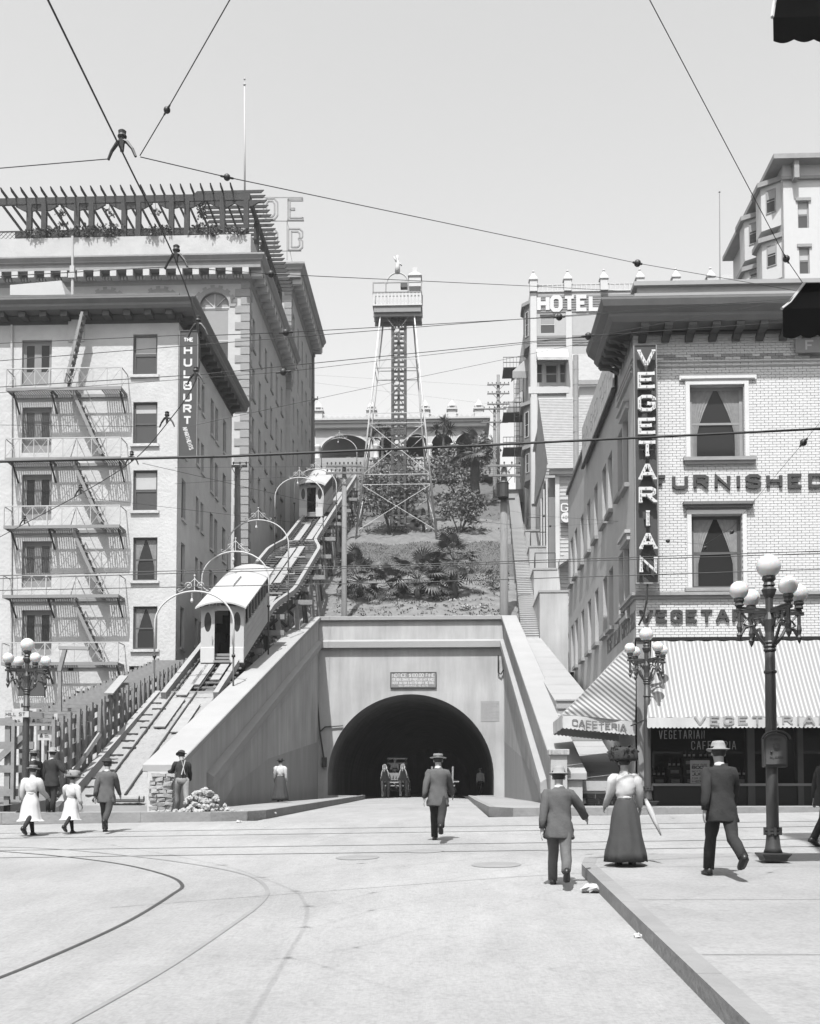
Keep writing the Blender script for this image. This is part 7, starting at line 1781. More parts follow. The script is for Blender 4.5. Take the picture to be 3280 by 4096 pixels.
# gallows post of the site hoist
hp = thing('hoist_post', 'tall timber post with slanting brace and cross beam over the hoarding', 'post', tuple(P(240, 3000, 34))); q = MB(); q.bar(P(240, 3000, 34), P(240, 2670, 34), .1); q.build('post', 'wood_raw', hp); q = MB(); q.bar(P(238, 2685, 34), P(262, 2590, 34), .12); q.build('brace', 'wood_raw', hp); q = MB(); q.bar(P(236, 2591, 34), P(356, 2594, 34), .14, .1); q.build('beam', 'wood_pale', hp)
# ================================================================ STREET LAMPS
def make_lamp():
    t = thing('street_lamp', 'five globe lamp', 'street lamp', (0, 0, 0), 'five globe lamp posts')
    q = MB(); q.rings([[V(s * r * c, s2 * r * d, z) for c, d, s, s2 in ((1, 1, -1, -1), (1, 1, 1, -1), (1, 1, 1, 1), (1, 1, -1, 1))] for r, z in ((.17, 0), (.18, .04), (.225, .10), (.225, .12), (.14, .121))]); q.build('base', 'lamp_paint', t)
    q = MB(); q.lathe((0, 0, 0), [(.15, .12), (.12, .2), (.105, .34), (.10, .42), (.10, 3.3)] if False else [(.15, .12), (.12, .2), (.105, .34), (.098, .42), (.094, 1.2), (.085, 2.6), (.078, 3.3)], 14); q.build('shaft', 'lamp_paint', t, smooth=True)
    q = MB()
    for z in (.42, .47): q.lathe((0, 0, z), [(.135, 0), (.135, .03)], 8)
    for k in range(8): a = k * math.pi / 4; q.box((math.cos(a) * .12 - .02, math.sin(a) * .12 - .02, .40), (math.cos(a) * .12 + .02, math.sin(a) * .12 + .02, .52))
    q.build('collar', 'lamp_paint', t)
    q = MB()
    for z, r in ((2.95, .105), (3.3, .10), (3.36, .105), (3.42, .10)): q.lathe((0, 0, z), [(r * .9, 0), (r, .02), (r * .9, .045)], 12)
    q.lathe((0, 0, 3.3), [(.085, 0), (.07, .3), (.1, .5), (.06, .62), (.06, .85), (.09, .9), (.12, .98), (.06, 1.05)], 12); q.build('capital', 'lamp_paint', t)
    for k in range(4):
        a = k * math.pi / 2 + .28; d = V(math.cos(a), math.sin(a), 0); e = .53
        q = MB(); q.bar(V(0, 0, 3.92), d * (e + .08) + V(0, 0, 3.92), .05, .05); q.bar(V(0, 0, 3.97), d * (e + .05) + V(0, 0, 3.97), .03, .03)
        q.tube([d * .08 + V(0, 0, 3.40), d * .2 + V(0, 0, 3.52), d * .3 + V(0, 0, 3.70), d * .44 + V(0, 0, 3.66), d * .52 + V(0, 0, 3.52)], [.03, .028, .026, .03, .02], 6)
        q.tube([d * .1 + V(0, 0, 3.7), d * .18 + V(0, 0, 3.82), d * .28 + V(0, 0, 3.8), d * .3 + V(0, 0, 3.9)], .02, 6); q.tube([d * .5 + V(0, 0, 3.9), d * .4 + V(0, 0, 3.8), d * .46 + V(0, 0, 3.72), d * .38 + V(0, 0, 3.68)], .02, 6)
        q.lathe(d * e + V(0, 0, 3.44), [(.005, 0), (.03, .05), (.05, .1), (.025, .14), (.045, .22), (.03, .3), (.03, .46)], 8)
        am = q.build('arm', 'lamp_paint', t)
        q = MB(); q.lathe(d * e + V(0, 0, 3.98), [(.03, 0), (.075, .03), (.06, .07), (.085, .10), (.075, .15)], 10); q.build('fitter', 'lamp_paint', am)
        q = MB(); q.ball(d * e + V(0, 0, 4.25), .148, 20); q.build('globe', 'globe', t, smooth=True)
    q = MB(); q.lathe((0, 0, 4.32), [(.04, 0), (.10, .03), (.07, .09), (.11, .13), (.1, .19)], 12); q.build('fitter', 'lamp_paint', t)
    q = MB(); q.ball((0, 0, 4.66), .19, 24); q.build('globe', 'globe', t, smooth=True)
    return t
lamp = make_lamp()
lp = P(3093, 3462, 16.3); lamp.location = (lp.x, 16.3, street_z(lp.x, 16.3) + .165); lamp.scale = (.93, .93, .93); lamp['label'] = 'near five globe lamp post with alarm box on the right pavement'
lp2 = P(2592, 3215, 29.6); clone(lamp, (lp2.x, 29.6, street_z(lp2.x, Y_KERB) + .235), rotz=.15, scale=.985, label='five globe lamp post before the cafeteria awning')
lp3 = P(98, 3300, 29.2); l3 = clone(lamp, (lp3.x, 29.2, street_z(lp3.x, Y_KERB) + .25), rotz=.5, scale=.985, label='five globe lamp post with street sign at the left edge')
# street name blades on the left lamp
q = MB(); q.box((lp3.x - .05, 29.05, lp3.z + 3.0), (lp3.x - .04, 29.06, lp3.z + 3.01))
sb = thing('street_sign', 'small white street name blades fixed to the left lamp shaft', 'sign', (lp3.x, 29.2, l3.location.z + 2.62))
zb = l3.location.z + 2.62
q = MB(); q.box((lp3.x - .55, 29.06, zb), (lp3.x + .12, 29.08, zb + .16)); q.build('blade', 'cream_paint', sb); q = MB(); q.prism([(lp3.x + .14, 29.06, zb), (lp3.x + .45, 29.3, zb - .02), (lp3.x + .45, 29.3, zb + .13), (lp3.x + .14, 29.06, zb + .16)], (.01, -.02, 0)); q.build('blade', 'grey_paint', sb)
line_of_text(sb, 'HILL ST', (lp3.x - .5, 29.058, zb + .03), du, dv, nn, .1, .016, .004, 'sign_dark', width=.52)
# alarm box on the near lamp
bxz = lamp.location.z + 1.36; by = lamp.location.y - .14
ab = thing('alarm_box', 'round topped cast iron alarm box fixed to the near lamp shaft', 'alarm box', (lp.x + .04, by, bxz))
pr = [V(lp.x - .15, by, bxz), V(lp.x + .19, by, bxz)] + [V(lp.x + .02 + .17 * math.cos(math.pi * k / 10), by, bxz + .4 + .10 * math.sin(math.pi * k / 10)) for k in range(11)]
q = MB(); q.prism(pr, (0, .12, 0)); q.build('case', 'lamp_paint', ab, bevel=.008)
q = MB(); q.prism([V(lp.x + .02 + (p.x - lp.x - .02) * .84, by - .02, bxz + .25 + (p.z - bxz - .25) * .84) for p in pr], (0, .019, 0)); q.build('door', 'frame_grey', ab)
q = MB(); rr = [V(lp.x + .02 + .2 * math.cos(math.pi * k / 10), by - .05, bxz + .4 + .125 * math.sin(math.pi * k / 10)) for k in range(11)]; q.tube(rr, .018, 6); q.build('hood', 'iron', ab)
q = MB(); q.lathe((0, 0, 0), [(.05, 0), (.05, .012), (.03, .012), (.03, .02)], 14); q.xform(Matrix.Translation((lp.x + .03, by - .022, bxz + .3)) @ Matrix.Rotation(math.pi / 2, 4, 'X')); q.build('emblem', 'lamp_paint', ab)
q = MB(); q.ball((lp.x - .05, by - .03, bxz + .22), .018, 8); q.build('key_knob', 'iron', ab)
line_of_text(ab, 'FIRE', (lp.x - .06, by - .021, bxz + .38), du, dv, nn, .04, .007, .004, 'lamp_paint', width=.16); line_of_text(ab, 'ALARM', (lp.x - .07, by - .021, bxz + .12), du, dv, nn, .035, .006, .004, 'lamp_paint', width=.18)

# ================================================================ PEOPLE
def apply_skin(verts, edges, radii, root, name, material, sub=2):
    me = bpy.data.meshes.new(name); me.from_pydata([tuple(v) for v in verts], edges, []); me.update()
    o = bpy.data.objects.new(name, me); COL.objects.link(o)
    md = o.modifiers.new('s', 'SKIN'); md.use_smooth_shade = True
    for i, sv in enumerate(me.skin_vertices[0].data):
        r = radii[i]; sv.radius = r if isinstance(r, tuple) else (r, r); sv.use_root = (i == root)
    o.modifiers.new('u', 'SUBSURF').levels = sub
    dg = bpy.context.evaluated_depsgraph_get(); ev = o.evaluated_get(dg)
    m2 = bpy.data.meshes.new_from_object(ev); m2.name = name
    bpy.data.objects.remove(o); m2.materials.clear(); m2.materials.append(MATS[material])
    m2.polygons.foreach_set('use_smooth', [True] * len(m2.polygons)); return m2
def ell(c, rx, ry, n, ax, ay, fold=0.0, ph=0.0): return [c + ax * (rx * math.cos(2*math.pi*k/n)) * (1 + fold * math.sin(7*2*math.pi*k/n + ph)) + ay * (ry * math.sin(2*math.pi*k/n)) * (1 + fold * math.sin(7*2*math.pi*k/n + ph)) for k in range(n)]
def person(label, loc, rotz, h=1.74, legs=((18, 8), (-22, 14)), arms=((-14, 8, 12), (16, 8, 16)), lean=4, top='jacket', topm='suit_grey', legm='suit_dark', hat='fedora', hatm='felt', group='people in the street', female=False, seated=False, head_turn=0.0, hem=.06):
    """facing +y; legs (hip pitch forward, knee bend) left then right; arms (pitch forward, spread, elbow)"""
    k = h / 1.74; t = thing('person', label, 'person', loc, group, rotz)
    X_, Y_ = V(1, 0, 0), V(0, 1, 0)
    UL, LL, FH = .425 * k, .415 * k, .085 * k
    L0 = R(lean)
    def dirn(a): return V(0, math.sin(a), -math.cos(a))
    knees = []; ank = []
    for sx, (hp, kn) in zip((-1, 1), legs):
        hip = V(sx * .088 * k, 0, 0); kneep = hip + dirn(R(hp)) * UL; an_ = kneep + dirn(R(hp - kn)) * LL; knees.append(kneep); ank.append(an_)
    low = min(a.z for a in ank); pz = FH - low
    pel = V(0, 0, pz); up = V(0, math.sin(L0), math.cos(L0)); fw = V(0, math.cos(L0), -math.sin(L0))
    knees = [q_ + pel for q_ in knees]; ank = [q_ + pel for q_ in ank]
    spine = pel + up * .22 * k; chest = pel + up * .42 * k; neck = pel + up * .555 * k; hb = neck + up * .07 * k + fw * .012 * k; hc = hb + up * .085 * k + fw * .01; ht = hc + up * .075 * k
    vs = [pel, spine, chest, neck, hb, hc, ht]; rs = [(.115*k, .10*k), (.105*k, .085*k), (.125*k, .09*k), .052*k, (.068*k, .078*k), (.08*k, .098*k), (.055*k, .066*k)]; es = [(0,1),(1,2),(2,3),(3,4),(4,5),(5,6)]
    nz = len(vs); vs.append(hc + fw * .105 * k - up * .02 * k); rs.append(.012 * k); es.append((5, nz))         # nose
    sh = []; el = []; wr = []
    for sx, (ap, sp, eb) in zip((-1, 1), arms):
        s_ = pel + up * .468 * k + X_ * (sx * .168 * k); a, b_ = R(ap), R(sp)
        d = V(sx * math.sin(b_), math.sin(a) * math.cos(b_), -math.cos(a) * math.cos(b_)); e = s_ + d * .29 * k
        a2 = R(ap + eb); d2 = V(sx * math.sin(b_) * .6, math.sin(a2), -math.cos(a2)).normalized(); w_ = e + d2 * .25 * k
        sh.append(s_); el.append(e); wr.append((w_, d2))
        i0 = len(vs); vs += [s_, e, w_, w_ + d2 * .07 * k]; rs += [.055*k, .042*k, .027*k, (.036*k, .018*k)]; es += [(2, i0), (i0, i0+1), (i0+1, i0+2), (i0+2, i0+3)]
        pb = i0 + 3; side = X_.cross(d2).normalized() if abs(d2.x) < .9 else Y_
        fdir = d2; acr = side
        for fi, (off, L_) in enumerate(((-.027, .066), (-.009, .078), (.009, .074), (.026, .058))):
            j = len(vs); p0 = w_ + d2 * .085 * k + acr * off * k; curl = V(-sx * .35, 0, 0)
            vs += [p0, p0 + (fdir + curl * .3).normalized() * L_ * .5 * k, p0 + (fdir + curl * .3).normalized() * L_ * .5 * k + (fdir + curl * 1.6).normalized() * L_ * .5 * k]; rs += [.0095*k, .0088*k, .0075*k]; es += [(pb, j), (j, j+1), (j+1, j+2)]
        j = len(vs); vs += [w_ + d2 * .03 * k + acr * .03 * k, w_ + d2 * .065 * k + acr * .05 * k]; rs += [.011*k, .009*k]; es += [(i0+2, j), (j, j+1)]
    for sx, kp, ap_ in zip((-1, 1), knees, ank):
        i0 = len(vs); vs += [pel + X_ * (sx * .088 * k), kp, ap_, ap_ + V(0, .11 * k, -.045 * k)]; rs += [.082*k, .055*k, .038*k, (.035*k, .025*k)]; es += [(0, i0), (i0, i0+1), (i0+1, i0+2), (i0+2, i0+3)]
    me = apply_skin(vs, es, rs, 0, 'body', 'skin'); bo = bpy.data.objects.new('body', me); COL.objects.link(bo); bo.parent = t
    NN = 28
    ph_ = rnd.uniform(0, 9)
    def loc_build(mb, nm, m_, smooth=True, par=t):
        if nm in ('jacket', 'sleeve', 'trousers', 'skirt', 'blouse', 'shirt'):      # creases
            a_ = .007 * k if nm != 'skirt' else .009 * k; mb.v = [(x_ + a_ * math.sin(z_ * 31 + y_ * 23 + ph_) + a_ * .6 * math.sin(z_ * 67 - x_ * 40 + ph_), y_ + a_ * math.sin(z_ * 27 + x_ * 33 + ph_ * 2), z_ + a_ * math.sin(x_ * 21 + y_ * 17)) for x_, y_, z_ in mb.v]
        o = bpy.data.objects.new(nm, mb.mesh(nm, m_, smooth)); COL.objects.link(o); o.parent = par; return o
    def torso(prof, fold=.0):
        rg = []; dense = []
        for i_ in range(len(prof) - 1):
            for j_ in range(3): f_ = j_ / 3; dense.append(tuple(a_ + (b_ - a_) * f_ for a_, b_ in zip(prof[i_], prof[i_ + 1])))
        dense.append(prof[-1])
        for z, rx, ry, fy in dense: rg.append(ell(pel + up * z * k + fw * fy * k, rx * k, ry * k, NN, X_, fw, fold * max(0, .3 - z) * 2, z * 9))
        return rg
    # hair
    q = MB(); q.ball(hc + up * .03 * k - fw * .016 * k, .097 * k, 14, .95); loc_build(q, 'hair', 'hair')
    for sx in (-1, 1): q = MB(); q.ball(hc + X_ * sx * .078 * k - up * .012 * k, .022 * k, 8, 1.3); loc_build(q, 'ear', 'skin')
    for sx in (-1, 1): q = MB(); q.ball(hc + X_ * sx * .03 * k + fw * .083 * k + up * .012 * k, .011 * k, 6); loc_build(q, 'eye', 'shoe')
    if top in ('jacket', 'shirt', 'blouse'):
        if top == 'jacket': prof = [(-.19, .215, .165, .0), (-.17, .22, .168, 0), (-.05, .205, .155, 0), (.08, .182, .138, 0), (.2, .165, .122, 0), (.33, .19, .128, 0), (.43, .205, .122, -.005), (.495, .185, .098, -.01), (.53, .11, .078, -.005), (.565, .066, .066, 0)]
        elif top == 'shirt': prof = [(.02, .168, .128, 0), (.1, .17, .13, 0), (.2, .162, .12, 0), (.33, .186, .125, 0), (.43, .2, .12, 0), (.495, .18, .095, 0), (.53, .11, .075, 0), (.56, .062, .062, 0)]
        else: prof = [(.12, .118, .098, 0), (.16, .125, .105, 0), (.22, .158, .128, 0), (.32, .182, .135, 0), (.42, .178, .12, 0), (.49, .155, .09, 0), (.53, .09, .068, 0), (.585, .055, .056, 0)]
        q = MB(); q.rings(torso(prof, .05 if top == 'jacket' else .0)); j_ = loc_build(q, top, topm)
        for sx, s_, e, (w_, d2) in zip((-1, 1), sh, el, wr):
            q = MB(); pf = 1.25 if top == 'blouse' else 1.0
            ins = s_ - X_ * sx * .05 * k
            q.tube([s_ - X_ * sx * .10 * k + up * .03 * k, s_ - X_ * sx * .05 * k + up * .028 * k, s_ - X_ * sx * .005 * k + up * .012 * k, s_ + X_ * sx * .012 * k - up * .03 * k, s_.lerp(e, .35), s_.lerp(e, .7), e, e.lerp(w_, .45), w_.lerp(e, .06)], [.02*k, .045*k, .068*k, .078*k*pf, .077*k*pf, .069*k*pf, .064*k, .057*k, .05*k], 14); loc_build(q, 'sleeve', topm, par=j_)
        if top == 'jacket':
            q = MB(); q.rings([ell(neck + up * z * k, r * k, r * k, 20, X_, fw) for z, r in ((-.035, .072), (.03, .064))]); loc_build(q, 'collar', 'cloth_white' if hat != 'cap' else topm, par=j_)
    if legm == 'skirt':
        pass
    if female:
        rg = []; n2 = 48
        for z, r, ry in ((.15, .115, .095), (.10, .135, .115), (.0, .19, .165), (-.15, .215, .2), (-.45, .265, .25), (-.72, .315, .295), (pz / k * -1 + hem, .345, .32)):
            z = max(z, -pz / k + hem)
            f_ = max(0, .12 - z) * .05
            rg.append([pel + up * 0 + V(0, 0, z * k) + V(r * k * math.cos(2*math.pi*i/n2) * (1 + f_ * math.sin(11*2*math.pi*i/n2 + z)), ry * k * math.sin(2*math.pi*i/n2) * (1 + f_ * math.sin(11*2*math.pi*i/n2 + z)) - .03 * k * max(0, -z), 0) for i in range(n2)])
        if hem > .2:
            for sx, kp, ap_ in zip((-1, 1), knees, ank):
                hp_ = pel + X_ * sx * .088 * k; q = MB(); q.tube([hp_.lerp(kp, .4), kp, kp.lerp(ap_, .4), ap_ + V(0, 0, -.01)], [.075*k, .056*k, .058*k, .042*k], 12); loc_build(q, 'stocking', 'suit_dark')
        q = MB(); q.rings(rg); sk = loc_build(q, 'skirt', legm); q = MB(); q.rings([ell(pel + V(0, 0, z * k), .122 * k, .102 * k, 24, X_, Y_) for z in (.13, .17)]); loc_build(q, 'belt', 'cloth_white' if legm != 'cloth_white' else 'shade_cloth', par=sk)
    else:
        q = MB(); q.rings([ell(pel + up * z * k, rx * k, ry * k, NN, X_, fw) for z, rx, ry in ((.06, .165, .125), (-.02, .178, .135), (-.09, .165, .125), (-.13, .10, .09))])
        for sx, kp, ap_ in zip((-1, 1), knees, ank):
            hp_ = pel + X_ * sx * .088 * k
            q.tube([hp_ + V(0, 0, .02), hp_.lerp(kp, .3), hp_.lerp(kp, .75), kp, kp.lerp(ap_, .4), ap_ + V(0, .0, -.01)], [.1*k, .098*k, .082*k, .076*k, .072*k, .066*k], 16)
        loc_build(q, 'trousers', legm)
    for sx, ap_, (hp, kn) in zip((-1, 1), ank, legs):
        q = MB(); pit = R(max(-35, (hp - kn) * .9)) if ap_.z > FH + .02 else 0; rg = []
        for y, rx, z0, z1 in ((-.075, .03, 0, .075), (-.05, .04, 0, .1), (.02, .043, 0, .1), (.10, .05, 0, .06), (.16, .045, 0, .045), (.2, .02, .008, .03)):
            rg.append([V(x_ * rx * k, y * k, (z0 + (z1 - z0) * f_) * k - FH) for x_, f_ in ((-1, 0), (1, 0), (1, .7), (.5, 1), (-.5, 1), (-1, .7))])
        q.rings(rg); q.xform(Matrix.Translation(ap_) @ Matrix.Rotation(pit, 4, 'X')); loc_build(q, 'shoe', 'shoe')
    Mh = Matrix.Translation(hc + up * .045 * k) @ Matrix.Rotation(-L0, 4, 'X') @ Matrix.Rotation(head_turn, 4, 'Z')
    q = MB()
    if hat == 'boater': q.lathe((0, 0, 0), [(.165*k, 0), (.165*k, .012), (.098*k, .0125), (.096*k, .085*k), (.002, .086*k)], 22)
    elif hat == 'fedora': q.rings([[V(r * 1.0 * math.cos(2*math.pi*i/22), r * 1.15 * math.sin(2*math.pi*i/22), z - (.02 * abs(math.sin(2*math.pi*i/22)) if r > .12 else 0)) for i in range(22)] for r, z in ((.15*k, .01), (.15*k, .018), (.096*k, .02), (.09*k, .075*k), (.07*k, .115*k), (.03*k, .10*k))])
    elif hat == 'bowler': q.lathe((0, 0, 0), [(.135*k, .02), (.14*k, .03), (.095*k, .02), (.095*k, .06*k), (.07*k, .11*k), (.002, .125*k)], 20)
    elif hat == 'cap': q.lathe((0, -.01, 0), [(.1*k, 0), (.112*k, .03*k), (.1*k, .075*k), (.002, .09*k)], 18); q.box((-.06*k, .06*k, 0), (.06*k, .15*k, .012))
    elif hat == 'slouch': q.rings([[V(r * math.cos(2*math.pi*i/22), r * 1.1 * math.sin(2*math.pi*i/22), z + (.02 * math.sin(4*math.pi*i/22) if r > .12 else 0)) for i in range(22)] for r, z in ((.155*k, .0), (.155*k, .01), (.098*k, .02), (.095*k, .08*k), (.04*k, .11*k))])
    elif hat == 'picture':
        q.rings([[V(r * (1 + .06 * math.sin(5 * i)) * math.cos(2*math.pi*i/26), r * .9 * math.sin(2*math.pi*i/26), z + .012 * math.sin(3 * i)) for i in range(26)] for r, z in ((.215*k, -.01), (.23*k, .01), (.23*k, .05), (.22*k, .13*k), (.2*k, .18*k), (.06*k, .2*k))])
    if q.v:
        q.xform(Mh); ho = loc_build(q, 'hat', hatm, smooth=hat != 'boater')
        if hat in ('boater', 'fedora', 'slouch'): q = MB(); q.lathe((0, 0, 0), [(.0985*k, .015 if hat == 'boater' else .022), (.0985*k, .045*k)], 20); q.xform(Mh); loc_build(q, 'hat_band', 'black', par=ho)
        if hat == 'picture': q = MB(); leaves(q, V(0, -.0, .10 * k), .25 * k, .22 * k, .11 * k, 420, .03, .08); q.xform(Mh); loc_build(q, 'hat_trimming', 'felt', False, par=ho)
    return t
def at_street(x, y, Y): p = P(x, y, Y); return p
# right foreground group
Yg = 14.6; p = P(2888, 3520, Yg); person('man in dark suit and pale hat walking away on the right pavement', (p.x, Yg, street_z(p.x, Yg) + .167), R(6), 1.76, legs=((22, 8), (-24, 34)), arms=((-24, 10, 24), (20, 12, 18)), topm='suit_dark', legm='suit_dark', hat='fedora', hatm='straw')
Yg = 16.3; p = P(2490, 3500, Yg); wom = person('woman in white blouse, dark long skirt and large trimmed hat at the kerb', (p.x, 16.0, street_z(p.x, 16.0) + .167), R(2), 1.57, legs=((6, 3), (-8, 6)), arms=((8, 14, 40), (6, 14, 30)), lean=2, top='blouse', topm='cloth_white', legm='skirt_dark', hat='picture', hatm='felt', female=True)
wl_ = wom.location
ub = thing('umbrella', 'folded pale parasol held by the woman in white blouse', 'umbrella', (wl_.x + .33, wl_.y + .05, wl_.z + .45)); q = MB(); a = V(wl_.x + .33, wl_.y + .22, wl_.z + .95); c = V(wl_.x + .52, wl_.y + .05, wl_.z + .42); q.tube([a, a.lerp(c, .3), a.lerp(c, .6), c], [.02, .045, .035, .01], 10); q.build('folded_canopy', 'shade_pale', ub, smooth=True); q = MB(); q.tube([a + (a - c) * .35, a], .012, 6); q.build('handle', 'wood_dark', ub)
Yg = 15.2; p = P(2262, 3560, Yg); person('man in grey suit and hat reaching out beside the woman at the kerb', (p.x - .1, 15.0, street_z(p.x, 15.0)), R(-4), 1.63, legs=((24, 10), (-22, 36)), arms=((-16, 10, 10), (22, 32, 36)), lean=6, topm='suit_grey', legm='trouser_grey', hat='fedora', hatm='straw')
# centre
Yg = 22.0; p = P(1752, 3345, Yg); person('man in grey jacket and straw boater walking towards the tunnel', (p.x, Yg, street_z(p.x, Yg)), R(-3), 1.78, legs=((24, 8), (-26, 40)), arms=((-24, 12, 22), (24, 12, 26)), topm='suit_grey', legm='suit_dark', hat='boater', hatm='straw')
# left group
Yg = 25.5; p = P(424, 3325, Yg); person('man in grey suit and dark bowler crossing at the left', (p.x, Yg, street_z(p.x, Yg)), R(4), 1.74, legs=((22, 8), (-24, 36)), arms=((-18, 10, 18), (20, 10, 20)), topm='suit_grey', legm='suit_mid', hat='bowler', hatm='felt')
Yg = 25.3; p = P(283, 3330, Yg); person('girl in white dress and wide straw hat at the left', (p.x, Yg, street_z(p.x, Yg)), R(-12), 1.40, hem=.40, legs=((20, 8), (-22, 28)), arms=((12, 18, 30), (-8, 18, 20)), lean=3, top='blouse', topm='cloth_white', legm='cloth_white', hat='picture', hatm='straw', female=True)
Yg = 24.8; p = P(122, 3330, Yg); person('woman in pale knee length coat and straw hat at the left edge', (p.x, Yg, street_z(p.x, Yg)), R(-8), 1.64, hem=.36, legs=((22, 8), (-22, 26)), arms=((-12, 10, 30), (16, 12, 40)), lean=5, top='blouse', topm='canvas', legm='canvas', hat='boater', hatm='straw', female=True)
Yg = 29.6; p = P(205, 3240, Yg); person('man in dark suit and straw hat standing hand on hip by the hoarding', (p.x, Yg, street_z(p.x, Y_KERB) + .26), R(-8), 1.76, legs=((2, 2), (-6, 2)), arms=((4, 10, 10), (-10, 38, 70)), lean=2, topm='suit_dark', legm='suit_dark', hat='fedora', hatm='straw')
Yg = 30.4; p = P(130, 3240, Yg); person('man in straw boater half hidden behind the pale coated woman', (p.x, Yg, street_z(p.x, Y_KERB) + .27), R(10), 1.76, legs=((3, 2), (-3, 2)), topm='suit_dark', legm='suit_dark', hat='boater', hatm='straw')
Yg = 30.0; p = P(728, 3245, Yg); wk = person('workman in overalls and slouch hat chipping at the wing wall end', (p.x, Yg, street_z(p.x, Y_KERB) + .26), R(24), 1.72, legs=((24, 16), (-20, 8)), arms=((40, 14, 50), (8, 12, 40)), lean=12, top='shirt', topm='suit_dark', legm='overall', hat='slouch', hatm='felt')
q = MB(); wloc = Vector(wk.location); bl_ = MB()
for s_ in (-.05, .05): bl_.bar(V(s_, -.13, 1.42), V(-s_, -.15, 1.02), .04, .012)
mo_ = bpy.data.objects.new('braces', bl_.mesh('braces', 'cloth_white')); COL.objects.link(mo_); mo_.parent = wk
Yg = 42.5; p = P(1121, 3215, Yg); person('woman in white blouse and long dark skirt walking beside the wing wall', (p.x, Yg, third_z(-5.2, Yg) + .25), R(5), 1.66, legs=((8, 4), (-8, 6)), arms=((6, 10, 20), (-6, 10, 16)), lean=2, top='blouse', topm='cloth_white', legm='skirt_dark', hat='boater', hatm='felt', female=True)
Yg = 36.5; p = P(345, 3000, 36.5); person('labourer standing behind the timber fence rails', (p.x + .25 if False else -13.2, 38.5, track_z(38.5) - .35), R(170), 1.74, legs=((4, 2), (-4, 2)), arms=((20, 10, 40), (10, 10, 30)), topm='suit_mid', legm='suit_dark', hat='slouch', hatm='straw')
Yg = 70; person('man standing in the shade inside the right of the tunnel', (P(1922, 3180, Yg).x, Yg, 2.45 + .0), R(180), 1.74, legs=((6, 4), (-6, 4)), arms=((10, 8, 20), (-6, 8, 12)), top='shirt', topm='cloth_white', legm='suit_dark', hat='boater', hatm='straw')
Yg = 80; person('pale figure far inside the left of the tunnel', (P(1388, 3190, Yg).x, Yg, 2.45), R(170), 1.7, legs=((4, 4), (-4, 4)), top='shirt', topm='cloth_white', legm='suit_dark', hat='fedora', hatm='felt')
Yg = 20.0; p = P(3275, 3350, Yg); person('dark coated figure at the right edge beyond the near lamp', (p.x + .12, Yg, street_z(p.x, Yg)), R(-70), 1.74, legs=((18, 8), (-16, 14)), topm='suit_dark', legm='suit_dark', hat='fedora', hatm='felt')

# ================================================================ HORSES AND WAGONS IN THE TUNNEL MOUTH
def horse_mesh():
    vs = [V(0, -.55, 1.25), V(0, -.2, 1.28), V(0, .25, 1.27), V(0, .65, 1.32), V(0, .85, 1.25), V(0, 1.02, 1.55), V(0, 1.15, 1.82), V(0, 1.28, 1.86), V(0, 1.48, 1.62), V(0, 1.6, 1.46)]
    rs = [(.26, .28), (.28, .30), (.27, .30), (.25, .30), (.22, .26), (.13, .19), (.095, .13), (.09, .11), (.07, .09), (.06, .065)]
    es = [(i, i + 1) for i in range(9)]
    for sx in (-1, 1):
        i = len(vs); vs += [V(sx * .06, 1.17, 1.98)]; rs += [.022]; es += [(6, i)]
        i = len(vs); vs += [V(sx * .17, .72, 1.0), V(sx * .17, .74, .58), V(sx * .17, .72, .2), V(sx * .17, .75, .06)]; rs += [.11, .065, .045, .06]; es += [(3, i), (i, i+1), (i+1, i+2), (i+2, i+3)]
        i = len(vs); vs += [V(sx * .17, -.5, .95), V(sx * .17, -.38, .75), V(sx * .17, -.62, .5), V(sx * .17, -.55, .16), V(sx * .17, -.52, .06)]; rs += [.15, .10, .06, .048, .06]; es += [(0, i), (i, i+1), (i+1, i+2), (i+2, i+3), (i+3, i+4)]
    i = len(vs); vs += [V(0, -.85, 1.3), V(0, -.95, .9), V(0, -.95, .6)]; rs += [.05, .06, .03]; es += [(0, i), (i, i+1), (i+1, i+2)]
    return apply_skin(vs, es, rs, 1, 'body', 'horse_coat')
hm = horse_mesh(); Yw = 64.0; zg = lambda X, Y: third_z(X, Y)
hx = [P(1540, 3200, Yw).x, P(1612, 3200, Yw).x]
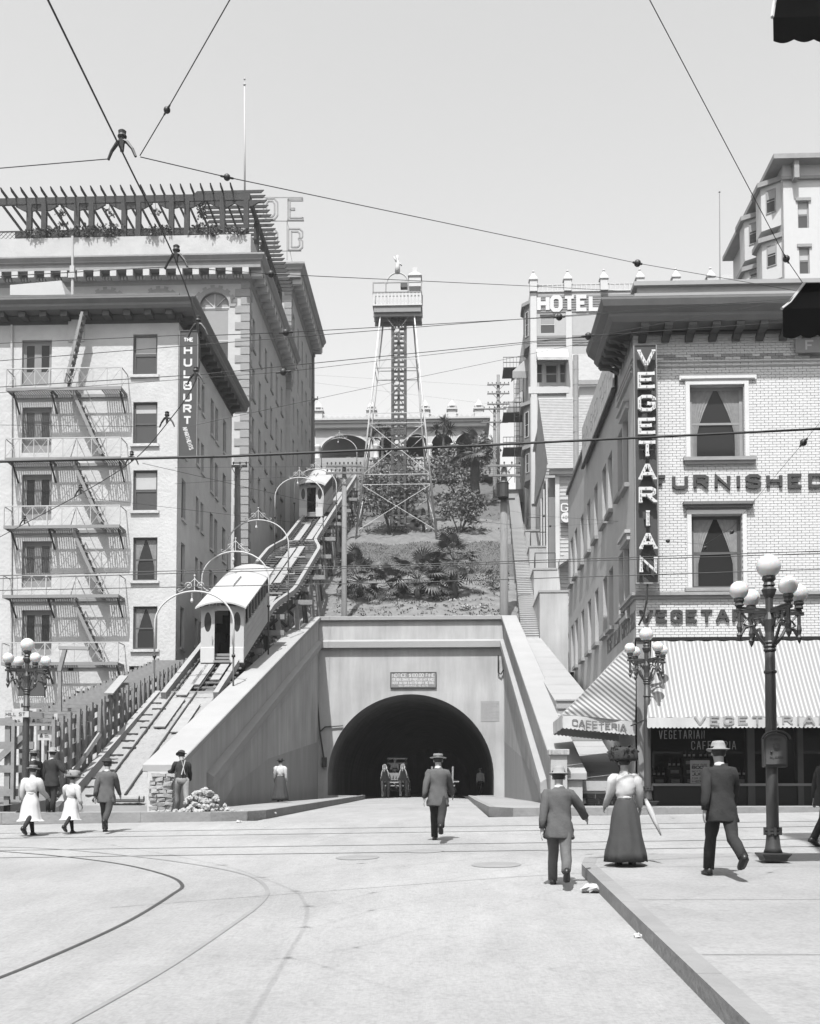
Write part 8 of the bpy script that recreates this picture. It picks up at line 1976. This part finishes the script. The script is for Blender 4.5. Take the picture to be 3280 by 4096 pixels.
for i, x_ in enumerate(hx):
    t = thing('horse', ['left horse of the wagon pair, with white blaze and harness', 'right horse of the wagon pair, in harness'][i], 'horse', (x_, Yw + .8, zg(x_, Yw + .8) - .01), 'pair of horses drawing the wagon', math.pi)
    o = bpy.data.objects.new('body', hm); COL.objects.link(o); o.parent = t
    def hb_(mb, nm, m_): o = bpy.data.objects.new(nm, mb.mesh(nm, m_)); COL.objects.link(o); o.parent = t
    q = MB(); q.tube([V(.2 * math.cos(a), .8 + .08 * math.sin(a), 1.33 + .36 * math.sin(a)) for a in [2*math.pi*k/16 for k in range(17)]], .045, 6); hb_(q, 'collar', 'cream_paint')
    for sx in (-1, 1): q = MB(); q.tube([V(sx * .26, .75, 1.2), V(sx * .3, .2, 1.1), V(sx * .3, -.7, .95)], .03, 5); hb_(q, 'trace', 'stone')
    q = MB(); q.tube([V(-.09, 1.3, 1.9), V(0, 1.28, 1.96), V(.09, 1.3, 1.9), V(.1, 1.4, 1.7), V(0, 1.52, 1.56), V(-.1, 1.4, 1.7), V(-.09, 1.3, 1.9)], .018, 5); hb_(q, 'bridle', 'cream_paint')
    for sx in (-1, 1): q = MB(); q.tube([V(sx * .1, .85, 1.7), V(sx * .1, .82, 1.78)], .025, 5); q.ball((sx * .1, .82, 1.8), .035, 6); hb_(q, 'hame', 'white_paint')
    q = MB(); q.box((-.03, 1.50, 1.55), (.03, 1.57, 1.72)); q.xform(Matrix.Translation((0, -.03, .02))); hb_(q, 'blaze', 'cream_paint')
def wagon(label, xc, yf, seat=True):
    z0 = zg(xc, yf); t = thing('wagon', label, 'wagon', (xc, yf, z0)); g2 = .72
    for y_, r_ in ((yf + .7, .45), (yf + 3.0, .58)):
        for sx in (-1, 1):
            q = MB(); q.tube([V(xc + sx * g2, y_ + r_ * math.cos(a), z0 + r_ + .01 + r_ * math.sin(a)) for a in [2*math.pi*k/24 for k in range(25)]], .035, 6); wh = q.build('wheel', 'wood_dark', t)
            for k in range(12): a = 2*math.pi*k/12; s_ = MB(); s_.bar((xc + sx * g2, y_, z0 + r_ + .01), (xc + sx * g2, y_ + r_ * math.cos(a), z0 + r_ + .01 + r_ * math.sin(a)), .03); s_.build('spoke', 'wood_pale', wh)
            s_ = MB(); s_.tube([V(xc + sx * (g2 - .1), y_, z0 + r_ + .01), V(xc + sx * (g2 + .1), y_, z0 + r_ + .01)], .07, 8); s_.build('hub', 'wood_dark', wh)
        q = MB(); q.bar((xc - g2, y_, z0 + r_), (xc + g2, y_, z0 + r_), .08); q.build('axle', 'iron', t)
    q = MB(); q.box((xc - .65, yf + .2, z0 + .98), (xc + .65, yf + 3.6, z0 + 1.06)); q.build('bed', 'wood_dark', t)
    for sx in (-1, 1): q = MB(); q.box((xc + sx * .65 - .02, yf + .2, z0 + 1.061), (xc + sx * .65 + .02, yf + 3.6, z0 + 1.4)); q.build('side_board', 'wood_dark', t)
    if seat:
        q = MB(); q.box((xc - .62, yf + .5, z0 + 1.75), (xc + .62, yf + .95, z0 + 1.82)); q.build('seat', 'wood_dark', t)
        for z_ in (1.45, 2.05, 2.35): q = MB(); q.box((xc - .62, yf + .96, z0 + z_), (xc + .62, yf + 1.0, z0 + z_ + .1)); q.build('seat_slat', 'wood_pale', t)
        for sx in (-1, 1): q = MB(); q.box((xc + sx * .55 - .03, yf + .9, z0 + 1.06), (xc + sx * .55 + .03, yf + .955, z0 + 2.42)); q.build('seat_post', 'wood_dark', t)
        q = MB(); q.box((xc - .6, yf + .15, z0 + 1.06), (xc + .6, yf + .2, z0 + 1.5)); q.build('dashboard', 'wood_raw', t)
    q = MB(); q.bar((xc, yf + .6, z0 + .6), (xc, yf - 2.3, z0 + .85), .08); q.build('pole', 'wood_pale', t)
    q = MB(); q.bar((xc - .75, yf - .2, z0 + .72), (xc + .75, yf - .2, z0 + .72), .07); q.build('whiffletree', 'wood_pale', t)
    q = MB(); q.bar((xc - .68, yf - 2.4, z0 + .88), (xc + .68, yf - 2.4, z0 + .88), .07); q.build('neck_yoke', 'wood_pale', t)
    return t, z0
wx = sum(hx) / 2; wg, wz = wagon('open wagon with slatted driver seat coming out of the tunnel', wx, Yw + 2.6)
person('driver sitting on the wagon seat in shirt and hat', (wx - .12, Yw + 3.25, wz + 1.82 - .80), math.pi, 1.72, legs=((82, 78), (82, 78)), arms=((30, 8, 45), (30, 8, 45)), lean=2, top='shirt', topm='shade_cloth', legm='suit_dark', hat='slouch', hatm='straw')
wx2 = P(1770, 3195, 66).x; wagon('second wagon with pale stakes behind the walking man', wx2, 66.5, False)
q = MB()
for sx in (-.95, -.85, .85, .92): q.bar((wx2 + sx * .68, 66.4, 3.3), (wx2 + sx * .70, 66.4, 4.2), .05)
q.box((wx2 - .75, 66.3, 3.25), (wx2 + 1.0, 66.38, 3.33)); wst = tag(q.build('stake_rack', 'wood_pale'), 'pale wooden stakes standing on the second wagon', 'stakes')

# ================================================================ RUBBLE, LITTER, NEAR AWNINGS
rp = thing('rubble_heap', 'heap of broken stone and mortar beside the workman', 'rubble', tuple(P(825, 3250, 29.9))); base = P(815, 3252, 29.8); zb_ = street_z(base.x, Y_KERB) + .25
rm = []
for k in range(8):
    q = MB(); q.ball((0, 0, 0), .1, 6); q.v = [tuple(c * rnd.uniform(.7, 1.25) for c in p) for p in q.v]; rm.append(q.mesh('lump', 'rubble'))
for k in range(230):
    a = rnd.uniform(0, 6.3); d = abs(rnd.gauss(0, .36)); x_ = base.x + math.cos(a) * d * 1.25; y_ = base.y + math.sin(a) * d * .7; hmax = max(0, .62 - ((x_ - base.x) ** 2 / 1.0 + (y_ - base.y) ** 2 / .4) * 1.3)
    inst('lump', rnd.choice(rm), rp, (x_, y_, zb_ + rnd.uniform(0, hmax)), rot=(rnd.uniform(0, 6), rnd.uniform(0, 6), rnd.uniform(0, 6)), scale=rnd.uniform(.4, 1.0))
for i, (x, y, s) in enumerate(((2365, 3570, .13), (2555, 3750, .05), (955, 3290, .07), (1100, 3255, .05))):
    p = G(x, y); t = thing('paper_scrap', ['crumpled white paper at the kerb corner', 'white scrap in the gutter of the near kerb', 'pale scrap by the left kerb corner', 'small scrap along the left kerb'][i], 'litter', tuple(p)); q = MB(); q.ball(p + V(0, 0, s * .35), s, 10, .5); q.v = [(v[0] + rnd.uniform(-.3, .3) * s, v[1] + rnd.uniform(-.3, .3) * s, max(p.z + .001, v[2] + rnd.uniform(-.2, .2) * s)) for v in q.v]; q.build('paper', 'paper', t)
for i, (x, y, w_, d_) in enumerate(((1430, 3431, .38, .22), (1700, 3405, .34, .2), (1985, 3460, .4, .24))):
    p = G(x, y); q = MB(); n_ = 24; q.poly([V(p.x + w_ * math.cos(2*math.pi*k/n_), p.y + w_ * math.sin(2*math.pi*k/n_), 0) for k in range(n_)]); q.v = [(v[0], v[1], street_z(v[0], v[1]) + .007) for v in q.v]; tag(q.build('manhole_cover', 'kerbstone'), ['round manhole cover left of the walking man', 'round manhole cover nearest the far tram rail', 'round manhole cover right of the road middle'][i], 'manhole cover', 'manhole covers')
def near_awning(label, pts_px, Y, depth):
    t = thing('awning', label, 'awning', tuple(P(*pts_px[0], Y)), 'dark awnings at the right edge'); a, c = P(*pts_px[0], Y), P(*pts_px[1], Y); top = P(*pts_px[2], Y + .0) + V(0, depth, 0)
    q = MB(); q.grid(lambda u, v: (V(a.x + 2.2 * u, a.y, a.z).lerp(V(top.x + 2.2 * u, top.y, top.z), v)) + V(0, 0, -.05 * math.sin(math.pi * v)), 10, 8); q.build('canopy', 'canvas_dark', t)
    q = MB(); q.poly([a, top, V(top.x, top.y, a.z)]); q.build('cheek', 'canvas_dark', t)
    valance('valance', a, V(a.x + 2.2, a.y, a.z), a.z - c.z, 1, (0, -1, 0), t, 'canvas_dark', .2, .02)
    q = MB(); q.tube([a + V(-.01, -.005, 0), a.lerp(top, .4) + V(-.02, 0, -.05), top], .02, 5); q.build('frame_edge', 'cream_paint', t)
near_awning('upper dark scalloped awning cut by the right edge of view', [(3092, 70), (3092, 165), (3150, -180)], 12.0, .3)
near_awning('lower dark scalloped awning cut by the right edge of view', [(3130, 1235), (3130, 1345), (3250, 1085)], 13.0, .3)
# facade of the near corner house carrying those awnings, outside the picture
nx = P(3330, 500, 13.6).x + .3
nbld = thing('near_corner_building', 'pale wall of the near right corner building at the edge of view', 'building', (nx + 2, 12, .9)); q = MB(); q.box((nx, 4.5, .5), (nx + 9, 13.6, 17)); q.build('wall', 'brick_side', nbld); q = MB(); q.box((nx - .3, 4.2, 17), (nx + 9, 13.9, 17.6)); q.build('cornice', 'cornice_mid', nbld)

# ================================================================ OVERHEAD WIRES
def sag(a, c, s_, n_=14): return [a.lerp(c, k / n_) + V(0, 0, -s_ * 4 * (k / n_) * (1 - k / n_)) for k in range(n_ + 1)]
def wire(label, pts, r, balls=(), s_=.0, m_='iron'):
    """pts: (x, y, distance) in the photograph; balls: fractions of the run that carry a strain insulator"""
    ps = [P(*p) for p in pts]; line = []; r = r * 0.5
    for i in range(len(ps) - 1): line += sag(ps[i], ps[i + 1], s_)[(1 if i else 0):]
    t = thing('overhead_wire', label, 'wire', tuple(line[0]), 'overhead wires'); q = MB(); q.tube(line, r, 5); q.build('strand', m_, t)
    for (bx_, by_, bY) in balls:
        c = P(bx_, by_, bY); q = MB(); rb_ = (14.5 if bY < 20 else 8.5 if bY < 30 else 5) / 4400 * bY; q.ball(c, rb_, 12); q.build('ball_insulator', 'iron', t, smooth=True)
        d = (line[-1] - line[0]).normalized(); q = MB(); q.tube([c - d * rb_ * 2.2, c - d * rb_ * .8], rb_ * .3, 6); q.tube([c + d * rb_ * .8, c + d * rb_ * 2.2], rb_ * .3, 6); q.build('insulator_clamp', 'iron', t)
    return t
# the curved trolley wire with its hangers
hpx = [(488, 606), (705, 1050), (792, 1325), (783, 1520), (668, 1693), (527, 1846), (322, 1975), (98, 2095)]
hp3 = [G(x, y, 6.0) for x, y in hpx]
far0 = G(40, -200, 6.0)
tw = thing('trolley_wire', 'dark curved trolley wire on hangers sweeping left over the crossing', 'wire', tuple(hp3[3]), 'overhead wires')
q = MB(); q.tube(bez([hp3[0] + (hp3[0] - hp3[1]) * 3.0] + hp3 + [hp3[-1] + (hp3[-1] - hp3[-2]) * 2.0], 90), .0065, 6); q.build('strand', 'iron', tw)
for i, p in enumerate(hp3):
    s_ = .52; q = MB(); ax = V(1, -.15, 0).normalized()
    q.tube([p + ax * (.19 * s_ * c) + V(0, 0, z * s_) for c, z in ((-1, -.09), (-.75, .02), (-.35, .12), (0, .15), (.35, .12), (.75, .02), (1, -.09))], [.009, .011, .014, .017, .014, .011, .009], 6); q.lathe(p + V(0, 0, .17 * s_), [(.024, 0), (.032, .015), (.024, .03), (.028, .05), (.015, .06)], 10); q.tube([p + V(0, 0, .0), p + V(0, 0, .09)], [.013, .022], 8); q.build('hanger', 'iron', tw)
def D(x, y, h=6.0): return G(x, y, h).y
y1, y2, y3 = hp3[0].y, hp3[1].y, hp3[2].y
wire('thin span wire from the first trolley hanger off to the left', [(-60, 678, y1 + .3), (430, 636, y1)], .007)
wire('long span wire from first trolley hanger across the sky to the right', [(562, 628, y1), (905, 708, y1 + .5), (2550, 1053, 13.5), (3340, 1190, 15)], .007, [(908, 709, y1 + .5), (2550, 1053, 13.5)])
wire('span wire rising from the first trolley hanger to the top', [(560, 622, y1), (668, 440, y1 - .4), (1010, -160, y1 - 1.5)], .007, [(668, 440, y1 - .4)])
wire('slanting guy wire at the upper right', [(2520, -150, 8.0), (3145, 1035, 11.5), (3210, 1130, 12)], .008, [(3145, 1035, 11.5)])
wire('span wire from the second trolley hanger to the left', [(-60, 1109, y2 + .6), (660, 1068, y2)], .007)
wire('span wire from second trolley hanger past the hotel cornice', [(752, 1072, y2), (1084, 1096, y2 + 1), (2200, 1148, 14), (2500, 1165, 15)], .007, [(1084, 1096, y2 + 1)])
wire('span wire from the third trolley hanger to the left', [(-60, 1376, y3 + .8), (745, 1340, y3)], .007)
wire('span wire crossing the tower below its platform', [(835, 1342, y3), (1143, 1330, y3 + 1), (2237, 1268, 15), (3340, 1190, 17)], .008, [(1143, 1330, y3 + 1), (2237, 1268, 15)])
wire('upper feeder wire running from the left house to the right cornice', [(-60, 1448, 12), (1900, 1290, 15), (3340, 1182, 17.5)], .009)
wire('feeder wire with strain ball before the right cornice', [(-60, 1552, 12), (800, 1498, 13), (2353, 1344, 16.5), (3340, 1275, 18)], .010, [(2353, 1344, 16.5)])
wire('thin wire rising from the left past the tower to the cornice', [(-60, 1575, 13), (1133, 1488, 14.5), (2400, 1340, 17), (3080, 1215, 18)], .007, [(1133, 1488, 14.5)])
wire('thin wire climbing from the left hotel to the right cornice', [(760, 1705, 15), (1500, 1545, 16), (2560, 1325, 17.5)], .006)
wire('thick black feeder cable crossing the whole view', [(-60, 1848, 11), (900, 1826, 12), (1900, 1783, 13.2), (3340, 1713, 14.5)], .032)
wire('span wire from fourth trolley hanger to the left', [(-60, 1699, hp3[4].y + 1), (640, 1708, hp3[4].y)], .006)
wire('wire slanting from sixth trolley hanger past the hill pole', [(570, 1853, hp3[5].y), (1250, 2010, 22), (2050, 2100, 27)], .007, [])
wire('wire slanting across the lower stucco windows', [(340, 1990, hp3[6].y), (1180, 2090, 22), (1450, 2120, 24)], .006)
wire('front trolley wire of the pair along the cross street', [(-20, 2303, 20.5), (1640, 2258, 20.5), (3300, 2204, 20.4)], .016)
wire('second trolley wire close below the front one', [(-20, 2315, 20.8), (1640, 2266, 20.8), (3300, 2213, 20.7)], .016)
wire('far trolley wire along the cross street', [(-20, 2362, 25.0), (1640, 2330, 24.9), (3300, 2276, 24.8)], .02)
wire('span wire slung from the right corner to trolley wires', [(3300, 1665, 17), (3214, 1770, 18), (2928, 2110, 21), (2820, 2178, 22)], .007, [(3214, 1770, 18), (2928, 2128, 21), (2820, 2192, 22)])
wire('span wire from the trolley wires to the vertical sign', [(2820, 2178, 22), (2672, 2164, 24), (2575, 2142, 29)], .006, [(2672, 2164, 24)])
wire('wire from the transformer pole past the house sign to the brick wall', [(2016, 2040, 66), (2175, 2064, 52), (2530, 2090, 32)], .010, [(2175, 2064, 52)])
wire('lower wire from the transformer pole to the brick wall', [(2016, 2115, 66), (2200, 2105, 52), (2530, 2088, 32)], .009, [(2201, 2104, 52)])
for i, (ya, yb_, dx) in enumerate(((1866, 1872, 0), (1868, 1880, 30), (1892, 1905, -20), (1894, 1912, 20), (1870, 1890, -40))):
    wire('utility wire between the two hill poles, number %s from the top' % ('one', 'two', 'three', 'four', 'five')[i], [(1377 + dx, ya, 66), (1700, (ya + yb_) / 2 + 14, 66), (2016 + dx, yb_, 66)], .012)
for i, (x0, y0, x1, y1_) in enumerate(((1377, 1866, 700, 1870), (1377, 1894, 700, 1935), (1993, 1545, 1252, 1500), (1993, 1620, 1252, 1530))):
    wire(['wire from left hill pole to the stucco house', 'lower wire from left hill pole to the stucco house', 'far wire from tall pole across to the hotel wing', 'second far wire from tall pole across to the hotel wing'][i], [(x0, y0, 66 if i < 2 else 107), (x1, y1_, 46 if i < 2 else 101)], .012)
# ================================================================ HAZE: thin dusty air round the whole place
hz = MB(); hz.box((-320, -40, -8), (320, 425, 75)); ho = hz.build('haze', 'white_paint'); ho['kind'] = 'stuff'; ho['label'] = 'thin dusty summer haze in the air'
hm_ = bpy.data.materials.new('haze_air'); hm_.use_nodes = True; nt = hm_.node_tree; nt.nodes.remove(nt.nodes['Principled BSDF'])
pvn = nt.nodes.new('ShaderNodeVolumePrincipled'); pvn.inputs['Color'].default_value = (.9, .9, .9, 1); pvn.inputs['Density'].default_value = 0.00032; pvn.inputs['Anisotropy'].default_value = 0.2
nt.links.new(pvn.outputs[0], nt.nodes['Material Output'].inputs['Volume']); ho.data.materials.clear(); ho.data.materials.append(hm_)
